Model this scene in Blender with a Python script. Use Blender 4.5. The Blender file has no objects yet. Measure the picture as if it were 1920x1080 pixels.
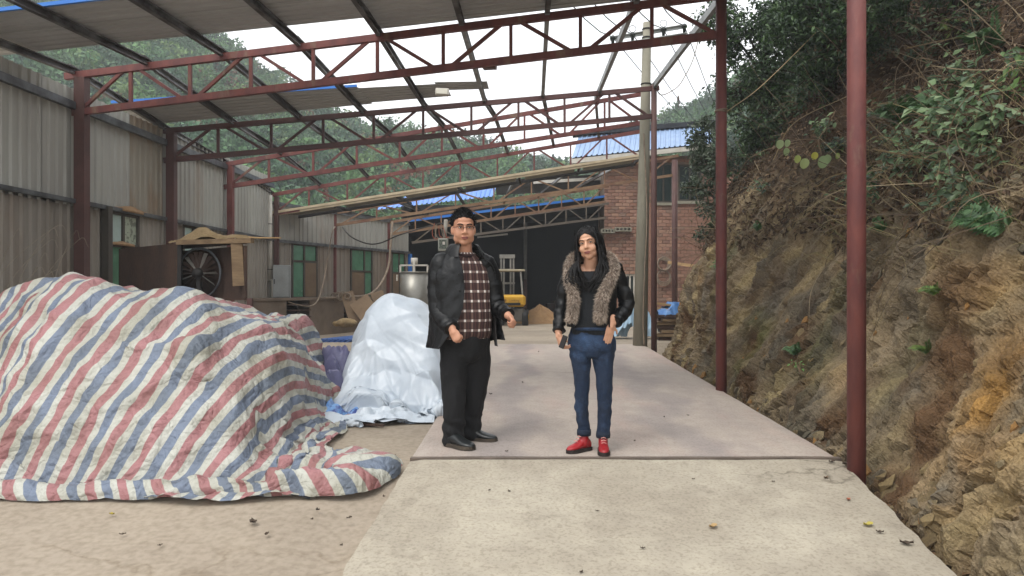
import bpy, bmesh, math, random
import numpy as np
from mathutils import Vector, Matrix

# ------------------------------------------------------------------ scene, camera, light
sc = bpy.context.scene
COL = sc.collection
FPX, CX, CY, CAMH = 1400.0, 1000.0, 545.0, 1.11
cam_d = bpy.data.cameras.new('camera')
cam = bpy.data.objects.new('camera', cam_d); COL.objects.link(cam)
cam.location = (0, 0, CAMH); cam.rotation_euler = (math.pi/2, 0, 0)
cam_d.sensor_width = 36.0; cam_d.lens = FPX/1920*36.0
cam_d.shift_x = -(CX-960)/1920; cam_d.shift_y = (CY-540)/1920
cam_d.clip_start = 0.05; cam_d.clip_end = 3000
sc.camera = cam

SUN_EL, SUN_AZ = math.radians(58), math.radians(215)     # high, behind the camera's left shoulder
w = bpy.data.worlds.new('World'); sc.world = w; w.use_nodes = True
nt = w.node_tree; nt.nodes.clear()
sky = nt.nodes.new('ShaderNodeTexSky'); sky.sky_type = 'NISHITA'; sky.sun_disc = False
sky.sun_elevation = SUN_EL; sky.sun_rotation = SUN_AZ
sky.air_density = 1.0; sky.dust_density = 4.0; sky.ozone_density = 1.0
hs = nt.nodes.new('ShaderNodeHueSaturation'); hs.inputs['Saturation'].default_value = 0.2
tc = nt.nodes.new('ShaderNodeTexCoord'); cn = nt.nodes.new('ShaderNodeTexNoise')
cn.inputs['Scale'].default_value = 2.2; cn.inputs['Detail'].default_value = 5
cr = nt.nodes.new('ShaderNodeValToRGB')
cr.color_ramp.elements[0].position = .3; cr.color_ramp.elements[0].color = (9.0, 9.3, 9.7, 1)
cr.color_ramp.elements[1].position = .7; cr.color_ramp.elements[1].color = (10.6, 10.7, 10.8, 1)
mx = nt.nodes.new('ShaderNodeMix'); mx.data_type = 'RGBA'; mx.inputs[0].default_value = 0.85
bg = nt.nodes.new('ShaderNodeBackground'); bg.inputs['Strength'].default_value = 0.115
wo = nt.nodes.new('ShaderNodeOutputWorld')
nt.links.new(sky.outputs[0], hs.inputs['Color']); nt.links.new(hs.outputs[0], mx.inputs[6])
nt.links.new(tc.outputs['Generated'], cn.inputs['Vector']); nt.links.new(cn.outputs[0], cr.inputs[0])
nt.links.new(cr.outputs[0], mx.inputs[7]); nt.links.new(mx.outputs[2], bg.inputs[0]); nt.links.new(bg.outputs[0], wo.inputs[0])

sun_d = bpy.data.lights.new('sun', 'SUN'); sun_d.energy = 1.0; sun_d.angle = math.radians(25); sun_d.color = (1, .96, .9)
sun = bpy.data.objects.new('sun', sun_d); COL.objects.link(sun)
sdir = Vector((math.sin(SUN_AZ)*math.cos(SUN_EL), math.cos(SUN_AZ)*math.cos(SUN_EL), math.sin(SUN_EL)))
sun.rotation_euler = (-sdir).to_track_quat('-Z', 'Y').to_euler(); sun.location = (0, -5, 20)

sc.view_settings.view_transform = 'Standard'; sc.view_settings.look = 'None'
sc.view_settings.exposure = 0.88; sc.view_settings.gamma = 1.0; sc.view_settings.use_curve_mapping = False
try: sc.cycles.max_bounces = 6
except Exception: pass

rng = np.random.default_rng(7); random.seed(7)

# ------------------------------------------------------------------ helpers
def hx(s):
    v = [int(s[i:i+2], 16)/255 for i in (0, 2, 4)]
    return tuple((c/12.92 if c <= .04045 else ((c+.055)/1.055)**2.4) for c in v) + (1.0,)
def P(px, py, Y): return Vector(((px-CX)*Y/FPX, Y, CAMH+(CY-py)*Y/FPX))
def g(Y):
    if Y < 4.93: return max(-0.137*(4.93-Y), -0.55)
    return 0.02*(min(Y, 13.2)-4.93)

_perm = np.random.default_rng(3).permutation(256).astype(np.int64); _perm = np.concatenate([_perm, _perm, _perm])
_grad = np.random.default_rng(4).normal(size=(256, 3)); _grad /= np.linalg.norm(_grad, axis=1)[:, None]
def pn(x, y, z):
    x, y, z = np.broadcast_arrays(np.asarray(x, float), np.asarray(y, float), np.asarray(z, float))
    xi, yi, zi = np.floor(x).astype(np.int64), np.floor(y).astype(np.int64), np.floor(z).astype(np.int64)
    xf, yf, zf = x-xi, y-yi, z-zi
    u, v, ww = [t*t*t*(t*(t*6-15)+10) for t in (xf, yf, zf)]
    def gr(a, b, c):
        h = _perm[_perm[_perm[(xi+a) & 255]+((yi+b) & 255)]+((zi+c) & 255)]
        G = _grad[h]
        return G[..., 0]*(xf-a)+G[..., 1]*(yf-b)+G[..., 2]*(zf-c)
    L = lambda t, a, b: a+t*(b-a)
    return L(ww, L(v, L(u, gr(0,0,0), gr(1,0,0)), L(u, gr(0,1,0), gr(1,1,0))), L(v, L(u, gr(0,0,1), gr(1,0,1)), L(u, gr(0,1,1), gr(1,1,1))))*1.6
def fbm(x, y, z=0., oct=4, gain=.5):
    r = 0; a = 1; f = 1
    for i in range(oct):
        r = r+a*pn(np.asarray(x)*f+i*17.3, np.asarray(y)*f+i*5.1, np.asarray(z)*f+i*9.7); a *= gain; f *= 2.03
    return r

def new_mesh(name, V, F, smooth=False):
    me = bpy.data.meshes.new(name)
    me.from_pydata([tuple(v) for v in V], [], F); me.update()
    if smooth: me.polygons.foreach_set('use_smooth', [True]*len(me.polygons))
    return me
def np_mesh(name, V, F, smooth=False, col=None):
    """V (n,3), F (m,k) numpy; col (n,3) optional colour attribute"""
    V = np.asarray(V, np.float32); F = np.asarray(F, np.int32); m, k = F.shape
    me = bpy.data.meshes.new(name)
    me.vertices.add(len(V)); me.vertices.foreach_set('co', V.ravel())
    me.loops.add(m*k); me.loops.foreach_set('vertex_index', F.ravel())
    me.polygons.add(m); me.polygons.foreach_set('loop_start', np.arange(0, m*k, k, dtype=np.int32))
    try: me.polygons.foreach_set('loop_total', np.full(m, k, np.int32))
    except Exception: pass
    me.polygons.foreach_set('use_smooth', np.full(m, smooth, bool))
    me.update(calc_edges=True)
    if col is not None:
        a = me.color_attributes.new('Col', 'FLOAT_COLOR', 'POINT')
        c = np.ones((len(V), 4), np.float32); c[:, :3] = col
        a.data.foreach_set('color', c.ravel())
    return me
def root_of(o):
    while o.parent: o = o.parent
    return o
def tag(o, label, cat, group=None, kind=None):
    if label: o['label'] = label
    if cat: o['category'] = cat
    if group: o['group'] = group
    if kind: o['kind'] = kind
    return o
def struct(o): o['kind'] = 'structure'; return o
def thing(name, loc, label, cat, group=None):
    o = bpy.data.objects.new(name, None); COL.objects.link(o); o.location = loc
    o.empty_display_size = .1
    return tag(o, label, cat, group)
def link(name, me, mat, parent=None, recentre=True):
    """world-space mesh -> object; a part keeps its thing's origin, a top-level mesh gets its own base centre"""
    if mat is not None: me.materials.append(mat)
    o = bpy.data.objects.new(name, me); COL.objects.link(o)
    n = len(me.vertices); co = np.empty(n*3, np.float32); me.vertices.foreach_get('co', co); co = co.reshape(-1, 3)
    if parent is not None:
        o.parent = parent; off = np.array(root_of(parent).location, np.float32)
    elif recentre:
        off = np.array([(co[:, 0].min()+co[:, 0].max())/2, (co[:, 1].min()+co[:, 1].max())/2, co[:, 2].min()], np.float32); o.location = off
    else: off = np.zeros(3, np.float32)
    me.vertices.foreach_set('co', (co-off).ravel()); me.update()
    return o

class MB:
    def __init__(s): s.V = []; s.F = []
    def add(s, V, F):
        b = len(s.V); s.V += [Vector(v) for v in V]; s.F += [tuple(b+i for i in f) for f in F]; return s
    def box(s, c, size, rz=0.0, M=None):
        hx_, hy_, hz_ = size[0]/2, size[1]/2, size[2]/2
        R = M or Matrix.Rotation(rz, 3, 'Z')
        V = [Vector(c)+R@Vector((a*hx_, b*hy_, d*hz_)) for a in (-1, 1) for b in (-1, 1) for d in (-1, 1)]
        return s.add(V, [(0,1,3,2), (4,6,7,5), (0,4,5,1), (2,3,7,6), (0,2,6,4), (1,5,7,3)])
    def bar(s, a, b, w, h, up=(0,0,1)):
        a, b = Vector(a), Vector(b); d = (b-a).normalized(); up = Vector(up)
        if abs(d.dot(up)) > .98: up = Vector((0, 1, 0))
        x = d.cross(up).normalized(); y = x.cross(d).normalized()
        V = [p+x*(i*w/2)+y*(j*h/2) for p in (a, b) for i, j in ((-1,-1), (1,-1), (1,1), (-1,1))]
        return s.add(V, [(3,2,1,0), (4,5,6,7), (0,1,5,4), (1,2,6,5), (2,3,7,6), (3,0,4,7)])
    def tube(s, pts, rad, n=8, cap=True, sq=1.0, ref=None):
        pts = [Vector(p) for p in pts]
        if not hasattr(rad, '__len__'): rad = [rad]*len(pts)
        V = []; F = []; prev = None
        for i, p in enumerate(pts):
            d = (pts[min(i+1, len(pts)-1)]-pts[max(i-1, 0)])
            d = d.normalized() if d.length > 1e-9 else Vector((0, 0, 1))
            if prev is None:
                u = Vector(ref) if ref is not None else (Vector((0, 0, 1)) if abs(d.z) < .9 else Vector((0, -1, 0)))
                prev = u
            x = d.cross(prev); x = x.normalized() if x.length > 1e-6 else d.orthogonal().normalized()
            y = x.cross(d).normalized(); prev = y
            r = rad[i]; rx, ry = (r if hasattr(r, '__len__') else (r, r*sq))
            for k in range(n):
                t = 2*math.pi*k/n; V.append(p+x*(rx*math.cos(t))+y*(ry*math.sin(t)))
        for i in range(len(pts)-1):
            for k in range(n):
                F.append((i*n+k, i*n+(k+1) % n, (i+1)*n+(k+1) % n, (i+1)*n+k))
        if cap:
            F.append(tuple(range(n-1, -1, -1))); F.append(tuple((len(pts)-1)*n+k for k in range(n)))
        return s.add(V, F)
    def cap_tube(s, pts, rad, n=12):
        """tube with rounded ends, for bodies"""
        pts = [Vector(p) for p in pts]; rad = [r if hasattr(r, '__len__') else (r, r) for r in rad]
        d0 = (pts[0]-pts[1]).normalized(); d1 = (pts[-1]-pts[-2]).normalized()
        r0 = min(rad[0]); r1 = min(rad[-1])
        A = [pts[0]+d0*r0*.98, pts[0]+d0*r0*.7]; B = [pts[-1]+d1*r1*.7, pts[-1]+d1*r1*.98]
        ra = [(rad[0][0]*.2, rad[0][1]*.2), (rad[0][0]*.714, rad[0][1]*.714)]; rb = [(rad[-1][0]*.714, rad[-1][1]*.714), (rad[-1][0]*.2, rad[-1][1]*.2)]
        return s.tube(A+pts+B, ra+rad+rb, n)
    def ring(s, c, axis, R, r, n=24, m=6, arc=2*math.pi):
        c = Vector(c); a = Vector(axis).normalized(); x = a.orthogonal().normalized(); y = a.cross(x)
        V = []; F = []; full = arc > 6.28; N = n if full else n+1
        for i in range(N):
            t = arc*i/n; e = x*math.cos(t)+y*math.sin(t)
            for j in range(m):
                q = 2*math.pi*j/m; V.append(c+e*(R+r*math.cos(q))+a*(r*math.sin(q)))
        for i in range(n):
            for j in range(m):
                i2 = (i+1) % N; F.append((i*m+j, i2*m+j, i2*m+(j+1) % m, i*m+(j+1) % m))
        return s.add(V, F)
    def ell(s, c, r, M=None, nu=16, nv=10):
        c = Vector(c); R = M or Matrix.Identity(3); V = []; F = []
        for j in range(nv+1):
            t = math.pi*(j+.0)/nv; t = min(max(t, .02), math.pi-.02)
            for i in range(nu):
                q = 2*math.pi*i/nu
                V.append(c+R@Vector((r[0]*math.sin(t)*math.cos(q), r[1]*math.sin(t)*math.sin(q), r[2]*math.cos(t))))
        for j in range(nv):
            for i in range(nu):
                F.append((j*nu+i, (j+1)*nu+i, (j+1)*nu+(i+1) % nu, j*nu+(i+1) % nu))
        F.append(tuple(range(nu))); F.append(tuple(nv*nu+i for i in range(nu-1, -1, -1)))
        return s.add(V, F)
    def rings(s, R, n=24, a0=0., a1=2*math.pi, closed=True, cap=True):
        """R: list of (centre, ax, ay) full vectors; a closed (or open-arc) loft"""
        V = []; F = []; N = n if closed else n+1
        for c, ax, ay in R:
            for k in range(N):
                t = a0+(a1-a0)*k/n; V.append(Vector(c)+Vector(ax)*math.cos(t)+Vector(ay)*math.sin(t))
        for i in range(len(R)-1):
            for k in range(n):
                k2 = (k+1) % N; F.append((i*N+k, i*N+k2, (i+1)*N+k2, (i+1)*N+k))
        if closed and cap: F.append(tuple(range(N-1, -1, -1))); F.append(tuple((len(R)-1)*N+k for k in range(N)))
        return s.add(V, F)
    def corr(s, o, along, length, across, width, nrm, pitch=.15, depth=.022):
        """corrugated sheet: ribs run in direction `along`"""
        o, along, across, nrm = Vector(o), Vector(along).normalized(), Vector(across).normalized(), Vector(nrm).normalized()
        prof = []; x = 0.0
        while x < width-1e-6:
            for fx, fd in ((0, 0), (.62, 0), (.72, 1), (.9, 1)):
                if x+fx*pitch <= width: prof.append((x+fx*pitch, fd*depth))
            x += pitch
        prof.append((width, 0)); n = len(prof); V = []
        for a in (0, length):
            for q, dd in prof: V.append(o+along*a+across*q+nrm*dd)
        return s.add(V, [(i, i+1, n+i+1, n+i) for i in range(n-1)])
    def build(s, name, mat, parent=None, smooth=False, bevel=0):
        me = new_mesh(name, s.V, s.F, smooth)
        bm = bmesh.new(); bm.from_mesh(me)
        bmesh.ops.recalc_face_normals(bm, faces=bm.faces)
        if bevel: bmesh.ops.bevel(bm, geom=[e for e in bm.edges], offset=bevel, segments=1, affect='EDGES', profile=.5)
        bm.to_mesh(me); bm.free()
        if smooth: me.polygons.foreach_set('use_smooth', [True]*len(me.polygons))
        return link(name, me, mat, parent)

def remesh(mb, voxel, smooth_it=3):
    """fuse overlapping closed shapes into one continuous surface"""
    me = new_mesh('tmp', mb.V, mb.F); bm = bmesh.new(); bm.from_mesh(me)
    bmesh.ops.recalc_face_normals(bm, faces=bm.faces); bm.to_mesh(me); bm.free()
    o = bpy.data.objects.new('tmp', me); COL.objects.link(o)
    r = o.modifiers.new('r', 'REMESH'); r.mode = 'VOXEL'; r.voxel_size = voxel
    if smooth_it:
        m = o.modifiers.new('s', 'SMOOTH'); m.iterations = smooth_it; m.factor = .5
    dg = bpy.context.evaluated_depsgraph_get()
    out = bpy.data.meshes.new_from_object(o.evaluated_get(dg))
    bpy.data.objects.remove(o); out.materials.clear()
    out.polygons.foreach_set('use_smooth', [True]*len(out.polygons))
    return out
def displace(me, fn):
    n = len(me.vertices); co = np.empty(n*3, np.float32); me.vertices.foreach_get('co', co)
    no = np.empty(n*3, np.float32); me.vertex_normals.foreach_get('vector', no)
    co = co.reshape(-1, 3); no = no.reshape(-1, 3)
    co = co+no*fn(co)[:, None]; me.vertices.foreach_set('co', co.astype(np.float32).ravel()); me.update(); return me

# ------------------------------------------------------------------ materials
def mat(name, c1, c2=None, scale=6., rough=.75, bump=0., bscale=40., metal=0., lo=.35, hi=.65, c3=None, c3scale=1.5, c3lo=.55, c3hi=.75,
        stretch=(1, 1, 1), spec=.4, detail=6, coat=0, trans=0):
    m = bpy.data.materials.new(name); m.use_nodes = True; T = m.node_tree; N = T.nodes; L = T.links
    b = N['Principled BSDF']; b.inputs['Roughness'].default_value = rough; b.inputs['Metallic'].default_value = metal
    b.inputs['Specular IOR Level'].default_value = spec
    if coat: b.inputs['Coat Weight'].default_value = coat; b.inputs['Coat Roughness'].default_value = .25
    if trans: b.inputs['Transmission Weight'].default_value = trans
    c1 = hx(c1) if isinstance(c1, str) else c1
    b.inputs['Base Color'].default_value = c1
    tc = N.new('ShaderNodeTexCoord'); mp = N.new('ShaderNodeMapping'); mp.inputs['Scale'].default_value = stretch
    L.new(tc.outputs['Object'], mp.inputs[0])
    def layer(sc_, lo_, hi_, prev, colr):
        n = N.new('ShaderNodeTexNoise'); n.inputs['Scale'].default_value = sc_; n.inputs['Detail'].default_value = detail; n.inputs['Roughness'].default_value = .62
        r = N.new('ShaderNodeValToRGB'); r.color_ramp.elements[0].position = lo_; r.color_ramp.elements[1].position = hi_
        x = N.new('ShaderNodeMix'); x.data_type = 'RGBA'
        L.new(mp.outputs[0], n.inputs['Vector']); L.new(n.outputs[0], r.inputs[0]); L.new(r.outputs[0], x.inputs[0])
        if hasattr(prev, 'is_linked'): L.new(prev, x.inputs[6])
        else: x.inputs[6].default_value = prev
        x.inputs[7].default_value = hx(colr) if isinstance(colr, str) else colr
        return x.outputs[2]
    cur = c1
    if c2: cur = layer(scale, lo, hi, cur, c2)
    if c3: cur = layer(c3scale, c3lo, c3hi, cur, c3)
    if hasattr(cur, 'is_linked'): L.new(cur, b.inputs['Base Color'])
    if bump:
        n = N.new('ShaderNodeTexNoise'); n.inputs['Scale'].default_value = bscale; n.inputs['Detail'].default_value = 8
        bp = N.new('ShaderNodeBump'); bp.inputs['Strength'].default_value = bump; bp.inputs['Distance'].default_value = .02
        L.new(mp.outputs[0], n.inputs['Vector']); L.new(n.outputs[0], bp.inputs['Height']); L.new(bp.outputs[0], b.inputs['Normal'])
    m['_col'] = 0
    return m
def nodes_of(m): return m.node_tree.nodes, m.node_tree.links, m.node_tree.nodes['Principled BSDF']
def colmat(name, rough=.6, trans=0., spec=.35, backface=None):
    """colour comes from the mesh's own Col attribute (the thing's own local colour)"""
    m = bpy.data.materials.new(name); m.use_nodes = True; N, L, b = nodes_of(m)
    a = N.new('ShaderNodeAttribute'); a.attribute_name = 'Col'
    L.new(a.outputs['Color'], b.inputs['Base Color']); b.inputs['Roughness'].default_value = rough; b.inputs['Specular IOR Level'].default_value = spec
    if trans:
        t = N.new('ShaderNodeBsdfTranslucent'); x = N.new('ShaderNodeMixShader'); x.inputs[0].default_value = trans
        L.new(a.outputs['Color'], t.inputs[0]); L.new(b.outputs[0], x.inputs[1]); L.new(t.outputs[0], x.inputs[2])
        L.new(x.outputs[0], N['Material Output'].inputs[0])
    return m

M = {}
M['red'] = mat('red_oxide_paint', '73413b', '613735', 7, .6, .2, 60, lo=.4, hi=.6, c3='77604f', c3lo=.58, c3hi=.7, c3scale=4.5, stretch=(1, 1, .35))
M['red_dark'] = mat('brown_oxide_paint', '5c3e39', '4a332f', 3, .6, .12, 60, c3='6a574b', c3lo=.6, c3hi=.85)
M['dusty_steel'] = mat('dusty_steel', '8d7458', '6a4a3c', 2.5, .85, .2, 50)
M['galv'] = mat('galvanised_steel', '6f7376', '4b4d4f', 5, .45, .1, 60, metal=.5, c3='54463c', c3lo=.6, c3hi=.8)
M['sheet'] = mat('grey_steel_sheet', 'aeaea6', '9c9a93', 1.4, .6, .1, 20, stretch=(1, 1, .25), c3='8a6a4c', c3lo=.62, c3hi=.86, c3scale=.55)
M['roof_under'] = mat('roof_sheet', 'b4b5b4', 'a2a2a0', 1.5, .5, .06, 30, stretch=(.3, 1, 1))
M['blue'] = mat('blue_coated_steel', '2f6fc4', '3a79c6', 2, .45, .05, 30, c3='7fa2c9', c3lo=.62, c3hi=.8)
M['blue_dusty'] = mat('dusty_blue_steel', '3b5f9e', '5d78a4', 2, .55, .1, 30, c3='9aa0a6', c3lo=.55, c3hi=.8)
M['blue_pale'] = mat('pale_blue_roof', '7891b4', '8aa1c0', 2, .5, .05, 30)
M['concrete_pole'] = mat('pole_concrete', '8f8b7c', '7f7b6c', 4, .9, .3, 50, stretch=(1, 1, .3), c3='6b675c', c3lo=.6, c3hi=.8)
M['wood'] = mat('weathered_wood', '8a7458', '6b5741', 3, .85, .3, 30, stretch=(1, 6, 6))
M['wood_pale'] = mat('pale_board', 'b39469', '9a7c55', 3, .8, .2, 30, stretch=(1, 1, 5))
M['dark'] = mat('dark_metal', '22201f', '2c2926', 4, .7, .1, 40)
M['black'] = mat('black_rubber', '141414', '1d1c1b', 5, .7)
M['rust'] = mat('rusty_brown_steel', '4d3a2f', '3a2c26', 3, .85, .3, 30, c3='7d5f45', c3lo=.55, c3hi=.8)
M['white'] = mat('white_plastic', 'c6c2b8', 'b3ada1', 4, .5)
M['cable'] = mat('dusty_cable', '8f7f6c', '6f6255', 9, .8)
M['sand'] = mat('sand', '9a7a55', '86694a', 8, .95, .5, 60)
# ------------------------------------------------------------------ ground, ramp, deck
def ground_mat():
    m = mat('yard_concrete', '9a8f80', '8b7f70', 1.1, .9, .25, 18, lo=.3, hi=.7, c3='a69a89', c3scale=.5, c3lo=.45, c3hi=.7)
    N, L, b = nodes_of(m)
    src = b.inputs['Base Color'].links[0].from_socket
    tc = N.new('ShaderNodeTexCoord'); n = N.new('ShaderNodeTexNoise'); n.inputs['Scale'].default_value = 26; n.inputs['Detail'].default_value = 6
    r = N.new('ShaderNodeValToRGB'); r.color_ramp.elements[0].position = .3; r.color_ramp.elements[0].color = (.8, .78, .74, 1); r.color_ramp.elements[1].position = .6; r.color_ramp.elements[1].color = (1.04, 1.03, 1.02, 1)
    x = N.new('ShaderNodeMix'); x.data_type = 'RGBA'; x.blend_type = 'MULTIPLY'; x.inputs[0].default_value = 1
    L.new(tc.outputs['Object'], n.inputs['Vector']); L.new(n.outputs[0], r.inputs[0]); L.new(src, x.inputs[6]); L.new(r.outputs[0], x.inputs[7]); L.new(x.outputs[2], b.inputs['Base Color'])
    return m
xs = np.concatenate([[-260, -120, -60, -20, -10], np.arange(-8, 2.02, .14), [2.06, 2.14, 2.3, 3, 5, 12, 30, 80, 160, 260]])
ys = np.concatenate([[-100, -60, -15, -4], np.arange(-1, 16, .14), np.arange(16.5, 40, 1.5), [60, 100, 150, 200, 260]])
Xg, Yg = np.meshgrid(xs, ys)
gv = np.vectorize(g)(Yg)-.045
drop = np.clip((Xg-2.02)/.12, 0, 1)*.2*(Yg < 14)
near = (np.abs(Xg) < 9) & (Yg < 20)
Zg = gv-drop+near*(fbm(Xg*.6, Yg*.6, 3., 3)*.012+fbm(Xg*4, Yg*4, 7., 2)*.002)
edge = np.exp(-((Xg+.93)/.28)**2)*np.clip((4.9-Yg)/.6, 0, 1)     # worn trough beside the ramp
Zg = Zg-edge*.035
nx, ny = len(xs), len(ys)
idx = np.arange(nx*ny).reshape(ny, nx)
Fg = np.stack([idx[:-1, :-1], idx[:-1, 1:], idx[1:, 1:], idx[1:, :-1]], -1).reshape(-1, 4)
GM_ = ground_mat()
struct(link('ground', np_mesh('ground', np.stack([Xg, Yg, Zg], -1).reshape(-1, 3), Fg, True), GM_, recentre=False))

def slab(name, y0, y1, xl, xr, zf, mtl, thick=.22, ragged=0., parent=None, nY=40, nX=34, seed=0.):
    yy = np.linspace(y0, y1, nY); V = []
    tt = np.linspace(0, 1, nX)
    for y in yy:
        a = xl(y)+ragged*float(fbm(y*3.1, seed, 1., 4)); b = xr(y)+ragged*.6*float(fbm(y*3.7, seed+5, 2., 4))
        xx = a+(b-a)*tt; z = np.array([zf(y)]*nX)+fbm(xx*2, np.full(nX, y*2), seed, 3)*.004
        z[0] -= .012; z[-1] -= .012
        V.append(np.stack([xx, np.full(nX, y), z], -1))
    V = np.array(V); ii = np.arange(nX*nY).reshape(nY, nX)
    F = [tuple(q) for q in np.stack([ii[:-1, :-1], ii[:-1, 1:], ii[1:, 1:], ii[1:, :-1]], -1).reshape(-1, 4)]
    V = list(V.reshape(-1, 3)); per = list(ii[0, :])+list(ii[1:, -1])+list(ii[-1, -2::-1])+list(ii[-2:0:-1, 0])
    base = len(V); V += [np.array([V[k][0], V[k][1], V[k][2]-thick]) for k in per]
    n = len(per); F += [(per[k], base+k, base+(k+1) % n, per[(k+1) % n]) for k in range(n)]
    me = new_mesh(name, V, F, True)
    o = link(name, me, mtl, parent, recentre=False)
    try: me.set_sharp_from_angle(angle=math.radians(40))
    except Exception: pass
    return o
ramp_m = mat('ramp_concrete', 'aba393', '9a9182', 1.3, .88, .35, 22, lo=.35, hi=.62, c3='81786b', c3scale=2.3, c3lo=.6, c3hi=.74)
deck_m = mat('deck_concrete', 'b0a499', 'a2978f', 1.0, .85, .2, 30, lo=.35, hi=.65, stretch=(2.2, .5, 1), c3='b09c92', c3scale=.8, c3lo=.5, c3hi=.7)
def grit(m, amt=.8):
    N, L, b = nodes_of(m); src = b.inputs['Base Color'].links[0].from_socket
    tc = N.new('ShaderNodeTexCoord')
    for sc_, p0, p1, lowc, hic in ((55, .36, .5, (.74, .72, .7, 1), (1, 1, 1, 1)), (7, .25, .75, (.84, .83, .82, 1), (1.1, 1.1, 1.08, 1))):
        n = N.new('ShaderNodeTexNoise'); n.inputs['Scale'].default_value = sc_; n.inputs['Detail'].default_value = 7
        r = N.new('ShaderNodeValToRGB'); r.color_ramp.elements[0].position = p0; r.color_ramp.elements[0].color = lowc; r.color_ramp.elements[1].position = p1; r.color_ramp.elements[1].color = hic
        x = N.new('ShaderNodeMix'); x.data_type = 'RGBA'; x.blend_type = 'MULTIPLY'; x.inputs[0].default_value = amt
        L.new(tc.outputs['Object'], n.inputs['Vector']); L.new(n.outputs[0], r.inputs[0]); L.new(src, x.inputs[6]); L.new(r.outputs[0], x.inputs[7]); src = x.outputs[2]
    L.new(src, b.inputs['Base Color'])
def cracks(m, sc_=.55, wdt=.006, dark=.55):
    N, L, b = nodes_of(m); src = b.inputs['Base Color'].links[0].from_socket; tc = N.new('ShaderNodeTexCoord')
    n = N.new('ShaderNodeTexNoise'); n.inputs['Scale'].default_value = 2.5; n.inputs['Detail'].default_value = 6; ad = N.new('ShaderNodeVectorMath'); ad.operation = 'MULTIPLY_ADD'; ad.inputs[1].default_value = (.5, .5, .5)
    v = N.new('ShaderNodeTexVoronoi'); v.feature = 'DISTANCE_TO_EDGE'; v.inputs['Scale'].default_value = sc_; r = N.new('ShaderNodeValToRGB'); r.color_ramp.elements[0].position = 0; r.color_ramp.elements[0].color = (dark, dark*.97, dark*.92, 1); r.color_ramp.elements[1].position = wdt; r.color_ramp.elements[1].color = (1, 1, 1, 1)
    k = N.new('ShaderNodeTexNoise'); k.inputs['Scale'].default_value = .7; kr = N.new('ShaderNodeValToRGB'); kr.color_ramp.elements[0].position = .5; kr.color_ramp.elements[1].position = .56
    x = N.new('ShaderNodeMix'); x.data_type = 'RGBA'; x.blend_type = 'MULTIPLY'
    L.new(tc.outputs['Object'], n.inputs['Vector']); L.new(n.outputs['Color'], ad.inputs[0]); L.new(tc.outputs['Object'], ad.inputs[2]); L.new(ad.outputs[0], v.inputs['Vector']); L.new(v.outputs[0], r.inputs[0])
    L.new(tc.outputs['Object'], k.inputs['Vector']); L.new(k.outputs[0], kr.inputs[0]); L.new(kr.outputs[0], x.inputs[0]); L.new(src, x.inputs[6]); L.new(r.outputs[0], x.inputs[7]); L.new(x.outputs[2], b.inputs['Base Color'])
grit(ramp_m); grit(deck_m, .6); cracks(ramp_m); cracks(GM_, .4, .006, .8)
# grey tyre-wear tracks along the deck (stains with their own shape)
N_, L_, b_ = nodes_of(deck_m); src_ = b_.inputs['Base Color'].links[0].from_socket
tc_ = N_.new('ShaderNodeTexCoord'); sx = N_.new('ShaderNodeSeparateXYZ'); wv = N_.new('ShaderNodeMath'); wv.operation = 'SINE'
ml = N_.new('ShaderNodeMath'); ml.operation = 'MULTIPLY_ADD'; ml.inputs[1].default_value = 4.6; ml.inputs[2].default_value = .2
rr = N_.new('ShaderNodeValToRGB'); rr.color_ramp.elements[0].position = .45; rr.color_ramp.elements[0].color = (1, 1, 1, 1); rr.color_ramp.elements[1].position = .95; rr.color_ramp.elements[1].color = (.76, .77, .82, 1)
xm = N_.new('ShaderNodeMix'); xm.data_type = 'RGBA'; xm.blend_type = 'MULTIPLY'; xm.inputs[0].default_value = .9
wn = N_.new('ShaderNodeTexNoise'); wn.inputs['Scale'].default_value = .9; ad = N_.new('ShaderNodeMath'); ad.operation = 'ADD'
L_.new(tc_.outputs['Object'], sx.inputs[0]); L_.new(tc_.outputs['Object'], wn.inputs['Vector']); L_.new(sx.outputs[0], ad.inputs[0]); L_.new(wn.outputs[0], ad.inputs[1])
L_.new(ad.outputs[0], ml.inputs[0]); L_.new(ml.outputs[0], wv.inputs[0]); L_.new(wv.outputs[0], rr.inputs[0])
L_.new(src_, xm.inputs[6]); L_.new(rr.outputs[0], xm.inputs[7]); L_.new(xm.outputs[2], b_.inputs['Base Color'])

exl = lambda y: -.815-.01*(y-4.93); exr = lambda y: 2.03-.01*(y-4.93)
ramp = struct(slab('ramp', -1.5, 4.915, lambda y: -.815-.055*(4.93-y), lambda y: 2.03-.045*(4.93-y), lambda y: max(-0.137*(4.93-y), -.55), ramp_m, ragged=.025, nY=110, seed=1.))
deck = struct(slab('weighbridge_deck', 5.0, 9.35, exl, exr, g, deck_m, nY=50, seed=2.))
slab('deck_panel', 9.362, 13.2, exl, exr, g, deck_m, parent=deck, nY=40, seed=3.)
M['edge_steel'] = mat('worn_edge_steel', '6f6257', '574c43', 6, .7, .2, 40)
MB().bar((-.815, 4.958, -.012), (2.035, 4.958, -.012), .05, .03).build('edge_angle', M['edge_steel'], deck)

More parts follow.
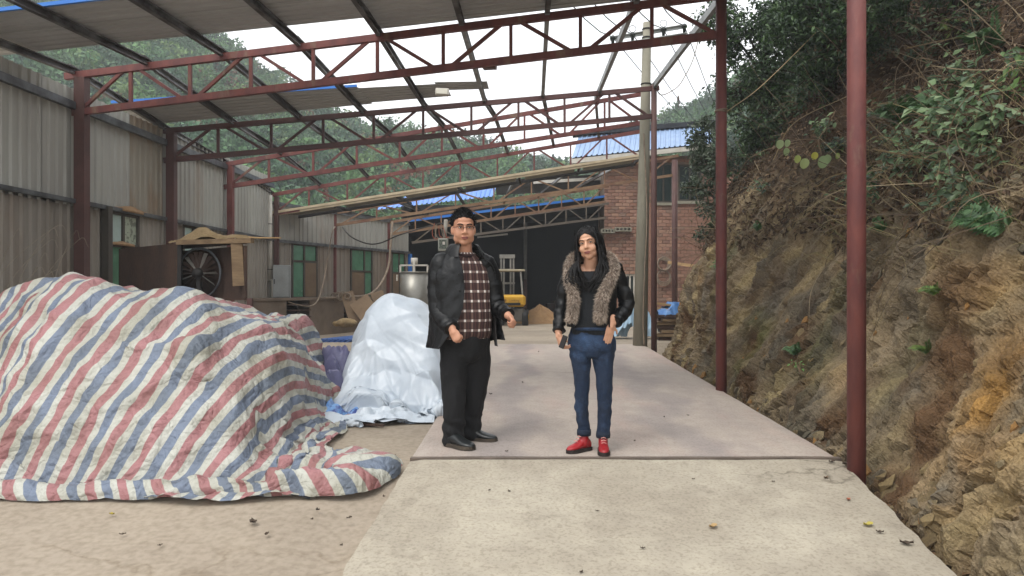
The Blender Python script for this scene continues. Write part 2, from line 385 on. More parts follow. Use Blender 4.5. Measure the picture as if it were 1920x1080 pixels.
# ------------------------------------------------------------------ hill and forest behind
SP = np.array([[-1200, -300], [-400, -200], [0, -110], [300, 0], [430, 86], [452, 116], [537, 168], [578, 190], [645, 234], [770, 262], [856, 276], [915, 290], [1010, 318], [1060, 322], [1130, 300], [1200, 245], [1300, 205], [1400, 140], [1700, 40], [2300, -60]], float)
def crest(a): return np.interp(1000+1400*a, SP[:, 0], SP[:, 1])
Y0H, YC = 34., 88.
def hillz(a, Y):
    zc = CAMH+(CY-crest(a)-22)*YC/FPX
    t = np.clip((Y-Y0H)/(YC-Y0H), 0, 1); back = np.clip((Y-YC)/60, 0, 1)
    return .1+(zc-.1)*(t**.92)*(1-back*.9)
aa = np.linspace(-1.2, .95, 120); yh = np.concatenate([np.linspace(Y0H, YC, 40), np.linspace(92, 150, 8)])
A, YH = np.meshgrid(aa, yh); ZH = hillz(A, YH)+fbm(A*YH*.1, YH*.1, 2., 3)*.5*np.clip((YH-Y0H)/6, 0, 1)
ih = np.arange(A.size).reshape(A.shape)
FH = np.stack([ih[:-1, :-1], ih[:-1, 1:], ih[1:, 1:], ih[1:, :-1]], -1).reshape(-1, 4)
M['hill'] = mat('undergrowth', '34432f', '26331f', .6, .95, .5, 3)
struct(link('hill', np_mesh('hill', np.stack([A*YH, YH, ZH], -1).reshape(-1, 3), FH, True), M['hill'], recentre=False))
# far ridge
af = np.linspace(-.35, .3, 90); yf = np.linspace(178, 250, 16); A2, Y2 = np.meshgrid(af, yf)
top = np.interp(1000+1400*af, [500, 880, 930, 990, 1020, 1060, 1120, 1420], [300, 300, 292, 276, 274, 292, 300, 290])
zt = CAMH+(CY-top)*214/FPX
Z2 = zt[None, :]*np.clip(1-np.abs(Y2-214)/38, -.1, 1)+fbm(A2*120, Y2*.6, 1., 4)*1.1
i2 = np.arange(A2.size).reshape(A2.shape)
struct(link('far_hill', np_mesh('far_hill', np.stack([A2*Y2, Y2, Z2], -1).reshape(-1, 3), np.stack([i2[:-1, :-1], i2[:-1, 1:], i2[1:, 1:], i2[1:, :-1]], -1).reshape(-1, 4), True),
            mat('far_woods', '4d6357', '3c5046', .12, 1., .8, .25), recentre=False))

def leaf_quads(c, n, s, asp=.55, fold=0.0):
    """rhombus leaves at centres c with normals n and sizes s -> V, F (4 verts each)"""
    m = len(c); t = rng.normal(size=(m, 3)); n = n/np.linalg.norm(n, axis=1)[:, None]
    t -= (t*n).sum(1)[:, None]*n; t /= np.linalg.norm(t, axis=1)[:, None]+1e-9; b = np.cross(n, t); s = np.asarray(s)[:, None]
    V = np.stack([c-t*s*.5, c+b*s*asp*.5+n*s*fold, c+t*s*.5, c-b*s*asp*.5+n*s*fold], 1).reshape(-1, 3)
    return V, np.arange(m*4).reshape(m, 4)
def crown_template(k, nq, squash=.85, feather=False):
    r = np.random.default_rng(k)
    cl = r.normal(size=(16, 3)); cl /= np.linalg.norm(cl, axis=1)[:, None]; cl *= r.uniform(.45, .8, 16)[:, None]
    pick = r.integers(0, 16, nq); d = r.normal(size=(nq, 3)); d /= np.linalg.norm(d, axis=1)[:, None]
    p = cl[pick]+d*r.uniform(.2, .42, nq)[:, None]; p[:, 2] *= squash
    if feather:
        h = r.uniform(0, 1, nq); ang = r.uniform(0, 6.28, nq); rad = (1-h)*.55*r.uniform(.1, 1, nq)+.03
        p = np.stack([np.cos(ang)*rad, np.sin(ang)*rad, h*3-1], -1); d = np.stack([np.cos(ang), np.sin(ang), np.full(nq, .5)], -1)
    n = d+r.normal(size=(nq, 3))*.5
    return p, n, pick
T8 = [crown_template(k, 420) for k in range(7)]+[crown_template(50+k, 300, feather=True) for k in range(2)]
PV, PC, PF = [], [], []; nb = 0
greens = np.array([hx(c)[:3] for c in ('3c5a3c', '35513c', '466341', '517044', '334c3a', '60764a', '405d43', '4d6849')]); browns = np.array([hx(c)[:3] for c in ('6a4a38', '5c4a32')])
for i in range(1750):
    a = rng.uniform(-.78, .36); t = rng.uniform(0, 1)**.8; Y = Y0H+1+t*(YC-Y0H+3)
    px = 1000+1400*a
    if Y < 40 and -9 < a*Y < 10: continue
    feather = (px > 600 and rng.random() < (.3 if Y > 70 else .1))
    k = rng.integers(7, 9) if feather else rng.integers(0, 7)
    p, n, pick = T8[k]; R = rng.uniform(1.15, 2.1)*(1+.25*(Y-60)/60); th = rng.uniform(0, 6.28)
    if feather: R *= .62
    if px > 1050: R *= .85
    c, s = math.cos(th), math.sin(th); Q = np.stack([p[:, 0]*c-p[:, 1]*s, p[:, 0]*s+p[:, 1]*c, p[:, 2]*rng.uniform(.9, 1.25)], -1)*R
    z0 = float(hillz(a, Y)); Q += np.array([a*Y, Y, z0+R*.75])
    V, F = leaf_quads(Q, n, rng.uniform(.16, .4, len(Q))*(.85+.2*R), .6)
    col = (browns[rng.integers(2)] if rng.random() < .05 else greens[rng.integers(8)])*rng.uniform(.9, 1.5)
    cc = col[None]*(.75+.5*rng.random(len(Q)))[:, None]*(1+.22*np.sin(pick*2.4+i))[:, None]
    PV.append(V); PF.append(F+nb); nb += len(V); PC.append(np.repeat(cc, 4, 0))
M['forest'] = colmat('forest_leaves', .7, .25)
fo = link('forest', np_mesh('forest', np.concatenate(PV), np.concatenate(PF), False, np.concatenate(PC)), M['forest'], recentre=False)
tag(fo, 'dense green broadleaf forest covering the hillside behind the yard', 'forest', kind='stuff')

# ------------------------------------------------------------------ earth bank on the right
def hash2(i, j, s):
    h = (i*374761393+j*668265263+s*982451653) & 0x7fffffff
    h = ((h ^ (h >> 13))*1274126177) & 0x7fffffff
    return ((h ^ (h >> 16)) & 0xffff)/65535.0
def cells(x, y, seed):
    xi, yi = np.floor(x).astype(np.int64), np.floor(y).astype(np.int64)
    best = np.full(x.shape, 9e9); second = np.full(x.shape, 9e9); ci = np.zeros_like(xi); cj = np.zeros_like(yi); ox = np.zeros_like(x); oy = np.zeros_like(y)
    for a in (-1, 0, 1):
        for b in (-1, 0, 1):
            i, j = xi+a, yi+b
            dx = x-(i+.1+.8*hash2(i, j, seed)); dy = y-(j+.1+.8*hash2(i, j, seed+1)); d = dx*dx+dy*dy
            m = d < best; second = np.where(m, best, np.minimum(second, d)); best = np.where(m, d, best)
            ci = np.where(m, i, ci); cj = np.where(m, j, cj); ox = np.where(m, dx, ox); oy = np.where(m, dy, oy)
    return hash2(ci, cj, seed+2), hash2(ci, cj, seed+3), hash2(ci, cj, seed+4), ox, oy, np.sqrt(second)-np.sqrt(best)
PROF = np.array([[-.06, -.3], [.02, -.12], [.13, .12], [.3, .6], [.5, 1.1], [.72, 1.6], [.95, 2.05], [1.3, 2.45], [1.9, 3.0], [2.9, 3.95], [4.1, 5.1], [6, 6.6], [10, 9.2], [24, 15]])
sarc = np.concatenate([[0], np.cumsum(np.linalg.norm(np.diff(PROF, axis=0), axis=1))])
def bank_x0(Y): return 2.2+np.where(Y > 12.6, (Y-12.6)**1.25*.62, 0)+.05*np.sin(Y*1.7)
def bank_pt(Y, s):
    ox = np.interp(s, sarc, PROF[:, 0]); oz = np.interp(s, sarc, PROF[:, 1])
    base = np.where(Y < 4.93, np.maximum(-.137*(4.93-Y), -.5), .02*(np.minimum(Y, 13.2)-4.93))
    oz = oz+np.clip(oz-1.6, 0, None)*.75*np.clip((Y-6)/5, 0, 1)
    wob = fbm(Y*.35, s*.4, 4., 2)*.22*np.clip(s-.25, 0, 1)
    steep = .12*np.sin(Y*.9+1)*np.clip(s-.5, 0, 1)
    return np.stack([bank_x0(Y)+ox+wob+steep, Y+0*ox, base*np.clip(1-s/4, 0, 1)+oz], -1)
Yb = np.concatenate([np.arange(.6, 3, .05), np.arange(3, 9, .0155), np.arange(9, 15, .027), np.arange(15, 30, .18)])
sb = np.concatenate([np.arange(0, 2.5, .0145), np.arange(2.5, 4.2, .035), np.arange(4.2, 9, .1), np.linspace(9, sarc[-1]-.01, 24)])
YB, SB = np.meshgrid(Yb, sb)
B0 = bank_pt(YB, SB)
dY = np.gradient(B0, axis=1); dS = np.gradient(B0, axis=0); NB = np.cross(dS, dY); NB /= np.linalg.norm(NB, axis=2)[..., None]
if NB[..., 0].mean() > 0: NB = -NB
ss = -.5*YB+.85*SB; tt = .85*YB+.5*SB
wx = fbm(YB*1.3, SB*1.3, 8., 4)*.55
c1 = cells(ss/.62+wx, tt/.27+wx*1.6, 11); c2 = cells(ss/.2+wx*2.2, tt/.075+wx*3, 31); c3 = cells(ss/.09+wx*4, tt/.04+wx*4, 51)
rdg = 1-np.abs(fbm(ss*1.6+wx, tt*5.5+wx*2, 17., 4))*1.6; rdg2 = 1-np.abs(fbm(ss*5, tt*14, 27., 3))*1.5
lower = np.clip((2.9-SB)/.7, 0, 1)
rockm = lower*(.45+.55*np.clip(fbm(YB*.8, SB*.9, 15., 3)*1.5+.5, 0, 1))
disp = fbm(YB*.8, SB*.9, 5., 4)*.12*np.clip(SB/.5, .25, 1)
disp += rockm*((c1[0]-.5)*.09+c1[3]*(c1[1]-.5)*.12+c1[4]*(c1[2]-.5)*.12-.03*np.exp(-c1[5]*9))
disp += rockm*((c2[0]-.5)*.075+c2[3]*(c2[1]-.5)*.09+c2[4]*(c2[2]-.5)*.09)*np.clip(.5+fbm(YB*2, SB*2, 55., 2), 0, 1)
disp += rockm*(rdg*.06+rdg2*.028)+lower*(1-np.abs(fbm(ss*9+wx*3, tt*26+wx*5, 37., 3))*1.5)*.011
disp += lower*(c3[0]-.5)*.018+fbm(YB*7, SB*7, 2., 4)*.02*lower+fbm(YB*5, SB*5, 2., 3)*.02
disp *= np.clip(SB/.22, 0, 1)
BP = B0+NB*disp[..., None]
# the thing's own colours: tan shale, grey shale, ochre seam, dark damp rock, moss, brown litter up the slope
def cm(c): return np.array(hx(c)[:3])
col = cm('7f7059')[None, None]*np.ones(BP.shape)
def mixc(col, c, f): f = np.clip(f, 0, 1)[..., None]; return col*(1-f)+cm(c)*f
col = mixc(col, '6f675a', fbm(ss*.8, tt*2.2, 3., 4)*1.3+.3)
col = mixc(col, '958564', (fbm(ss*1.1, tt*3, 9., 3)-.15)*1.8)
och = np.exp(-((YB-4.25-.25*(SB-1))/.5)**2)*np.exp(-((SB-.95)/.65)**2)
col = mixc(col, '94713f', och*1.0*(fbm(ss*1.4, tt*2.4, 21., 3)+.45))
col = mixc(col, '8f7350', (fbm(YB*.9, SB*1.1, 33., 3)-.42)*1.3*lower)
col = mixc(col, '4a463e', np.exp(-((YB-6.6)/1.0)**2)*(fbm(YB*1.3, SB*1.6, 40., 3)+.35)*1.2*lower)
col = mixc(col, '55582f', (fbm(YB*1.1, SB*.8, 60., 3)-.12)*1.2*np.exp(-((YB-8)/2.6)**2)*lower)
col = mixc(col, '3f3226', (SB-2.35+.5*fbm(YB*.9, SB*.7, 70., 3))*1.1)
col = mixc(col, '5a4531', (SB-2.5)*(fbm(YB*1.4, SB*1.4, 75., 3)))
col *= (.9+.16*c2[1]+.12*c3[1]+.2*fbm(ss*3, tt*10, 81., 4))[..., None]*(.9+.2*c1[2])[..., None]
ib = np.arange(YB.size).reshape(YB.shape)
FB = np.stack([ib[:-1, :-1], ib[:-1, 1:], ib[1:, 1:], ib[1:, :-1]], -1).reshape(-1, 4)
mb_ = colmat('earth_bank', .95, spec=.2)
N_, L_, b_ = nodes_of(mb_); tc_ = N_.new('ShaderNodeTexCoord'); n1 = N_.new('ShaderNodeTexNoise'); n1.inputs['Scale'].default_value = 70; n1.inputs['Detail'].default_value = 8
bp_ = N_.new('ShaderNodeBump'); bp_.inputs['Strength'].default_value = .7; bp_.inputs['Distance'].default_value = .02
L_.new(tc_.outputs['Object'], n1.inputs['Vector']); L_.new(n1.outputs[0], bp_.inputs['Height']); L_.new(bp_.outputs[0], b_.inputs['Normal'])
at_ = [n for n in N_ if n.type == 'ATTRIBUTE'][0]; r_ = N_.new('ShaderNodeValToRGB'); r_.color_ramp.elements[0].position = .3; r_.color_ramp.elements[0].color = (.68, .66, .63, 1); r_.color_ramp.elements[1].position = .68; r_.color_ramp.elements[1].color = (1.15, 1.15, 1.13, 1)
x_ = N_.new('ShaderNodeMix'); x_.data_type = 'RGBA'; x_.blend_type = 'MULTIPLY'; x_.inputs[0].default_value = 1
L_.new(n1.outputs[0], r_.inputs[0]); L_.new(at_.outputs['Color'], x_.inputs[6]); L_.new(r_.outputs[0], x_.inputs[7]); L_.new(x_.outputs[2], b_.inputs['Base Color'])
bank = struct(link('earth_bank', np_mesh('earth_bank', BP.reshape(-1, 3), FB, False, col.reshape(-1, 3)), mb_, recentre=False))
def bank_near(Y, s):
    j = int(np.clip(np.searchsorted(Yb, Y), 0, len(Yb)-1)); i = int(np.clip(np.searchsorted(sb, s), 0, len(sb)-1))
    return Vector(BP[i, j]), Vector(NB[i, j])
def bank_ray(px, py):
    """where the line of sight of a photo point meets the built bank (used once, to stand plants on it)"""
    X = CX+FPX*BP[..., 0]/BP[..., 1]; Yp = CY-FPX*(BP[..., 2]-CAMH)/BP[..., 1]
    d = (X-px)**2+(Yp-py)**2; d = d+(BP[..., 1] < 1)*1e9
    m = d < max(d.min()*1.5, 150.); k = np.argmin(np.where(m, BP[..., 1], 1e9)); i, j = np.unravel_index(k, d.shape)
    return Vector(BP[i, j]), Vector(NB[i, j])
# loose chunks of shale bedded in the face
chunk_meshes = []
for k in range(6):
    bm = bmesh.new(); r = random.Random(k)
    for q in range(11):
        v = Vector((r.uniform(-1, 1), r.uniform(-1, 1), r.uniform(-1, 1))).normalized(); bm.verts.new((v.x*.5, v.y*.3, v.z*.2))
    bmesh.ops.convex_hull(bm, input=bm.verts)
    me = bpy.data.meshes.new('stone'); bm.to_mesh(me); bm.free()
    me.materials.append(mat('shale_%d' % k, ['8a7a5c', '786c57', '94805a', '6c6456', '9b7442', '827050'][k], ['6d6048', '5f5648', '7a694a', '57513f', '7b5a33', '665840'][k], 9, .95, .5, 40)); chunk_meshes.append(me)
for i in range(295):
    Y = rng.uniform(2.6, 12.5)**1.0; s = rng.uniform(.06, 2.2)
    if rng.random() < .35: s = rng.uniform(.03, .3)
    p, n = bank_near(Y, s); o = bpy.data.objects.new('stone', chunk_meshes[rng.integers(6)]); COL.objects.link(o)
    sz = rng.uniform(.04, .13)*(1.3 if s < .3 else 1); o.scale = (sz*1.5, sz*1.2, sz*1.1)
    o.rotation_euler = (Vector((n.x, n.y, n.z)).to_track_quat('Z', 'Y') @ Matrix.Rotation(rng.uniform(-.5, .5)+.9, 3, 'Z').to_quaternion()).to_euler()
    o.location = p-n*sz*.08; o.parent = bank
# ------------------------------------------------------------------ steel frames
def column(name, top, base, w, mtl, label, group=None, cat='post', rnd=False):
    top, base = Vector(top), Vector(base); t = thing(name, base, label, cat, group)
    mb = MB()
    if rnd: mb.tube([base, base.lerp(top, .5), top], w/2, 20)
    else: mb.bar(base, top, w, w*1.0)
    mb.build('shaft', mtl, t, smooth=rnd)
    MB().box(base+Vector((0, 0, .008)), (w*1.7, w*1.7, .016)).build('base_plate', M['red_dark'], t)
    return t
def truss(LT, LB, RT, RB, n, mtl, label, cw=.075, web=.04, chord_h=.075, webm=None):
    LT, LB, RT, RB = map(Vector, (LT, LB, RT, RB)); webm = webm or mtl
    t = thing('roof_truss', LB, label, 'truss', None)
    d = (RT-LT).normalized()
    MB().bar(LT-d*.1, RT+d*.1, cw*.7, chord_h).build('top_chord', mtl, t)
    MB().bar(LB, RB, cw*.7, chord_h).build('bottom_chord', mtl, t)
    for i in range(1, n):
        f = i/n; MB().bar(LB.lerp(RB, f), LT.lerp(RT, f), web, web).build('web_post', webm, t)
    for i in range(n):
        e = .05/n*2
        a, b = i/n+e, (i+1)/n-e
        if i % 2 == 0: p, q = LB.lerp(RB, a), LT.lerp(RT, b)
        else: p, q = LT.lerp(RT, a), LB.lerp(RB, b)
        MB().bar(p, q, web*.9, web).build('diagonal', webm, t)
    return t
XW = -5.6
def Yw(px): return XW*FPX/(px-CX)
L1, L2, L3, L4 = [Vector((XW+.12, Yw(p), 0)) for p in (135, 307, 420, 508)]
# front truss stands over the photographer's head
TR = {}
def ends(px, yt, yb, Y): return P(px, yt, Y), P(px, yb, Y)
TR[1] = (*ends(137, 142, 212, L1.y), *ends(1360, -10, 64, 7.93))
TR[2] = (*ends(307, 246, 301, L2.y), *ends(1225, 166, 218, 12.75))
TR[3] = (*ends(420, 309, 351, L3.y), *ends(1207, 176, 230, 14.6))
TR[4] = (*ends(507, 366, 402, L4.y), *ends(1205, 246, 292, 16.6))
TR[5] = (*ends(630, 399, 422, 17.95), *ends(1265, 293, 328, 19.6))
TR[6] = (*ends(729, 417, 440, 20.1), *ends(1136, 350, 378, 22.4))
TR[7] = (*ends(772, 432, 455, 21.4), *ends(1136, 382, 408, 23.7))
TR[0] = (Vector((XW+.12, 4.4, 3.4)), Vector((XW+.12, 4.4, 2.98)), Vector((2.06, 4.75, 4.02)), Vector((2.06, 4.75, 3.62)))
lab = {0: 'red steel lattice truss over the ramp mouth, ahead of the grey roof sheets', 1: 'red lattice truss carrying the long front strip of grey roof sheets',
       2: 'dark lattice truss with blue edged sheet remnant resting just before it', 3: 'bare red lattice truss between the dark truss and the beige eaves',
       4: 'red lattice truss directly above the dusty beige eaves', 5: 'dusty tan lattice truss running to the brown post by the brick wall',
       6: 'dusty tan lattice truss butting against the brick corner', 7: 'shadowed grey lattice truss at the mouth of the dark hall'}
for k, (a, b, c, d) in TR.items():
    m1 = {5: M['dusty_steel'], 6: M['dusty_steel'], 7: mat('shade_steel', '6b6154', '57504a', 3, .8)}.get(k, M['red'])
    if k == 2: m1 = mat('mottled_oxide', '5e3d39', '452e2c', .8, .6, .12, 60)
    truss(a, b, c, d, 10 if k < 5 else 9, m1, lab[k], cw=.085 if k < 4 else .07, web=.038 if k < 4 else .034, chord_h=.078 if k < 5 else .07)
MB().box(P(918, 122, 8.47), (.15, .1, .085), rz=-.15).build('splice_sleeve', M['red_dark'], bpy.data.objects['roof_truss.001'] if 'roof_truss.001' in bpy.data.objects else None)
# columns of the left wall
gz = lambda Y: g(Y)-.06
for k, lbl in ((1, 'square brown steel column left of the louvred window, first truss'), (2, 'square brown column right of the louvred window by rusty stained sheet'), (3, 'square red column behind the fan box'), (4, 'square dark column with the white drainpipe strapped to it')):
    a = TR[k][0]; Lk = (L1, L2, L3, L4)[k-1]
    column('steel_column', (Lk.x, Lk.y, a.z-.03), (Lk.x, Lk.y, gz(Lk.y)), (.125, .12, .1, .09)[k-1], M['red_dark'] if k != 3 else M['red'], lbl, 'columns along the sheet wall', 'column')
for k, Lk, lbl in ((5, P(627, 545, 17.95), 'slim red column between the two green windows'), (6, P(728, 545, 20.1), 'slim red column behind the hanging grey hose')):
    column('steel_column', (Lk.x, Lk.y, TR[k][0].z-.02), (Lk.x, Lk.y, g(Lk.y)-.05), .085, M['red'], lbl, 'columns along the sheet wall', 'column')
# posts along the right
column('steel_post', (2.06, 4.76, 4.6), (2.06, 4.76, -.26), .115, M['red'], 'thick round red post beside the joint of ramp and deck', 'round posts along the bank', rnd=True)
column('steel_post', (1.995, 7.93, 4.75), (1.995, 7.93, -.15), .115, M['red'], 'round red post halfway along the deck, tied with cord', 'round posts along the bank', rnd=True)
column('steel_post', (2.06, 12.75, 4.62), (2.06, 12.75, -.05), .1, M['red_dark'], 'round brown post standing close against the concrete utility pole', 'round posts along the bank', rnd=True)
pb = P(1265, 300, 19.6); column('steel_post', (pb.x, pb.y, pb.z), (pb.x, pb.y, .05), .15, M['red_dark'], 'round brown post in front of the brick wall and cable coil', 'round posts along the bank', rnd=True)
p8 = P(985, 428, 26); t = thing('hall_column', (p8.x, 26, .1), 'slim grey column with red lower half beside the forklift', 'column')
MB().tube([(p8.x, 26, 1.5), (p8.x, 26, p8.z+.2)], .06, 12).build('grey_shaft', mat('dull_grey', '70706c', '5d5c58', 3), t, True)
MB().tube([(p8.x, 26, .1), (p8.x, 26, 1.5)], .064, 12).build('red_shaft', M['red_dark'], t, True)
# rope tied round the middle red post
p = P(1357, 210, 7.93); MB().ring((1.995, 7.93, p.z), (.1, 0, 1), .064, .008, 16, 5).ring((1.995, 7.93, p.z+.017), (-.1, 0, 1), .064, .008, 16, 5).build('rope_tie', M['cable'])
tag(bpy.data.objects['rope_tie'], 'loop of pale cord tied round the middle red post', 'rope')

# purlins, bay by bay
purl = mat('purlin_steel', '4a4542', '3a3532', 5, .6, .1, 60, metal=.15, c3='8b8d8e', c3lo=.5, c3hi=.62, c3scale=.8)
pale = mat('pale_purlin', '9a9c9c', '7b7c7b', 5, .55, .1, 60, metal=.2)
def purlins(A, B, fr, group, label, w=.05, h=.09, ms=None, lift=.055, over=.12):
    for i, f in enumerate(fr):
        a = A[0].lerp(A[2], f)+Vector((0, 0, lift)); b = B[0].lerp(B[2], f)+Vector((0, 0, lift)); d = (b-a).normalized()
        t = MB(); a2, b2 = a-d*over, b+d*over
        x = d.cross(Vector((0, 0, 1))).normalized()
        t.bar(a2, b2, .012, h); up = Vector((0, 0, 1))
        for sgn in (1, -1): t.bar(a2+x*.022+up*(sgn*(h/2-.006)), b2+x*.022+up*(sgn*(h/2-.006)), w, .012)
        m_ = (ms[i] if ms else purl)
        tag(t.build('purlin', m_), label, 'purlin', group)
F9 = [.0, .125, .25, .375, .5, .625, .75, .875, 1.0]
purlins(TR[0], TR[1], F9, 'purlins of the front bay', 'dark steel purlin under the front strip of roof sheets', h=.085)
purlins(TR[1], TR[2], F9, 'purlins of the second bay', 'steel purlin crossing open sky between first and dark truss', ms=[purl]*5+[pale]*4)
purlins(TR[2], TR[3], F9, 'purlins of the third bay', 'steel purlin from the dark truss to the bare red truss')
purlins(TR[3], TR[4], F9, 'purlins of the fourth bay', 'steel purlin from the bare red truss to the beige eaves', h=.07)
purlins(TR[5], TR[6], [0, .16, .33, .5, .66, .83], 'purlins before the hall', 'dusty purlin between the two tan trusses', h=.06)
# tail of the purlins above the last bare truss
def sheetq(mb, A, B, C, D, pitch, depth, nrm):
    """corrugated sheet on the quad A-B (rib direction) / D-C ; ribs run A->B"""
    A, B, C, D = map(Vector, (A, B, C, D)); wd = (D-A).length; n = max(1, round(wd/pitch)); prof = []
    for i in range(n):
        for fx, fd in ((0, 0), (.6, 0), (.7, 1), (.9, 1)): prof.append(((i+fx)/n, fd*depth))
    prof.append((1, 0)); k = len(prof); V = [A.lerp(D, q)+Vector(nrm)*d_ for q, d_ in prof]+[B.lerp(C, q)+Vector(nrm)*d_ for q, d_ in prof]
    mb.add(V, [(i, i+1, k+i+1, k+i) for i in range(k-1)]); return mb
def on_bay(i, f, y, dz=.11):
    A, B = TR[i], TR[i+1]; a = A[0].lerp(A[2], f); b = B[0].lerp(B[2], f); t = (y-a.y)/(b.y-a.y); q = a.lerp(b, t); return q+Vector((0, 0, dz))
def roof_sheet(bay, f0, f1, ya0, yb0, ya1, yb1, label, dz=.11, mtl=None, edge=None, name='roof_sheet'):
    """strip from fraction f0 to f1; y from ya (front) to yb (back) at each end"""
    A, D = on_bay(bay, f0, ya0, dz), on_bay(bay, f0, yb0, dz); B, C = on_bay(bay, f1, ya1, dz), on_bay(bay, f1, yb1, dz)
    t = thing(name, A, label, 'roof sheet', 'grey roof sheets still lying on the purlins')
    sheetq(MB(), A, B, C, D, .14, .02, (0, 0, 1)).build('sheet', mtl or M['roof_under'], t)
    if edge: 
        up = Vector((0, 0, .012)); MB().bar(A+up, B+up, .03, .035).build('blue_edge', M['blue'], t)
    return t
roof_sheet(0, -.1, .48, 7.12, 7.7, 6.72, 7.4, 'front grey roof sheet with blue edge, left half of the front strip', edge=True)
roof_sheet(0, -.08, .5, 7.66, 8.42, 7.36, 8.1, 'grey roof sheet behind the blue edged one, ending short of the truss', dz=.118)
roof_sheet(0, .46, 1.18, 6.1, 7.2, 5.7, 6.7, 'front grey roof sheet on the right half of the front strip', dz=.126)
roof_sheet(0, .5, 1.2, 7.15, 8.62, 6.66, 8.05, 'grey roof sheet overlapping the truss top near the utility pole', dz=.134)
roof_sheet(1, -.03, .4, 10.3, 11.25, 10.75, 11.75, 'short grey sheet strip with blue edge resting before the dark truss', edge=True)
roof_sheet(1, .39, .56, 10.85, 11.7, 11.15, 11.95, 'grey sheet end piece under the pale lamp box', dz=.122)
roof_sheet(1, .54, .64, 11.05, 11.55, 11.35, 11.85, 'narrow bent grey sheet tip sticking out against the sky', dz=.134)
q = P(829, 173, 11.0); t = thing('flood_lamp', q, 'pale rectangular lamp box on the edge of the sheet remnant', 'lamp')
MB().box(q, (.2, .1, .1), rz=.2).build('housing', M['white'], t, bevel=.01); MB().box(q+Vector((0, -.056, 0)), (.16, .01, .07), rz=.2).build('lens', mat('lamp_lens', 'd8d4c4', None, rough=.2), t)

# beige eaves strip over the far part of the yard
EL, ER = P(509, 402, 15.95), P(1200, 294, 16.5)
ev = thing('eaves_strip', EL, 'long dusty beige eaves strip with pale sheets underneath', 'eaves')
beige = mat('beige_trim', 'cabb9f', 'b0a084', 3, .8, .15, 30)
MB().bar(EL, ER, .06, .085).build('fascia', beige, ev)
MB().bar(EL+Vector((0, -.035, .03)), ER+Vector((0, -.035, .03)), .03, .05).build('lip', beige, ev)
for i in range(6):
    f0, f1 = i/6+.012, (i+1)/6-.012; a = EL.lerp(ER, f0); b = EL.lerp(ER, f1); dn = Vector((0, .75, .0))
    sheetq(MB(), a+Vector((0, .03, .03)), b+Vector((0, .03, .03)), b+dn, a+dn, .14, .018, (0, 0, 1)).build('soffit_sheet', mat('soffit_%d' % i, '8d8a7d', '6f6a5d', 1.5, .7), ev)
for i in range(1, 7):
    a = EL.lerp(ER, i/6.02)+Vector((0, .04, -.035)); MB().bar(a, a+Vector((.02, 1.3, .06)), .05, .06).build('bearer', M['dark'], ev)
MB().bar(EL+Vector((0, .8, -.02)), ER+Vector((0, .8, -.02)), .06, .08).build('rear_bearer', M['dark'], ev)

# ------------------------------------------------------------------ left sheet wall
wl = thing('sheet_wall', (XW, 11, 0), 'long grey corrugated steel wall with rusty stained panel and windows', 'wall')
stain = mat('rust_stained_sheet', '969083', '85684a', 1.2, .7, .1, 20, lo=.4, hi=.6, stretch=(1, 1, .4), c3='6f4f35', c3lo=.5, c3hi=.72, c3scale=.9)
def wall_row(mk, y0, y1, z0, z1, parent=wl):
    n = max(1, round((y1-y0)/.9)); s = (y1-y0)/n
    for i in range(n):
        a = y0+i*s
        rusty = z1 > 3 and 9.9 < a+s/2 < 11.0
        MB().corr((XW, a, z0), (0, 0, 1), z1-z0+(.03*math.sin(a*7) if z1 > 3 else 0), (0, 1, 0), s+.01, (1, 0, 0), .15, .024).build('sheet', stain if rusty else mk, parent)
lowsheet = mat('dusty_grey_sheet', '9a948a', '878076', 1.4, .75, .1, 20, stretch=(1, 1, .3), c3='6f5742', c3lo=.5, c3hi=.8, c3scale=.8)
wall_row(M['sheet'], 4.8, 15.9, 2.14, 3.56)
for a, b in ((4.8, 9.7), (10.55, 11.88), (12.6, 15.9)): wall_row(lowsheet, a, b, -.15, 2.2)
for z, hh in ((3.34, .09), (2.19, .05)):
    for a, b in ((4.8, L1.y-.07), (L1.y+.07, L2.y-.07), (L2.y+.07, L3.y-.06), (L3.y+.06, L4.y-.05)):
        MB().bar((XW+.06, a, z), (XW+.06, b, z), .06, hh).build('rail', M['galv'], wl)
glass_cy = mat('pale_cyan_pane', 'b9cdc8', 'a5bbb4', 3, .25); glass_gr = mat('green_pane', '55856a', '457259', 4, .2, c3='8fae98', c3lo=.6, c3hi=.7, c3scale=3)
board = mat('brown_board', '7a6650', '6a5743', 3, .85, .2, 30)
dfr = mat('dark_frame', '3f3a33', '4a443b', 4, .7)
def w1(y0, y1, z0, z1, m_, par): MB().box((XW+.0, (y0+y1)/2, (z0+z1)/2), (.02, y1-y0, z1-z0)).build('pane', m_, par)
def frame1(y0, y1, zs, ys, panes):
    f = MB()
    for y in (y0, *ys, y1): f.box((XW+.01, y, (zs[0]+zs[-1])/2), (.05, .05, zs[-1]-zs[0]+.05))
    for z in zs: f.box((XW+.012, (y0+y1)/2, z), (.046, y1-y0, .05))
    o = f.build('window', dfr, wl)
    for a in panes: w1(*a, o)
pat = mat('figured_pane', 'a9b3a0', '6f7568', 14, .3, lo=.5, hi=.56)
frame1(9.72, 10.53, (.9, 1.72, 2.15), (10.15,), ((9.74, 10.13, 1.74, 2.13, glass_cy), (10.17, 10.51, 1.74, 2.13, pat), (9.74, 10.13, .92, 1.7, glass_gr), (10.17, 10.51, .92, 1.7, board)))
frame1(11.9, 12.58, (.9, 1.72, 2.15), (12.24,), ((11.92, 12.22, 1.74, 2.13, glass_cy), (12.26, 12.56, 1.74, 2.13, glass_cy), (11.92, 12.22, .92, 1.7, board), (12.26, 12.56, .92, 1.7, glass_cy)))
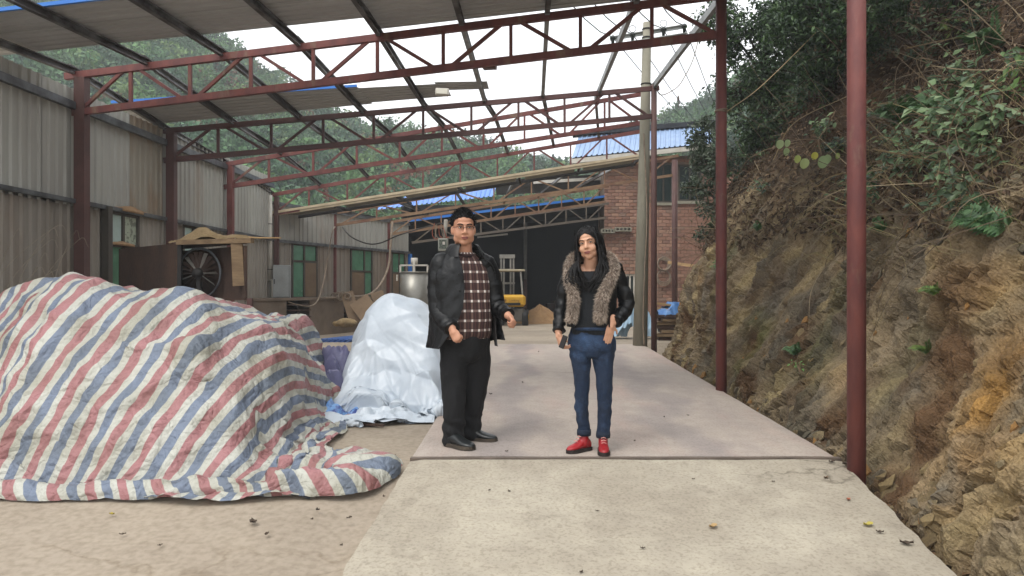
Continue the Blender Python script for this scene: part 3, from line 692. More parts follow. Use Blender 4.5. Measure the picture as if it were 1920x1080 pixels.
MB().box((XW+.07, 9.68, 1.2), (.1, .1, 2.0)).build('window_post', dfr, wl)
# sawdust heaped on the rail above the window
def heap(mb, c, rx, ry, h, rz=0., n=26, seed=0, flat=.0):
    V = []; F = []; c = Vector(c); k = 9
    for j in range(k+1):
        r = j/k
        for i in range(n):
            t = 2*math.pi*i/n; rr = r*(1+.18*math.sin(3*t+seed)+.1*math.sin(7*t+seed*2))
            x, y = rx*rr*math.cos(t), ry*rr*math.sin(t); z = h*max(0, (1-r)**1.1)*(1+.12*math.sin(9*t+j))
            V.append(c+Vector((x*math.cos(rz)-y*math.sin(rz), x*math.sin(rz)+y*math.cos(rz), z)))
    for j in range(k):
        for i in range(n): F.append((j*n+i, (j+1)*n+i, (j+1)*n+(i+1) % n, j*n+(i+1) % n))
    b = len(V); V += [v-Vector((0, 0, v.z-c.z+.03)) for v in V[k*n:(k+1)*n]]; 
    F += [(k*n+i, b+i, b+(i+1) % n, k*n+(i+1) % n) for i in range(n)]; F.append(tuple(b+n-1-i for i in range(n)))
    mb.add(V, F); return mb
dust = mat('sawdust', 'a98a68', '957655', 12, .95, .4, 60)
tag(heap(MB(), (XW+.05, 10.3, 2.212), .05, .5, .06, seed=2).build('sawdust_heap', dust, smooth=True), 'long low sawdust heap lying on the wall rail above the louvred window', 'sawdust')
tag(heap(MB(), (XW+.04, 10.1, 1.748), .045, .28, .03, seed=5).build('sawdust_heap', dust, smooth=True), 'thin sawdust heap on the sill of the louvred window', 'sawdust')

# second stretch of the wall, turned towards the hall
D2 = Vector((.4, 1, 0)).normalized(); N2 = Vector((D2.y, -D2.x, 0)); W0 = Vector((XW, 15.92, 0))
def W2(t, z, off=0.): return W0+D2*t+N2*off+Vector((0, 0, z))
wl2 = thing('sheet_wall', W0, 'grey corrugated wall stretch with green windows leading to the hall', 'wall')
def row2(t0, t1, z0, z1, m_):
    n = max(1, round((t1-t0)/.9)); s = (t1-t0)/n
    for i in range(n): MB().corr(W2(t0+i*s, z0), (0, 0, 1), z1-z0, D2, s+.01, N2, .16, .024).build('sheet', m_, wl2)
row2(0, 5.55, 2.14, 3.02, M['sheet'])
for a, b in ((0, .66), (1.5, 2.84), (3.74, 4.7)): row2(a, b, .0, 2.2, lowsheet)
row2(5.34, 5.55, 0, 2.2, lowsheet)
for a, b, h_ in ((0.66, 1.5, 0), (2.84, 3.74, 0), (4.7, 5.34, 0)): row2(a, b, 0, .95, lowsheet)
MB().bar(W2(0, 2.18, .05), W2(5.55, 2.18, .05), .05, .06).build('rail', M['galv'], wl2)
MB().bar(W2(0, 2.98, .05), W2(5.55, 2.98, .05), .05, .07).build('rail', M['galv'], wl2)
def win2(t0, t1, zs, tm, panes):
    f = MB(); rz = math.atan2(D2.y, D2.x)
    for t in (t0, tm, t1): f.box(W2(t, (zs[0]+zs[-1])/2, .01), (.05, .05, zs[-1]-zs[0]+.05), rz)
    for z in zs: f.box(W2((t0+t1)/2, z, .012), (t1-t0, .046, .05), rz)
    o = f.build('window', dfr, wl2)
    for (a, b, z0, z1, m_, off) in panes: MB().box(W2((a+b)/2, (z0+z1)/2, off), (b-a, .02, z1-z0), rz).build('pane', m_, o)
win2(.66, 1.5, (.95, 1.77, 2.15), 1.06, ((.69, 1.04, 1.79, 2.13, glass_gr, 0), (1.08, 1.48, 1.79, 2.13, glass_gr, 0), (.69, 1.04, .97, 1.75, glass_gr, 0), (1.08, 1.48, .97, 1.75, board, .02)))
win2(2.84, 3.74, (.95, 1.6, 2.15), 3.4, ((2.87, 3.38, 1.62, 2.13, glass_gr, 0), (3.42, 3.72, 1.62, 2.13, glass_gr, 0), (2.87, 3.38, .97, 1.58, board, .02), (3.42, 3.72, .97, 1.58, glass_gr, 0)))
win2(4.7, 5.34, (.95, 1.6, 2.15), 5.05, ((4.72, 5.03, 1.62, 2.13, glass_gr, 0), (5.07, 5.32, 1.62, 2.13, glass_gr, 0), (4.72, 5.03, .97, 1.58, board, .02), (5.07, 5.32, .97, 1.58, board, .02)))
MB().box(W2(5.6, 1.5, .04), (.12, .06, 1.3), math.atan2(D2.y, D2.x)).build('blue_trim', M['blue'], wl2)
# sheets under the two windows of the near wall
for a, b in ((9.7, 10.55), (11.88, 12.6)): MB().corr((XW, a, -.15), (0, 0, 1), 1.06, (0, 1, 0), b-a, (1, 0, 0), .15, .024).build('sheet', lowsheet, wl)
def spline(pts, n=8):
    pts = [Vector(p) for p in pts]; q = [pts[0]*2-pts[1]]+pts+[pts[-1]*2-pts[-2]]; out = []
    for i in range(1, len(q)-2):
        for k in range(n):
            t = k/n; a, b, c, d = q[i-1], q[i], q[i+1], q[i+2]
            out.append(.5*((2*b)+(c-a)*t+(2*a-5*b+4*c-d)*t*t+(-a+3*b-3*c+d)*t*t*t))
    return out+[pts[-1]]
def cable(name, pts, r, mtl, label, cat='cable', n=8, group=None):
    return tag(MB().tube(spline(pts, n), r, 6).build(name, mtl, smooth=True), label, cat, group)

# ------------------------------------------------------------------ the dark hall
hl = thing('open_hall', (-1, 24, .1), 'deep dark open fronted storage hall with blue roof edge', 'hall')
dk = mat('shade_dark_sheet', '1f2121', '161818', .6, .95, spec=.1); dk2 = mat('shade_dark_roof', '33302c', '262421', .8, .95, spec=.1)  # the closed hall's shade is put into these dark wall and roof colours
we = W2(5.7, 0)
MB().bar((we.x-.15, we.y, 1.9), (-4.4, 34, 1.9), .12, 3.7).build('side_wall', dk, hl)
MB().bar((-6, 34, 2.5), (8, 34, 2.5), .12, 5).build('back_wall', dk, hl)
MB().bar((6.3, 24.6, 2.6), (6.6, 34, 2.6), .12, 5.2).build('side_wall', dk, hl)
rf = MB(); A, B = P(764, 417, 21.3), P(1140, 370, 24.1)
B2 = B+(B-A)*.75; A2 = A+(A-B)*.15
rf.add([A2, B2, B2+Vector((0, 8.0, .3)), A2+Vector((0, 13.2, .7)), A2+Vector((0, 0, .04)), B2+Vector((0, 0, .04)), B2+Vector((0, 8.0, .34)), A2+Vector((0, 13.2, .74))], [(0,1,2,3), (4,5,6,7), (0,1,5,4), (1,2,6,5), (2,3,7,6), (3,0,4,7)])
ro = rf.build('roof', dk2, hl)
MB().bar(A+Vector((0, -.02, .04)), B+Vector((0, -.02, .04)), .04, .07).build('blue_edge', M['blue'], ro)
MB().bar(P(930, 352, 25.5), P(1140, 340, 25.5), .1, .5).build('clerestory', dk2, hl)
MB().bar(P(1000, 342, 25.3), P(1140, 334, 25.3), .06, .1).build('white_flashing', M['white'], hl)
bt = thing('blue_roof', P(710, 392, 21.6), 'bright blue corrugated roof sloping above the tan trusses', 'roof')
a, b, c, d = P(708, 393, 21.6), P(926, 368, 23), P(930, 353, 26), P(716, 374, 25)
for i in range(4):
    q0, q1 = i/4, (i+1)/4
    sheetq(MB(), a.lerp(b, q0), d.lerp(c, q0), d.lerp(c, q1), a.lerp(b, q1), .16, .03, (0, -.2, 1)).build('sheet', M['blue'], bt)
MB().bar(P(895, 445, 24), P(952, 439, 24), .05, .05).build('tube_lamp', M['white']); tag(bpy.data.objects['tube_lamp'], 'unlit white tube lamp hanging under the shadowed truss', 'lamp')
# clutter on the hall floor
for i, (px, w_, h_, Y) in enumerate(((1010, .5, .35, 28), (1040, .7, .5, 29), (1090, .9, .6, 30), (1120, .5, .4, 28))):
    t = MB(); p = P(px, 545, Y); t.box((p.x, Y, .12+h_/2), (w_, .5, h_), .2*i).box((p.x+.1, Y+.05, .12+h_+.05), (w_*.6, .4, .1), .3*i)
    tag(t.build('crate', M['rust'] if i % 2 else dk, bevel=.01), 'dim crate with a lid on the dark hall floor', 'crate', 'crates in the hall')

# ------------------------------------------------------------------ brick building
YBK = 24.0; XL = P(1133, 0, YBK).x
bb = thing('brick_building', (XL+2, YBK, 0), 'two storey bare brick building with pale blue roof behind the pole', 'building')
mortar = mat('mortar', '84705f', '6e5c4f', 3, .95, .3, 30)
wz1 = lambda X: 5.42+.05*(X-XL)
XR = XL+4.2
win = [(P(1227, 0, YBK).x, P(1262, 0, YBK).x, P(0, 380, YBK).z, P(0, 305, YBK).z), (P(1272, 0, YBK).x, P(1316, 0, YBK).x, P(0, 377, YBK).z, P(0, 308, YBK).z), (P(1172, 0, YBK).x, P(1191, 0, YBK).x, P(0, 562, YBK).z, P(0, 514, YBK).z)]
# mortar core built round the openings
def core(x0, x1, z0, z1): MB().box(((x0+x1)/2, YBK+.14, (z0+z1)/2), (x1-x0, .22, z1-z0)).build('wall_core', mortar, bb)
core(XL, win[2][0], 0, 5.45); core(win[2][0], win[2][1], 0, win[2][2]); core(win[2][0], win[2][1], win[2][3], 5.45); core(win[2][1], win[0][0], 0, 5.45)
core(win[0][0], XR, 0, win[0][2]); core(win[0][1], win[1][0], win[0][2], 5.45); core(win[1][1], XR, win[0][2], 5.45); core(win[0][0], win[0][1], win[0][3], 5.45); core(win[1][0], win[1][1], win[1][3], 5.45); core(win[1][0], win[1][1], win[0][2], win[1][2])
MB().box((XL+.12, YBK+.9, 2.7), (.22, 1.3, 5.4)).build('side_wall', mortar, bb)
MB().box((XL+2.1, YBK+2.2, 2.7), (4.2, .2, 5.4)).build('rear_wall', mortar, bb)
bricks_m = [mat('brick_%d' % i, c, c2, 14, .9, .35, 60) for i, (c, c2) in enumerate((('936f5e', '836252'), ('9e7a6a', '8e6c5b'), ('87675a', '78594c'), ('a58370', '947360'), ('8e7466', '7e6556')))]
def brick_mesh(m_, w_=.222, h_=.098):
    mb = MB().box((0, 0, 0), (w_, .05, h_)); me = new_mesh('brick', mb.V, mb.F); bm = bmesh.new(); bm.from_mesh(me); bmesh.ops.bevel(bm, geom=bm.edges[:], offset=.006, segments=1, affect='EDGES'); bmesh.ops.recalc_face_normals(bm, faces=bm.faces); bm.to_mesh(me); bm.free(); me.materials.append(m_); return me
bmesh_list = [brick_mesh(m_) for m_ in bricks_m]; half = [brick_mesh(m_, .106) for m_ in bricks_m]
pos = []; row = 0; z = .06
while z < 5.38:
    x = XL+(.0 if row % 2 == 0 else -.117)
    while x < XR-.1:
        hf = (x < XL-.01); xc = x+.117 if not hf else XL+.055
        inside = any(w0-.1 < xc < w1+.1 and z0-.06 < z < z1_+.05 for w0, w1, z0, z1_ in win)
        if not inside: pos.append((xc, z, hf))
        x += .234
    z += .109; row += 1
def seen(p):
    px = CX+FPX*p[0]/YBK; py = CY-FPX*(p[1]-CAMH)/YBK
    return (1130 < px < 1196 and 300 < py < 560) or (1226 < px < 1312 and 382 < py < 565)
vis = [p for p in pos if seen(p)]; vis.sort(key=lambda p: abs(p[0]-P(1180, 0, YBK).x)); rest = [p for p in pos if not seen(p)]+vis[300:]; vis = vis[:300]
loc0 = Vector(bb.location)
for (x, z, hf) in vis:
    o = bpy.data.objects.new('brick', (half if hf else bmesh_list)[rng.integers(5)]); COL.objects.link(o); o.parent = bb
    o.location = Vector((x, YBK+.018-rng.uniform(0, .008), z))-loc0; o.rotation_euler = (0, rng.uniform(-.01, .01), rng.uniform(-.012, .012))
rb = MB()
for (x, z, hf) in rest: rb.box((x, YBK+.02, z), (.106 if hf else .222, .05, .098))
o = rb.build('brickwork', bricks_m[0], bb); o['kind'] = 'stuff'
tealglass = mat('dim_teal_glass', '2c3a38', '22302f', 2, .15)
for i, (w0, w1, z0, z1_) in enumerate(win):
    f = MB(); f.box(((w0+w1)/2, YBK+.1, z0+.03), (w1-w0, .12, .06)).box(((w0+w1)/2, YBK+.1, z1_-.03), (w1-w0, .12, .06))
    for x in (w0+.03, (w0+w1)/2, w1-.03): f.box((x, YBK+.098, (z0+z1_)/2), (.05, .11, z1_-z0))
    fo_ = f.build('window', dfr if i < 2 else M['white'], bb); MB().box(((w0+w1)/2, YBK+.12, (z0+z1_)/2), (w1-w0-.05, .02, z1_-z0-.05)).build('pane', tealglass, fo_)
    MB().box(((w0+w1)/2, YBK-.01, z0-.05), (w1-w0+.2, .14, .09)).build('sill', M['concrete_pole'], bb)
a, b, c, d = P(1072, 296, 23.4), P(1335, 268, 23.4), P(1330, 236, 26.2), P(1085, 256, 26.2)
rp = MB(); 
for i in range(9):
    q0, q1 = i/9, (i+1)/9
    s_ = sheetq(MB(), a.lerp(b, q0), d.lerp(c, q0), d.lerp(c, q1+.002), a.lerp(b, q1+.002), .2, .03, (0, -.3, 1)).build('roof_sheet', M['blue_pale'], bb)
MB().bar(d+Vector((-.2, 0, .08)), c+Vector((.2, 0, .08)), .5, .16).build('ridge_cap', mat('dark_tile', '32343a', '26282c', 6, .85, .5, 20), bb)
MB().bar(a+Vector((0, .05, -.1)), b+Vector((0, .05, -.1)), .08, .14).build('fascia', M['white'], bb)
MB().add([a+Vector((0, .1, -.05)), b+Vector((0, .1, -.05)), c+Vector((0, 0, -.2)), d+Vector((0, 0, -.2))], [(0,1,2,3)]).build('soffit', dk2, bb)
for i, (x0, x1, y0) in enumerate(((1127, 1152, 433), (1153, 1184, 430))):
    pA, pB = P(x0, y0, 23.8), P(x1, y0, 23.8); t = thing('hollow_block', (pA+pB)/2-Vector((0, 0, .06)), 'grey hollow concrete block on the brick wall, %s' % ('beside the open hall' if i == 0 else 'nearer the pole'), 'block', 'blocks jutting from the brick wall')
    L_w = pB.x-pA.x; mb = MB(); c0 = (pA+pB)/2
    mb.box(c0+Vector((0, .1, .05)), (L_w, .3, .03)).box(c0+Vector((0, .1, -.05)), (L_w, .3, .03))
    for k in range(5): mb.box((pA.x+.02+(L_w-.04)*k/4, c0.y+.1, c0.z), (.045, .3, .075))
    mb.box(c0+Vector((0, .2, 0)), (L_w-.02, .02, .072)); mb.build('body', M['concrete_pole'], t)
# cable coil, board and pipe on the brick wall
cl = MB(); pc = P(1243, 497, YBK-.08)
for i in range(5): cl.ring(pc+Vector((.01*i, -.01*i, .012*i)), (.1, -1, .05*i), .17+.012*i, .02, 22, 6)
for i in range(3): cl.ring(pc+Vector((.02, -.02, -.36-.03*i)), (.1, -1, .1), .2+.02*i, .018, 22, 6)
tag(cl.build('cable_coil', M['cable'], smooth=True), 'brown cable coil hung on the brick wall beside the post', 'coil')
a, b = P(1254, 492, 23.4), P(1316, 501, 23.0); tag(MB().bar(a, b, .3, .09).build('board', M['wood_pale']), 'pale board fixed level across the lower brick wall', 'board')
tag(MB().tube([P(1224, 352, 13.2), P(1224, 590, 13.2)], .02, 8).build('white_pipe', M['white'], smooth=True), 'thin white pipe standing behind the brown post', 'pipe')

# ------------------------------------------------------------------ utility pole, wires
up = thing('utility_pole', P(1201, 646, 13.0), 'tapered grey concrete utility pole with crossarms beside the deck', 'pole')
b0, t0 = P(1200, 652, 13), P(1213.5, 43, 13)
MB().tube([b0, b0.lerp(t0, .5), t0], [.128, .1, .072], 20).build('shaft', M['concrete_pole'], up, True)
for fy, rr_ in ((55, .078), (71, .079), (158, .084)):
    p = b0.lerp(t0, (652-fy)/609); MB().ring(p, (0, 0, 1), rr_, .012, 20, 6).build('band', M['dark'], up, True)
arm = mat('galvanised_arm', 'a7aaa6', '8d908c', 5, .5, metal=.3)
for (x0, y0, x1, y1, dy) in ((1144, 70, 1286, 46, .1), (1146, 84, 1288, 62, -.1)):
    a, b = P(x0, y0, 13+dy), P(x1, y1, 13+dy); MB().bar(a, b, .06, .012).bar(a+Vector((0, .024, -.028)), b+Vector((0, .024, -.028)), .012, .06).build('crossarm', arm, up)
ins = [P(1149, 73, 13), P(1186, 67, 13), P(1244, 57, 13), P(1283, 51, 13)]
blk = mat('dark_porcelain', '1f2422', '2a302d', 5, .25)
for p in ins:
    MB().tube([p-Vector((0, 0, .1)), p-Vector((0, 0, .02)), p, p+Vector((0, 0, .03)), p+Vector((0, 0, .06))], [.025, .03, .055, .05, .02], 10).build('insulator', blk, up, True)
for p in ins[1:3]: MB().ring(p+Vector((.0, 0, .12)), (0, 1, 0), .06, .006, 16, 5).build('jumper', M['dark'], up, True)
wire_m = mat('wire', '2b2c2d', None, rough=.6)
for i, p in enumerate(ins):
    far = P(1372+i*9, 300+i*6, 42); nearp = P((1018, 1062, 1140, 1200)[i], -60, 8.5)
    pts = [nearp]+[nearp.lerp(p, t)-Vector((0, 0, .12*4*t*(1-t))) for t in (.25, .5, .75)]+[p+Vector((0, 0, .03))]+[p.lerp(far, t)-Vector((0, 0, 1.2*4*t*(1-t)*.25)) for t in (.15, .35, .6, .8)]+[far]
    tag(MB().tube(pts, .009, 5).build('power_line', wire_m), 'thin power line running over the pole crossarm towards the hill', 'wire', 'lines on the pole')
cable('service_cable', [P(1313, 60, 12.5), P(1300, 110, 12.7), P(1283, 145, 13), P(1268, 165, 13), P(1240, 178, 12.8), P(1228, 160, 12.8)], .008, M['cable'], 'kinked thin service cable looping from the trees to the post')
cable('pole_cable', [P(1207, 250, 12.86), P(1213, 400, 12.84), P(1209, 500, 12.83), P(1206, 600, 12.82), P(1208, 648, 12.8)], .012, M['cable'], 'brown cable running down the concrete pole')

# ------------------------------------------------------------------ fan box on its stand
A_, B_, C_ = Vector((-3.8, 8.0, 0)), Vector((-2.98, 7.78, 0)), Vector((-5.08, 9.15, 0))
zb, zt_ = 1.03, 1.60
fb = thing('fan_box', ((A_+B_)/2).to_tuple(), 'rusty brown steel box housing a big fan behind the striped tarp', 'fan')
ux = (B_-A_).normalized(); uy = (C_-A_).normalized(); dep = (C_-A_).length; wd = (B_-A_).length
uz = Vector((0, 0, 1))
def plate(name, o_, e1, e2, n, th, m_):
    o_, e1, e2, n = Vector(o_), Vector(e1), Vector(e2), Vector(n).normalized()*th
    V = [o_, o_+e1, o_+e1+e2, o_+e2]; return MB().add(V+[v+n for v in V], [(3,2,1,0), (4,5,6,7), (0,1,5,4), (1,2,6,5), (2,3,7,6), (3,0,4,7)]).build(name, m_, fb)
a0 = A_+uz*zb; hgt = uz*(zt_-zb); nl = Vector((-uy.y, uy.x, 0))
if nl.dot(ux) < 0: nl = -nl
plate('side_panel', a0, uy*dep, hgt, nl, .02, M['rust']); plate('side_panel', a0+ux*wd-nl*.02, uy*dep*.9, hgt*.96, nl, .02, M['rust'])
plate('top_panel', a0+hgt, uy*dep, ux*wd, uz, .02, M['rust']); plate('bottom_panel', a0-uz*.02, uy*dep, ux*wd, uz, .02, M['rust'])
plate('back_panel', a0+uy*dep, ux*wd, hgt, -uy, .02, M['dark'])
for o_ in (A_, A_+ux*wd, C_, C_+ux*wd): MB().bar(o_+uz*(g(8)-.05)+nl*.03, o_+uz*zb+nl*.03, .05, .05).build('leg', M['red_dark'], fb)
MB().bar(a0+nl*.01, a0+hgt+nl*.01-uy*.01, .04, .04).build('edge_angle', M['dark'], fb)
fc = a0+ux*(wd*.52)+uz*.27+uy*.35; ax = -Vector((ux.y, -ux.x, 0)); ax = Vector((ux.y, -ux.x, 0))
fan = MB().ring(fc, ax, .27, .012, 40, 6).build('fan_ring', M['galv'], fb, True)
MB().tube([fc-ax*.05, fc+ax*.06], [.06, .05], 14).build('fan_hub', M['dark'], fb, True)
bl = mat('pale_blade', '8d8880', '6f6a62', 6, .6)
for i in range(22):
    t = 2*math.pi*i/22; e = ux*math.cos(t)+uz*math.sin(t); tn = ux*(-math.sin(t))+uz*math.cos(t)
    V = [fc+e*.06-tn*.008, fc+e*.06+tn*.008+ax*.012, fc+e*.235+tn*.016+ax*.025, fc+e*.235-tn*.01-ax*.01]
    n_ = ax*.004; MB().add(V+[v+n_ for v in V], [(0,1,2,3), (7,6,5,4), (0,4,5,1), (1,5,6,2), (2,6,7,3), (3,7,4,0)]).build('blade', bl if i % 4 == 0 else M['rust'], fb)
MB().bar(fc-uz*.3, fc, .05, .04, up=(0, 1, 0)).build('motor_bracket', M['dark'], fb)
MB().bar(A_+ux*(wd*.86)+uz*1.16-uy*.03, A_+ux*(wd*.83)+uz*1.61-uy*.03, .12, .02, up=(0, 1, 0)).build('front_board', M['wood'], fb)
MB().bar(A_-ux*.02+uz*1.625-uy*.02, B_+ux*.05+uz*1.63-uy*.02, .06, .05).build('top_batten', M['wood'], fb)
# sacking heaped on the box
sk = MB(); nS = 26; V = []; F = []
for j in range(13):
    for i in range(nS+1):
        u, v = i/nS, j/12; p_ = A_+ux*(wd*(-.02+1.05*u))+uy*(dep*(-.02+.17*v))
        h_ = .13*math.exp(-((u-.38)/.24)**2)*math.exp(-((v-.3)/.35)**2)+.05*math.exp(-((u-.85)/.2)**2)+.02*float(fbm(u*6, v*6, 1., 3))
        z_ = 1.645+max(h_, 0)
        if j == 0: z_ -= .03+.03*float(fbm(u*5, 3., 2., 2))
        if i in (0, nS): z_ -= .02
        V.append(p_+uz*z_)
for j in range(12):
    for i in range(nS): F.append((j*(nS+1)+i, j*(nS+1)+i+1, (j+1)*(nS+1)+i+1, (j+1)*(nS+1)+i))
sack = mat('dusty_sacking', '94805f', '7d6a4d', 7, .95, .4, 70)
tag(sk.add(V, F).build('sacking', sack, smooth=True), 'dusty tan sacking heaped on top of the fan box', 'sacking')
tag(MB().tube([P(455, 444, 7.9), P(480, 446, 7.85), P(527, 446, 7.8)], [.012, .01, .006], 6).build('stick', M['wood_pale']), 'thin pale stick poking out from the sacking on the fan box', 'stick')

# ------------------------------------------------------------------ low concrete wall with racks
lw = thing('low_wall', W2(1.5, .05, .3), 'low dusty concrete wall with dark shelf openings under the windows', 'wall')
conc = mat('dusty_render', '7a6c5e', '685b4e', 2.5, .92, .3, 25, c3='8b7a66', c3lo=.5, c3hi=.8)
rz2 = math.atan2(D2.y, D2.x)
def lwb(t0, t1, z0, z1, m_=conc, off=.32, th=.4, nm='block'): return MB().box(W2((t0+t1)/2, (z0+z1)/2, off), (t1-t0, th, z1-z0), rz2).build(nm, m_, lw)
lwb(-1.4, -.12, -.05, .9); lwb(.62, 1.86, -.05, .9); lwb(-.12, .62, -.05, .5); lwb(1.86, 2.7, -.05, .36); lwb(2.7, 4.2, -.05, .9)
lwb(-1.4, 4.2, .903, .96, nm='coping', th=.46)
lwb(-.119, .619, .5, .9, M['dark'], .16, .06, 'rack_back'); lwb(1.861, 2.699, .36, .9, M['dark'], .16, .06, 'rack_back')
for z in (.53, .68, .8): lwb(-.118, .618, z, z+.025, M['rust'], .42, .3, 'shelf')
for z in (.42, .58, .74): lwb(1.862, 2.698, z, z+.025, M['rust'], .42, .3, 'shelf')
for t_ in (2.12, 2.42): lwb(t_, t_+.03, .365, .895, M['rust'], .46, .12, 'divider')
# cabinet and drainpipe
cb = thing('switch_cabinet', W2(.25, .95, .15), 'pale grey steel switch cabinet mounted beside the drainpipe', 'cabinet')
p0_, p1_ = P(512, 497, 15.75), P(543, 559, 15.75)
MB().box(((p0_.x+p1_.x)/2, 15.8, (p0_.z+p1_.z)/2), (p1_.x-p0_.x, .2, p0_.z-p1_.z), .25).build('case', mat('cabinet_grey', '8c8f8e', '7c7e7c', 4, .5), cb, bevel=.012)
MB().box(((p0_.x+p1_.x)/2+.01, 15.69, (p0_.z+p1_.z)/2), (p1_.x-p0_.x-.05, .02, p0_.z-p1_.z-.06), .25).build('door', mat('cabinet_door', '969997', '868986', 4, .45), cb)
MB().box((p0_.x+.06, 15.66, (p0_.z+p1_.z)/2), (.02, .03, .1), .25).build('handle', M['dark'], cb)
dp = thing('drainpipe', P(507, 565, 15.7), 'white plastic drainpipe running down the dark column', 'pipe')
MB().tube([P(506, 366, 15.75), P(506, 526, 15.75)], .048, 14).build('upper_pipe', M['white'], dp, True)
MB().tube(spline([P(511, 524, 15.72), P(511, 550, 15.72), P(512, 563, 15.7), P(521, 567, 15.65), P(532, 567, 15.6)], 5), .026, 10).build('lower_pipe', M['white'], dp, True)
for y_ in (420, 505): MB().ring(P(506, y_, 15.75), (0, 0, 1), .05, .008, 14, 5).build('clamp', M['dark'], dp)
# hoses and cables along the wall
cable('grey_hose', [P(736, 416, 19.4), P(733, 450, 19.2), P(728, 500, 19), P(712, 535, 18.3), P(690, 553, 17.8), P(655, 557, 17.3), P(610, 559, 16.8), P(560, 561, 16.2), P(520, 562, 15.6)], .03, M['cable'], 'long grey hose hanging from the tan truss and trailing along the low wall', 'hose')
cable('black_cable', [P(642, 426, 17.6), P(660, 445, 17.2), P(690, 457, 17), P(715, 455, 17), P(745, 442, 17), P(790, 428, 17.5), P(830, 418, 18)], .016, mat('black_cable', '2b2926', '3b3833', 6, .7), 'black cable sagging between the slim column and the truss')
cable('wall_cable', [P(540, 566, 15.5), P(560, 572, 15.5), P(580, 574, 15.5), P(594, 566, 15.7), P(604, 540, 16), P(612, 500, 16.4), P(622, 440, 17), P(628, 425, 17.4)], .012, M['cable'], 'thin pale cable climbing from the low wall to the slim column')
cable('loose_cable', [P(556, 570, 15.8), P(563, 590, 15.7), P(572, 600, 15.7), P(578, 597, 15.7)], .01, mat('dark_cord', '3b352f', None, rough=.8), 'short dark cord hanging over the low wall face')
tg = MB()
for i in range(9): tg.ring(P(628+i*3, 556+2*math.sin(i*2), 17.1-.03*i), (.3*math.sin(i), 1, .5*math.cos(i*2)), .09+.02*math.sin(i*3), .013, 14, 5)
tag(tg.build('cable_tangle', M['cable'], smooth=True), 'tangle of dusty cable rings lying on the low wall', 'cable')
# boards leaning, sack, blue sheets
for i, (x0, y0, x1, y1, Y, w_) in enumerate(((650, 548, 668, 606, 16.6, .28), (672, 562, 700, 600, 16.3, .45), (706, 548, 716, 575, 17.5, .3))):
    a, b = P(x0, y0, Y+.4), P(x1, y1, Y); tag(MB().bar(a, b, w_, .03, up=(.2, -1, .2)).build('board', board), ['narrow tan board leaning on the low wall by the racks', 'wide tan board leaning low against the wall beside the sack', 'short tan board leaning behind the white heap'][i], 'board', 'boards leaning by the racks')
sp_ = P(648, 612, 16.0); sm = MB().ell(sp_+Vector((0, 0, .08)), (.2, .16, .1)).ell(sp_+Vector((.12, 0, .07)), (.14, .13, .08)).ell(sp_+Vector((-.18, .02, .06)), (.1, .1, .06))
me = displace(remesh(sm, .015, 4), lambda c: fbm(c[:, 0]*9, c[:, 1]*9, c[:, 2]*9, 3)*.015); tag(link('sack', me, sack), 'lumpy tan sack slumped at the foot of the leaning boards', 'sack')
for i in range(4):
    o_ = P(586+i*3, 648-i*1, 14.3+.05*i); o_.z = .11+.018*i
    tag(MB().corr(o_, (.35, 1, 0), 2.1, (1, -.12, 0), .68, (0, 0, 1), .11, .02).build('blue_sheet', M['blue_dusty']), 'blue corrugated sheet in the low stack on the yard floor', 'sheet', 'blue sheets stacked on the yard')

# ------------------------------------------------------------------ tank
tk = thing('steel_tank', P(779, 605, 16.2), 'dull steel mixing tank with top frame and motor by the hall', 'tank')
tc0 = P(779, 545, 16.2); R_ = .33; steel = mat('dull_stainless', '8f8d86', '7d7a72', 3, .38, .05, 30, metal=.55, c3='7f6547', c3lo=.58, c3hi=.66, c3scale=2.2)
zT = P(0, 511, 16.2).z
MB().tube([(tc0.x, 16.2, .42), (tc0.x, 16.2, .6), (tc0.x, 16.2, zT)], [.22, R_, R_], 28).build('drum', steel, tk, True)
MB().ring((tc0.x, 16.2, zT), (0, 0, 1), R_, .018, 28, 6).build('rim', steel, tk, True)
MB().ring((tc0.x, 16.2, .62), (0, 0, 1), R_+.003, .014, 28, 6).build('hoop', steel, tk, True)
for i in range(3):
    t = 2*math.pi*i/3+.6; MB().bar((tc0.x+.26*math.cos(t), 16.2+.26*math.sin(t), .08), (tc0.x+.26*math.cos(t), 16.2+.26*math.sin(t), .6), .06, .06).build('leg', M['rust'], tk)
zf = P(0, 498, 16.2).z; fr = MB()
for sx_ in (-1, 1): fr.bar((tc0.x+sx_*.29, 16.0, zT), (tc0.x+sx_*.29, 16.0, zf), .035, .035)
fr.bar((tc0.x-.29, 16.0, zf), (tc0.x+.29, 16.0, zf), .035, .035).bar((tc0.x, 16.0, zT), (tc0.x, 16.0, zf+.1), .05, .05); fr.build('top_frame', M['white'], tk)
MB().tube([(tc0.x, 16.05, zf+.03), (tc0.x, 16.05, zf+.16)], [.075, .075], 14).build('motor', M['white'], tk, True)
MB().tube([(tc0.x-R_-.05, 16.1, zT-.05), (tc0.x-R_-.05, 16.1, zT-.18)], .022, 8).build('valve', M['white'], tk)
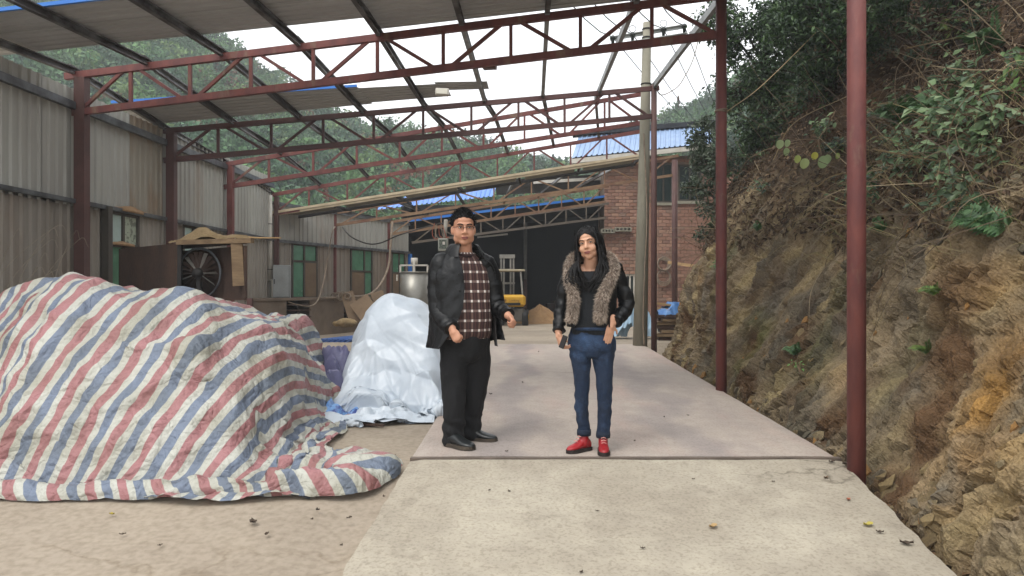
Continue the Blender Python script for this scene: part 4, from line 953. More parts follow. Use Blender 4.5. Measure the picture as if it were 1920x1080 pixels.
# ------------------------------------------------------------------ meter box hanging from the truss
mt = thing('meter_box', P(832, 459, 15.5), 'small grey meter box hanging with loose wires from the tan truss', 'meter')
c_ = P(831, 459, 15.5); MB().box(c_, (.2, .12, .26)).build('case', mat('meter_case', '97978c', '83837a', 4, .5), mt, bevel=.01)
MB().box(c_+Vector((0, -.062, .01)), (.15, .01, .19)).build('window', mat('meter_glass', '3a4038', '575f50', 30, .2, lo=.5, hi=.52), mt)
MB().box(c_+Vector((.02, -.07, .03)), (.05, .01, .06)).build('dial', M['white'], mt)
MB().tube([c_+Vector((.03, .03, .12)), P(836, 412, 15.6)], .04, 10).build('conduit', mat('grey_conduit', '8f8a80', '7a756b', 4), mt, True)
for i in range(5):
    a = P(815+i*4, 418+i*2, 15.5); MB().tube(spline([a, a+Vector((-.05+.03*i, 0, -.2)), a+Vector((.03*i, -.02, -.32+.03*i)), c_+Vector((-.05+.02*i, 0, .13))], 6), .008, 5).build('wire', M['cable'] if i % 2 else mat('orange_wire', '8f4a35', None, rough=.7), mt)
# ------------------------------------------------------------------ forklift
YF = 21.0; fx = P(962, 545, YF).x; k_ = YF/FPX
fk = thing('forklift', (fx, YF, .12), 'yellow forklift seen from behind with bare mast and roof plate', 'forklift')
yel = mat('forklift_yellow', 'c99a1c', 'b98c1b', 3, .45, .05, 40, c3='9a7a30', c3lo=.6, c3hi=.8)
def fp(px, py, dy=0): return P(px, py, YF+dy)
cw = MB(); c0 = fp(962, 564); cw.box((c0.x+.0, YF+.35, c0.z), (.7, .7, .34)); ob = cw.build('counterweight', yel, fk, bevel=.07)
MB().box((c0.x, YF-.004, c0.z-.09), (.42, .02, .075)).build('grille', M['black'], fk)
MB().box((c0.x, YF+.45, .42), (.62, .8, .36)).build('chassis', mat('fork_grey', '59544d', '48443e', 5, .8), fk, bevel=.03)
MB().box((c0.x-.05, YF+.03, c0.z-.22), (.3, .05, .03)).build('tow_bar', M['black'], fk)
for sx_ in (-1, 1):
    for yy_ in (.2, 1.35):
        wc = Vector((c0.x+sx_*.34, YF+yy_, .34)); wh = MB().tube([wc-Vector((.09, 0, 0)), wc-Vector((.07, 0, 0)), wc+Vector((.07, 0, 0)), wc+Vector((.09, 0, 0))], [.19, .22, .22, .19], 22).build('wheel', M['black'], fk, True)
        MB().tube([wc+Vector((sx_*.085, 0, 0)), wc+Vector((sx_*.1, 0, 0))], [.1, .09], 14).build('rim', yel, wh, True)
zr = fp(0, 506).z
MB().box((fp(954, 0).x, YF+.7, zr), (.88, 1.2, .045)).build('roof_plate', mat('pale_plate', 'b5ab92', '9c927b', 4, .8), fk)
gry = mat('guard_grey', '8e8b84', '77746d', 5, .6)
for px0, px1 in ((935, 934), (976, 980)):
    MB().bar(fp(px0, 508, .15), fp(px1, 556, .1), .045, .045).build('guard_post', gry, fk); MB().bar(fp(px0, 508, 1.2), fp(px1, 560, 1.25), .045, .045).build('guard_post', gry, fk)
for px in (935, 940.5, 954, 960): MB().bar((fp(px, 0).x, YF+1.6, .2), (fp(px, 0).x, YF+1.6, fp(0, 473).z), .05, .09).build('mast_rail', gry, fk)
for y_ in (474, 478, 503, 530): MB().bar((fp(932, 0).x, YF+1.55, fp(0, y_).z), (fp(963, 0).x, YF+1.55, fp(0, y_).z), .04, .06).build('mast_bar', gry, fk)
MB().box((fp(948, 0).x, YF+.7, .95), (.4, .45, .12)).build('seat', M['black'], fk, bevel=.03)
fc_ = bpy.data.curves.new('lettering', 'FONT'); fc_.body = 'Lonking'; fc_.size = .095; fc_.extrude = .002; fc_.align_x = 'CENTER'
tmp = bpy.data.objects.new('lettering', fc_); COL.objects.link(tmp); dg = bpy.context.evaluated_depsgraph_get(); me = bpy.data.meshes.new_from_object(tmp.evaluated_get(dg)); bpy.data.objects.remove(tmp)
co = np.empty(len(me.vertices)*3, np.float32); me.vertices.foreach_get('co', co); co = co.reshape(-1, 3); me.vertices.foreach_set('co', np.stack([co[:, 0]+c0.x+.03, YF-.006-co[:, 2], co[:, 1]+c0.z-.02], -1).astype(np.float32).ravel()); me.materials.clear()
link('lettering', me, mat('brown_letters', '6b4a1e', None, rough=.6), fk)
MB().box((c0.x-.22, YF-.005, c0.z+.01), (.06, .012, .06)).build('emblem', mat('brown_emblem', '7a5420', None, rough=.6), fk)
tag(heap(MB(), (P(1012, 0, 22.5).x, 22.9, .1), .95, .8, .55, seed=1).build('sand_pile', M['sand'], smooth=True), 'brown sand pile spilling out beside the forklift', 'sand pile')

# ------------------------------------------------------------------ timber and plastic by the bank
for i in range(7):
    for j in range(2):
        z_ = .12+.075*i; x0 = 2.5+.03*math.sin(i*3)+.02*j; tag(MB().box((x0+.35, 14.9+.28*j+.05*math.sin(i*5), z_+.032), (.72+.12*math.sin(i*2.3+j), .2, .058), .06*math.sin(i*4+j)).build('plank', M['wood'] if (i+j) % 3 else M['rust']), 'rough sawn plank lying in the stack between post and bank', 'plank', 'plank stack')
for i, (x0, y0, x1, y1, w_) in enumerate(((1226, 560, 1270, 566, .2), (1232, 570, 1262, 573, .25))):
    tag(MB().bar(P(x0, y0+8, 15.1), P(x1, y1+8, 15.1), .3, .04).build('board', M['wood_pale']), ['long pale board lying on top of the plastic over the planks', 'short pale board on the plank stack'][i], 'board')
# ------------------------------------------------------------------ draped tarpaulins (small position-based cloth drape)
def drape(P0, hfun, rest_u, rest_v, steps=170, iters=9, mu=.5, gx=(-6, 1), gy=(3.5, 10), gs=.03, kc=.45, pin=None, thick=.012):
    X0, X1 = gx; Ya, Yb_ = gy; xs = np.arange(X0, X1, gs); ys = np.arange(Ya, Yb_, gs)
    XX, YY = np.meshgrid(xs, ys); HH = hfun(XX, YY); HY, HX = np.gradient(HH, gs)
    Q = P0.copy(); old = Q.copy(); nv, nu = Q.shape[:2]; ext = math.hypot(rest_u, rest_v)
    def samp(A_, x, y):
        fx_ = np.clip((x-X0)/gs, 0, len(xs)-1.01); fy_ = np.clip((y-Ya)/gs, 0, len(ys)-1.01); i = fx_.astype(int); j = fy_.astype(int); a = fx_-i; b = fy_-j
        return (A_[j, i]*(1-a)+A_[j, i+1]*a)*(1-b)+(A_[j+1, i]*(1-a)+A_[j+1, i+1]*a)*b
    def con(i, j, r, ks, kcmp):
        d = Q[j]-Q[i]; L = np.sqrt((d*d).sum(-1))+1e-9; e = (L-r)/L; e = np.where(e > 0, ks*e, kcmp*e)*.5
        c = d*e[..., None]; Q[i] += c; Q[j] -= c
    S = slice
    pairs = []
    for o in (0, 1):
        n = (nu-o)//2; pairs.append(((S(None), S(o, o+2*n, 2)), (S(None), S(o+1, o+2*n, 2)), rest_u, .95, kc))
        n = (nv-o)//2; pairs.append(((S(o, o+2*n, 2), S(None)), (S(o+1, o+2*n, 2), S(None)), rest_v, .95, kc))
    shear = [((S(0, -1), S(0, -1)), (S(1, None), S(1, None))), ((S(0, -1), S(1, None)), (S(1, None), S(0, -1)))]
    bend = []
    for o in range(4):
        n = (nu-2-o+3)//4
        if n > 0:
            bend.append(((S(None), S(o, o+4*n-3, 4)), (S(None), S(o+2, o+2+4*n-3, 4)), rest_u*2)); 
        n = (nv-2-o+3)//4
        if n > 0: bend.append(((S(o, o+4*n-3, 4), S(None)), (S(o+2, o+2+4*n-3, 4), S(None)), rest_v*2))
    for st in range(steps):
        v = (Q-old)*.94; old = Q.copy(); Q = Q+v; Q[..., 2] -= .0016
        for it in range(iters):
            for i, j, r, ks, k2 in pairs: con(i, j, r, ks, k2)
            if it % 2 == 0:
                for i, j in shear:
                    d = Q[j]-Q[i]; L = np.sqrt((d*d).sum(-1))+1e-9; e = (L-ext)/L; e = np.where(e > 0, .22*e, .1*e)*.5; c = d*e[..., None]
                    np.add.at(Q, i, c) if False else None
                    Q[i] = Q[i]+c; Q[j] = Q[j]-c
            if it % 3 == 0:
                for i, j, r in bend: con(i, j, r, .0, .05)
        h = samp(HH, Q[..., 0], Q[..., 1])+thick; pen = h-Q[..., 2]; m = pen > 0
        hx_, hy_ = samp(HX, Q[..., 0], Q[..., 1]), samp(HY, Q[..., 0], Q[..., 1]); nn = np.sqrt(1+hx_**2+hy_**2)
        push = np.where(m, pen/nn, 0)
        Q[..., 0] -= push*hx_/nn; Q[..., 1] -= push*hy_/nn; Q[..., 2] += push/nn
        mm = m[..., None]; Q = np.where(mm, Q*(1-mu)+np.stack([old[..., 0], old[..., 1], Q[..., 2]], -1)*mu, Q)
        if pin is not None: Q = pin(Q)
    h = samp(HH, Q[..., 0], Q[..., 1])+thick*.6; Q[..., 2] = np.maximum(Q[..., 2], h)
    return Q
def grid_mesh(name, Q, uv=None, smooth=True):
    nv, nu = Q.shape[:2]; i = np.arange(nu*nv).reshape(nv, nu)
    F = np.stack([i[:-1, :-1], i[:-1, 1:], i[1:, 1:], i[1:, :-1]], -1).reshape(-1, 4)
    me = np_mesh(name, Q.reshape(-1, 3), F, smooth)
    if uv is not None:
        l = me.uv_layers.new(name='UVMap'); l.data.foreach_set('uv', uv.reshape(-1, 2)[F.ravel()].astype(np.float32).ravel())
    return me
def smooth2(Q, n=1):
    for _ in range(n):
        R = Q.copy(); R[1:-1, 1:-1] = Q[1:-1, 1:-1]*.5+.125*(Q[:-2, 1:-1]+Q[2:, 1:-1]+Q[1:-1, :-2]+Q[1:-1, 2:]); Q = R
    return Q
def upsample(Q):
    nv, nu = Q.shape[:2]; R = np.zeros((2*nv-1, 2*nu-1, Q.shape[2])); R[::2, ::2] = Q; R[1::2, ::2] = .5*(Q[:-1]+Q[1:]); R[:, 1::2] = .5*(R[:, :-1:2]+R[:, 2::2]); return R
gvec = np.vectorize(g)
def crease(u, v, sp, seed):
    """piecewise flat crumple: random heights on a warped triangular net"""
    uu = (u+.45*sp*fbm(u/sp*.45+seed, v/sp*.45, seed, 2))/sp; vv = (v+.45*sp*fbm(u/sp*.45, v/sp*.45+seed, seed+3, 2))/sp
    i, j = np.floor(uu).astype(np.int64), np.floor(vv).astype(np.int64); a, b = uu-i, vv-j
    h = lambda p, q: hash2(i+p+50, j+q+50, int(seed)+7)-.5
    return np.where(a+b < 1, h(0, 0)+(h(1, 0)-h(0, 0))*a+(h(0, 1)-h(0, 0))*b, h(1, 1)+(h(0, 1)-h(1, 1))*(1-a)+(h(1, 0)-h(1, 1))*(1-b))
def hstripe(x, y):
    gr = gvec(y)-.045
    rr = np.interp(x, [-6.6, -5.5, -4.6, -4.05, -3.85, -3.65, -2.55, -2.2, -2.02, -1.9, -1.78, -1.68], [0, .7, .98, 1.07, 1.22, 1.24, 1.1, .95, .82, .6, .12, 0])
    ysh = y-.28*np.clip(-3.3-x, 0, .5)/.5-.1*np.clip(x+2.4, 0, 1)
    f = np.interp(ysh, [4.56, 4.7, 5.02, 5.3, 5.55, 6.3, 7.3], [0, .24, .64, .88, 1, .9, 0])
    h = rr*f
    box = np.where((x > -3.0) & (x < -2.0), np.clip(np.minimum(np.minimum((x+3.0)*3.5, (-2.0-x)*3.5), (y-4.78)*3.2), 0, .8), 0)
    h = np.maximum(h, box)
    h = h+.05*(1-np.abs(fbm((x-.5*y)*1.3, (y+.5*x)*.5, 2., 2))*2)*(h > .1)*np.clip(rr*2, 0, 1)-.03*(h > .1)
    return np.maximum(h, 0)+gr
nu, nv = 128, 96; ru, rv = 4.7/(nu-1), 3.55/(nv-1)
U, Vv = np.meshgrid(np.arange(nu)*ru, np.arange(nv)*rv)
x_ = -5.68+U*.93; y_ = 4.52+Vv*.8
z_ = hstripe(x_, y_)+.06+.05*fbm(x_*2.0, y_*2.0, 1., 3)
z_ = np.maximum(z_, .1+0*z_)
P0 = np.stack([x_, y_, z_], -1)
Q = drape(P0, hstripe, ru, rv, steps=150, iters=8, mu=.35)
Q = upsample(Q); Q = smooth2(Q, 1)
UV = upsample(np.stack([U, Vv], -1))
Un = np.gradient(Q, axis=1); Vn = np.gradient(Q, axis=0); NN = np.cross(Un, Vn); NN /= np.linalg.norm(NN, axis=2)[..., None]+1e-9
cr_ = fbm(UV[..., 0]*3.2+UV[..., 1]*1.7, UV[..., 1]*2.2-UV[..., 0]*1.2, 3., 3); ridge = (1-np.abs(cr_)*2.2)
fine = fbm(UV[..., 0]*11, UV[..., 1]*11, 8., 3)
big = 1-np.abs(fbm(UV[..., 0]*1.5-UV[..., 1]*.8, UV[..., 1]*1.1+UV[..., 0]*.5, 13., 3))*2.4
mid = 1-np.abs(fbm(UV[..., 0]*5.5+1, UV[..., 1]*5.0, 23., 3))*2.2
Q = Q+NN*(np.clip(big, -1, 1)*.03+np.clip(ridge, -1, 1)*.02+np.clip(mid, -1, 1)*.006+fine*.004+crease(UV[..., 0], UV[..., 1], .26, 4)*.05+crease(UV[..., 0], UV[..., 1], .11, 9)*.018)[..., None]
hf = hstripe(Q[..., 0], Q[..., 1]); Q[..., 2] = np.maximum(Q[..., 2], hf+.004)
def stripe_mat():
    m = bpy.data.materials.new('striped_woven_plastic'); m.use_nodes = True; N, L, b = nodes_of(m)
    uv = N.new('ShaderNodeUVMap'); uv.uv_map = 'UVMap'; sp = N.new('ShaderNodeSeparateXYZ')
    k = N.new('ShaderNodeMath'); k.operation = 'MULTIPLY'; k.inputs[1].default_value = 1/.218
    fr = N.new('ShaderNodeMath'); fr.operation = 'FRACT'
    r = N.new('ShaderNodeValToRGB'); r.color_ramp.interpolation = 'LINEAR'
    wht, red, blu = hx('bcbcb2'), hx('a57576'), hx('737e90'); e = r.color_ramp.elements
    stops = [(0, blu), (.27, blu), (.285, wht), (.49, wht), (.505, red), (.77, red), (.785, wht), (.985, wht), (1, blu)]
    e[0].position, e[0].color = stops[0]; e[1].position, e[1].color = stops[-1]
    for p, c in stops[1:-1]: q = e.new(p); q.color = c
    L.new(uv.outputs[0], sp.inputs[0]); L.new(sp.outputs[0], k.inputs[0]); L.new(k.outputs[0], fr.inputs[0]); L.new(fr.outputs[0], r.inputs[0])
    tc = N.new('ShaderNodeTexCoord'); n = N.new('ShaderNodeTexNoise'); n.inputs['Scale'].default_value = 3.5; n.inputs['Detail'].default_value = 8
    d = N.new('ShaderNodeValToRGB'); d.color_ramp.elements[0].position = .36; d.color_ramp.elements[0].color = (.74, .72, .66, 1); d.color_ramp.elements[1].position = .6; d.color_ramp.elements[1].color = (1, 1, 1, 1)
    x = N.new('ShaderNodeMix'); x.data_type = 'RGBA'; x.blend_type = 'MULTIPLY'; x.inputs[0].default_value = 1
    L.new(tc.outputs['Object'], n.inputs['Vector']); L.new(n.outputs[0], d.inputs[0]); L.new(r.outputs[0], x.inputs[6]); L.new(d.outputs[0], x.inputs[7]); L.new(x.outputs[2], b.inputs['Base Color'])
    b.inputs['Roughness'].default_value = .5; b.inputs['Specular IOR Level'].default_value = .35
    v = N.new('ShaderNodeTexVoronoi'); v.feature = 'DISTANCE_TO_EDGE'; v.inputs['Scale'].default_value = 11; n2 = N.new('ShaderNodeTexNoise'); n2.inputs['Scale'].default_value = 26; n2.inputs['Detail'].default_value = 5
    wpn = N.new('ShaderNodeTexNoise'); wpn.inputs['Scale'].default_value = 4; ad = N.new('ShaderNodeVectorMath'); ad.operation = 'MULTIPLY_ADD'; ad.inputs[1].default_value = (.35, .35, .35)
    L.new(tc.outputs['Object'], wpn.inputs['Vector']); L.new(wpn.outputs['Color'], ad.inputs[0]); L.new(tc.outputs['Object'], ad.inputs[2]); L.new(ad.outputs[0], v.inputs['Vector'])
    L.new(tc.outputs['Object'], n2.inputs['Vector']); sm = N.new('ShaderNodeMath'); sm.operation = 'MULTIPLY_ADD'; sm.inputs[1].default_value = 1.2; L.new(v.outputs[0], sm.inputs[0]); L.new(n2.outputs[0], sm.inputs[2])
    bp = N.new('ShaderNodeBump'); bp.inputs['Strength'].default_value = .8; bp.inputs['Distance'].default_value = .025; L.new(sm.outputs[0], bp.inputs['Height']); L.new(bp.outputs[0], b.inputs['Normal'])
    t = N.new('ShaderNodeBsdfTranslucent'); xs_ = N.new('ShaderNodeMixShader'); xs_.inputs[0].default_value = .12
    L.new(x.outputs[2], t.inputs[0]); L.new(b.outputs[0], xs_.inputs[1]); L.new(t.outputs[0], xs_.inputs[2]); L.new(xs_.outputs[0], N['Material Output'].inputs[0])
    return m
SM = stripe_mat()
suv = np.stack([UV[..., 0]-.14*UV[..., 1], UV[..., 1]], -1)
st_me = grid_mesh('striped_tarp', Q, suv)
st = tag(link('striped_tarp', st_me, SM), 'large red white and blue striped tarpaulin draped over a machine', 'tarpaulin')
# folded hem lying along the front and curling round the right corner
hp = [P(-60, 930, 4.45), P(60, 925, 4.43), P(200, 918, 4.42), P(330, 908, 4.44), P(450, 895, 4.45), P(560, 890, 4.47), P(630, 885, 4.52), P(668, 866, 4.64), P(680, 840, 4.86), P(670, 815, 5.08), P(630, 800, 5.25)]
for q in hp: q.z = g(q.y)-.045
hs_ = spline(hp, 14); rows = []; uvr = []; acc = 0
for i, q in enumerate(hs_):
    d = (hs_[min(i+1, len(hs_)-1)]-hs_[max(i-1, 0)]).normalized(); out = Vector((d.y, -d.x, 0)); f = i/(len(hs_)-1)
    if i: acc += (q-hs_[i-1]).length
    w_ = .15+.05*math.sin(f*9+1)+.04*float(fbm(f*9, 1., 2., 3))+(.05 if f > .5 else 0); hgt_ = .085+.045*float(fbm(f*11, 5., 2., 3))+(.05 if .45 < f < .8 else 0)
    hgt_ *= 1-.75*max(0, min(1, (f-.78)/.22)); w_ *= 1+1.1*math.exp(-((f-.8)/.16)**2)
    cr = []
    for j in range(15):
        t = j/14; a = t*math.pi*1.12
        lat = -.5*w_*math.cos(a)*1.0; up_ = hgt_*max(0, math.sin(min(a, math.pi)))**.7
        nz = .022*float(fbm(f*26, t*3.2, 1., 3)); nl_ = .02*float(fbm(f*20, t*3, 7., 3))
        v_ = q-out*(lat-.1*0+nl_)+Vector((0, 0, max(.006, up_+nz+.006))); cr.append(v_)
    rows.append([tuple(v) for v in cr]); uvr.append([(acc*1.0+.16*(j/14)+.03*math.sin(f*30), j/14*.3) for j in range(15)])
link('hem_fold', grid_mesh('hem_fold', np.array(rows), np.array(uvr)), SM, st)

# white tarp heap
def hwhite(x, y):
    gr = gvec(y)-.045+.055*(x > -.87)
    hxp = np.interp(x, [-1.84, -1.78, -1.74, -1.5, -1.36, -1.14, -.98, -.86, -.8], [0, .42, .6, .9, .98, .98, .84, .5, 0])
    hyp = np.interp(y+.12*np.abs(x+1.3), [6.68, 6.78, 6.98, 7.2, 7.75, 8.0], [0, .42, .8, 1, .95, 0]); h = hxp*hyp
    h = np.maximum(h, .42*np.clip(1.6-2.2*np.maximum(np.abs(x+1.0)/.3, np.abs(y-6.75)/.28), 0, 1))
    h = np.maximum(h, .24*np.clip(1.8-2.4*np.maximum(np.abs(x+1.45)/.4, np.abs(y-6.6)/.22), 0, 1))
    return np.maximum(h, 0)+gr
n2u, n2v = 84, 84; r2 = 2.55/(n2u-1); U2, V2 = np.meshgrid(np.arange(n2u)*r2, np.arange(n2v)*r2)
th = .5; xr, yr = U2-1.27, V2-1.27; x2 = -1.4+(xr*math.cos(th)-yr*math.sin(th))*.6; y2 = 7.2+(xr*math.sin(th)+yr*math.cos(th))*.58
x2 = np.where(x2 > -1.0, -1.0+(x2+1.0)*.12, x2)
P2 = np.stack([x2, y2, np.maximum(hwhite(x2, y2)+.05, .35)+.09*fbm(x2*3.5, y2*3.5, 5., 2)], -1)
Q2 = drape(P2, hwhite, r2, r2, steps=130, iters=8, mu=.3, gx=(-3.5, 1), gy=(5.2, 9.5), kc=.35)
Q2 = upsample(upsample(smooth2(Q2, 2))); UV2 = upsample(upsample(np.stack([U2, V2], -1)))
N2q = np.cross(np.gradient(Q2, axis=1), np.gradient(Q2, axis=0)); N2q /= np.linalg.norm(N2q, axis=2)[..., None]+1e-9
an2 = np.arctan2(UV2[..., 1]-1.2, UV2[..., 0]-1.3); rd2 = np.hypot(UV2[..., 1]-1.2, UV2[..., 0]-1.3); b1_ = (1-np.abs(fbm(np.cos(an2)*2.1, np.sin(an2)*2.1, rd2*.7, 2))*2.6)*np.clip(rd2*2-.2, 0, 1); b2_ = 1-np.abs(fbm(UV2[..., 0]*5.5, UV2[..., 1]*5.5, 44., 2))*2.2
Q2 = Q2+N2q*(np.clip(b1_, -1, 1)*.02+crease(UV2[..., 0]+.4*UV2[..., 1], UV2[..., 1], .34, 3)*.2+crease(UV2[..., 0], UV2[..., 1]-.3*UV2[..., 0], .15, 6)*.06)[..., None]
Q2[..., 2] = np.maximum(Q2[..., 2], gvec(Q2[..., 1])-.035)
wt = mat('white_poly', 'c6ced5', 'b6c0ca', 2.5, .34, .12, 14, spec=.45)
tag(link('white_tarp', grid_mesh('white_tarp', Q2, None, True), wt), 'white plastic tarpaulin heaped over goods behind the man', 'tarpaulin')
# sheets on the ground round it
def crumple(name, c, sx_, sy_, amp, m_, label, cat='plastic sheet', seed=0., rz=0., n=44, sharp=2.2):
    u = np.linspace(-.5, .5, n); X, Y = np.meshgrid(u*sx_, u*sy_); ca, sa = math.cos(rz), math.sin(rz)
    wv_ = 1+.12*fbm(X*3+seed, Y*3, 1., 2)
    h = amp*(1-np.abs(fbm(X*2.2+seed, Y*2.2, 3., 3))*sharp); h = np.clip(h, .0, None)*np.clip(1.25-((X/sx_*2)**2+(Y/sy_*2)**2)*.8, .05, 1)
    xx = c[0]+(X*ca-Y*sa)*wv_; yy = c[1]+(X*sa+Y*ca)*wv_
    Z = gvec(yy)-.03+h+c[2]
    return tag(link(name, grid_mesh(name, np.stack([xx, yy, Z], -1), None, False), m_), label, cat)
bl_ = mat('blue_poly', '4c7fc0', '7ba6d8', 4, .3, .2, 14, spec=.5, c3='3c4f8c', c3lo=.55, c3hi=.62, c3scale=5); pu_ = mat('dark_violet_poly', '565674', '6b6a88', 4, .35, .2, 14, spec=.5, c3='8a88a0', c3lo=.6, c3hi=.7)
crumple('ground_sheet', (-1.25, 6.45, 0), .85, .34, .1, wt, 'white plastic skirt spread flat on the ground before the white heap', seed=2.)
crumple('blue_plastic', (-1.78, 6.55, 0), .48, .42, .17, bl_, 'crumpled bright blue plastic at the foot of the white heap', seed=5.)
crumple('violet_plastic', (-1.98, 7.45, .0), .42, .5, .55, pu_, 'dusky violet plastic bunched up against the white heap', seed=9.)
crumple('violet_plastic', (-1.9, 6.95, .0), .35, .35, .36, pu_, 'small dusky violet fold between blue plastic and white heap', seed=12.)
crumple('pale_blue_plastic', (2.0, 15.4, .02), .9, .5, .75, mat('pale_blue_poly', '9fc0d8', 'b5cfe0', 4, .3, .2, 14), 'pale blue plastic bundle slumped left of the utility pole', seed=3.)
crumple('blue_white_plastic', (2.85, 15.0, .46), .7, .5, .3, bl_, 'blue and white plastic thrown over the plank stack', seed=7.)
# sticks and planks on the yard
def yard_bar(x0, y0, x1, y1, w_, h_, m_, nm, label):
    def gp(px, py):
        Y = 6.
        for _ in range(30): Y = FPX*(CAMH-(g(Y)-.03))/(py-CY)
        return Vector(((px-CX)*Y/FPX, Y, g(Y)-.03+h_/2))
    return tag(MB().bar(gp(x0, y0), gp(x1, y1), w_, h_).build(nm, m_), label, nm)
yard_bar(596, 722, 650, 720, .09, .05, M['wood'], 'plank', 'weathered plank lying between the striped tarp and the white heap')
yard_bar(780, 764, 832, 762, .08, .05, M['wood'], 'plank', 'weathered plank under the right corner of the white heap')
yard_bar(676, 797, 720, 800, .025, .02, M['rust'], 'stick', 'thin rusty rod on the yard beside the striped tarp')
# ------------------------------------------------------------------ people
leather = mat('black_leather', '0c0d0f', '08090a', 9, .42, .2, 45, spec=.3)
skin_m = mat('skin', 'c08f74', 'b37f66', 9, .5, .06, 60, lo=.3, hi=.8, spec=.35)
skin_w = mat('skin_light', 'c99c80', 'bd8c72', 9, .5, .06, 60, lo=.3, hi=.8, spec=.35)
hair_m = mat('black_hair', '080707', '0e0c0c', 30, .5, .4, 80, spec=.22)
lip_m = mat('lips', '93564d', '864c45', 20, .45); eye_w = mat('eye_white', 'b9b0a8', None, rough=.3); eye_d = mat('eye_dark', '1a1210', None, rough=.2)
black_cloth = mat('black_trouser_cloth', '09090b', '0e0e11', 6, .85, .25, 60)
def ringgrid(rows, n_interp, nphi):
    """rows: (centre, rx, ry, phi0, phi1, flare) -> interpolated grid of control rows"""
    t = np.linspace(0, len(rows)-1, n_interp); arr = np.array([[*r[0], r[1], r[2], r[3], r[4], r[5]] for r in rows], float)
    out = np.stack([np.interp(t, np.arange(len(rows)), arr[:, k]) for k in range(8)], -1)
    for _ in range(2): out[1:-1] = .5*out[1:-1]+.25*(out[:-2]+out[2:])
    return out
def shell(rows, nf, sd, n=40, nphi=56, wr=.006, seed=0., closed=False):
    R = ringgrid(rows, n, nphi); V = np.zeros((n, nphi+1, 3)); UVs = np.zeros((n, nphi+1, 2)); nf = np.array(nf); sd = np.array(sd)
    for i, (cx, cy, cz, rx, ry, p0, p1, fl) in enumerate(R):
        ph = np.radians(np.linspace(p0, p1, nphi+1)); e = np.minimum(ph-ph[0], ph[-1]-ph)
        k = 1+fl*np.exp(-(e/.35)**2)
        sup = 1/(np.abs(np.cos(ph))**2.5+np.abs(np.sin(ph))**2.5)**(1/2.5)
        off = (np.cos(ph)*ry*k*sup)[:, None]*nf+(np.sin(ph)*rx*k*sup)[:, None]*sd
        nz = wr*fbm(ph*2.2+seed, np.full_like(ph, cz*9), seed, 3)+wr*.6*fbm(ph*5+seed, np.full_like(ph, cz*16), seed+4, 2)
        V[i] = np.array([cx, cy, cz])+off*(1+nz/np.maximum(rx, .05))[:, None]
        UVs[i] = np.stack([ph*.19, np.full_like(ph, cz)], -1)
    return V, UVs
def solid(V, th):
    """close a grid into a thin solid; returns verts, faces"""
    nv, nu = V.shape[:2]; a = np.gradient(V, axis=1); b = np.gradient(V, axis=0); N = np.cross(a, b); N /= np.linalg.norm(N, axis=2)[..., None]+1e-9
    W = V-N*th; i = np.arange(nu*nv).reshape(nv, nu); o = nu*nv
    q = np.stack([i[:-1, :-1], i[:-1, 1:], i[1:, 1:], i[1:, :-1]], -1).reshape(-1, 4); F = [q, (q+o)[:, ::-1]]
    for e in (i[0], i[-1], i[:, 0], i[:, -1]): F.append(np.stack([e[:-1], e[1:], e[1:]+o, e[:-1]+o], -1))
    return np.concatenate([V.reshape(-1, 3), W.reshape(-1, 3)]), np.concatenate(F)
def sleeve(pts, rad, n=16, wr=.009, seed=0., fl=(1, 1)):
    sp = spline(pts, 9); k = len(sp); rr = np.interp(np.linspace(0, len(rad)-1, k), np.arange(len(rad)), rad)
    mb = MB(); mb.tube(sp, [(r*fl[0], r*fl[1]) for r in rr], n, cap=True)
    V = np.array([tuple(v) for v in mb.V]); C = np.repeat(np.array([tuple(p) for p in sp]), n, 0); d = V-C; L = np.linalg.norm(d, axis=1)+1e-9
    t = np.repeat(np.arange(k)/k, n); ang = np.tile(np.arange(n)/n*6.283, k)
    nz = wr*fbm(t*16+seed, np.cos(ang)*.7+seed, np.sin(ang)*.7, 3)+wr*.7*np.sin(t*46+np.cos(ang)*2.2+seed)*np.clip(fbm(t*5, ang*0, seed, 2)+.4, 0, 1)
    V = V+d/L[:, None]*nz[:, None]; mb.V = [Vector(v) for v in V]; return mb
def join_np(parts):
    Vs, Fs, b = [], [], 0
    for V, F in parts:
        V = np.asarray(V); Vs.append(V); Fs += [tuple(int(i)+b for i in f) for f in F]; b += len(V)
    return np.concatenate(Vs), Fs
def person_mesh(name, parts, m_, parent, smooth=True):
    V, F = join_np(parts); me = new_mesh(name, V, F, smooth); bm = bmesh.new(); bm.from_mesh(me); bmesh.ops.recalc_face_normals(bm, faces=bm.faces); bm.to_mesh(me); bm.free()
    me.polygons.foreach_set('use_smooth', [smooth]*len(me.polygons))
    try: me.set_sharp_from_angle(angle=math.radians(60))
    except Exception: pass
    return link(name, me, m_, parent)
def mbp(mb): return np.array([tuple(v) for v in mb.V]), mb.F
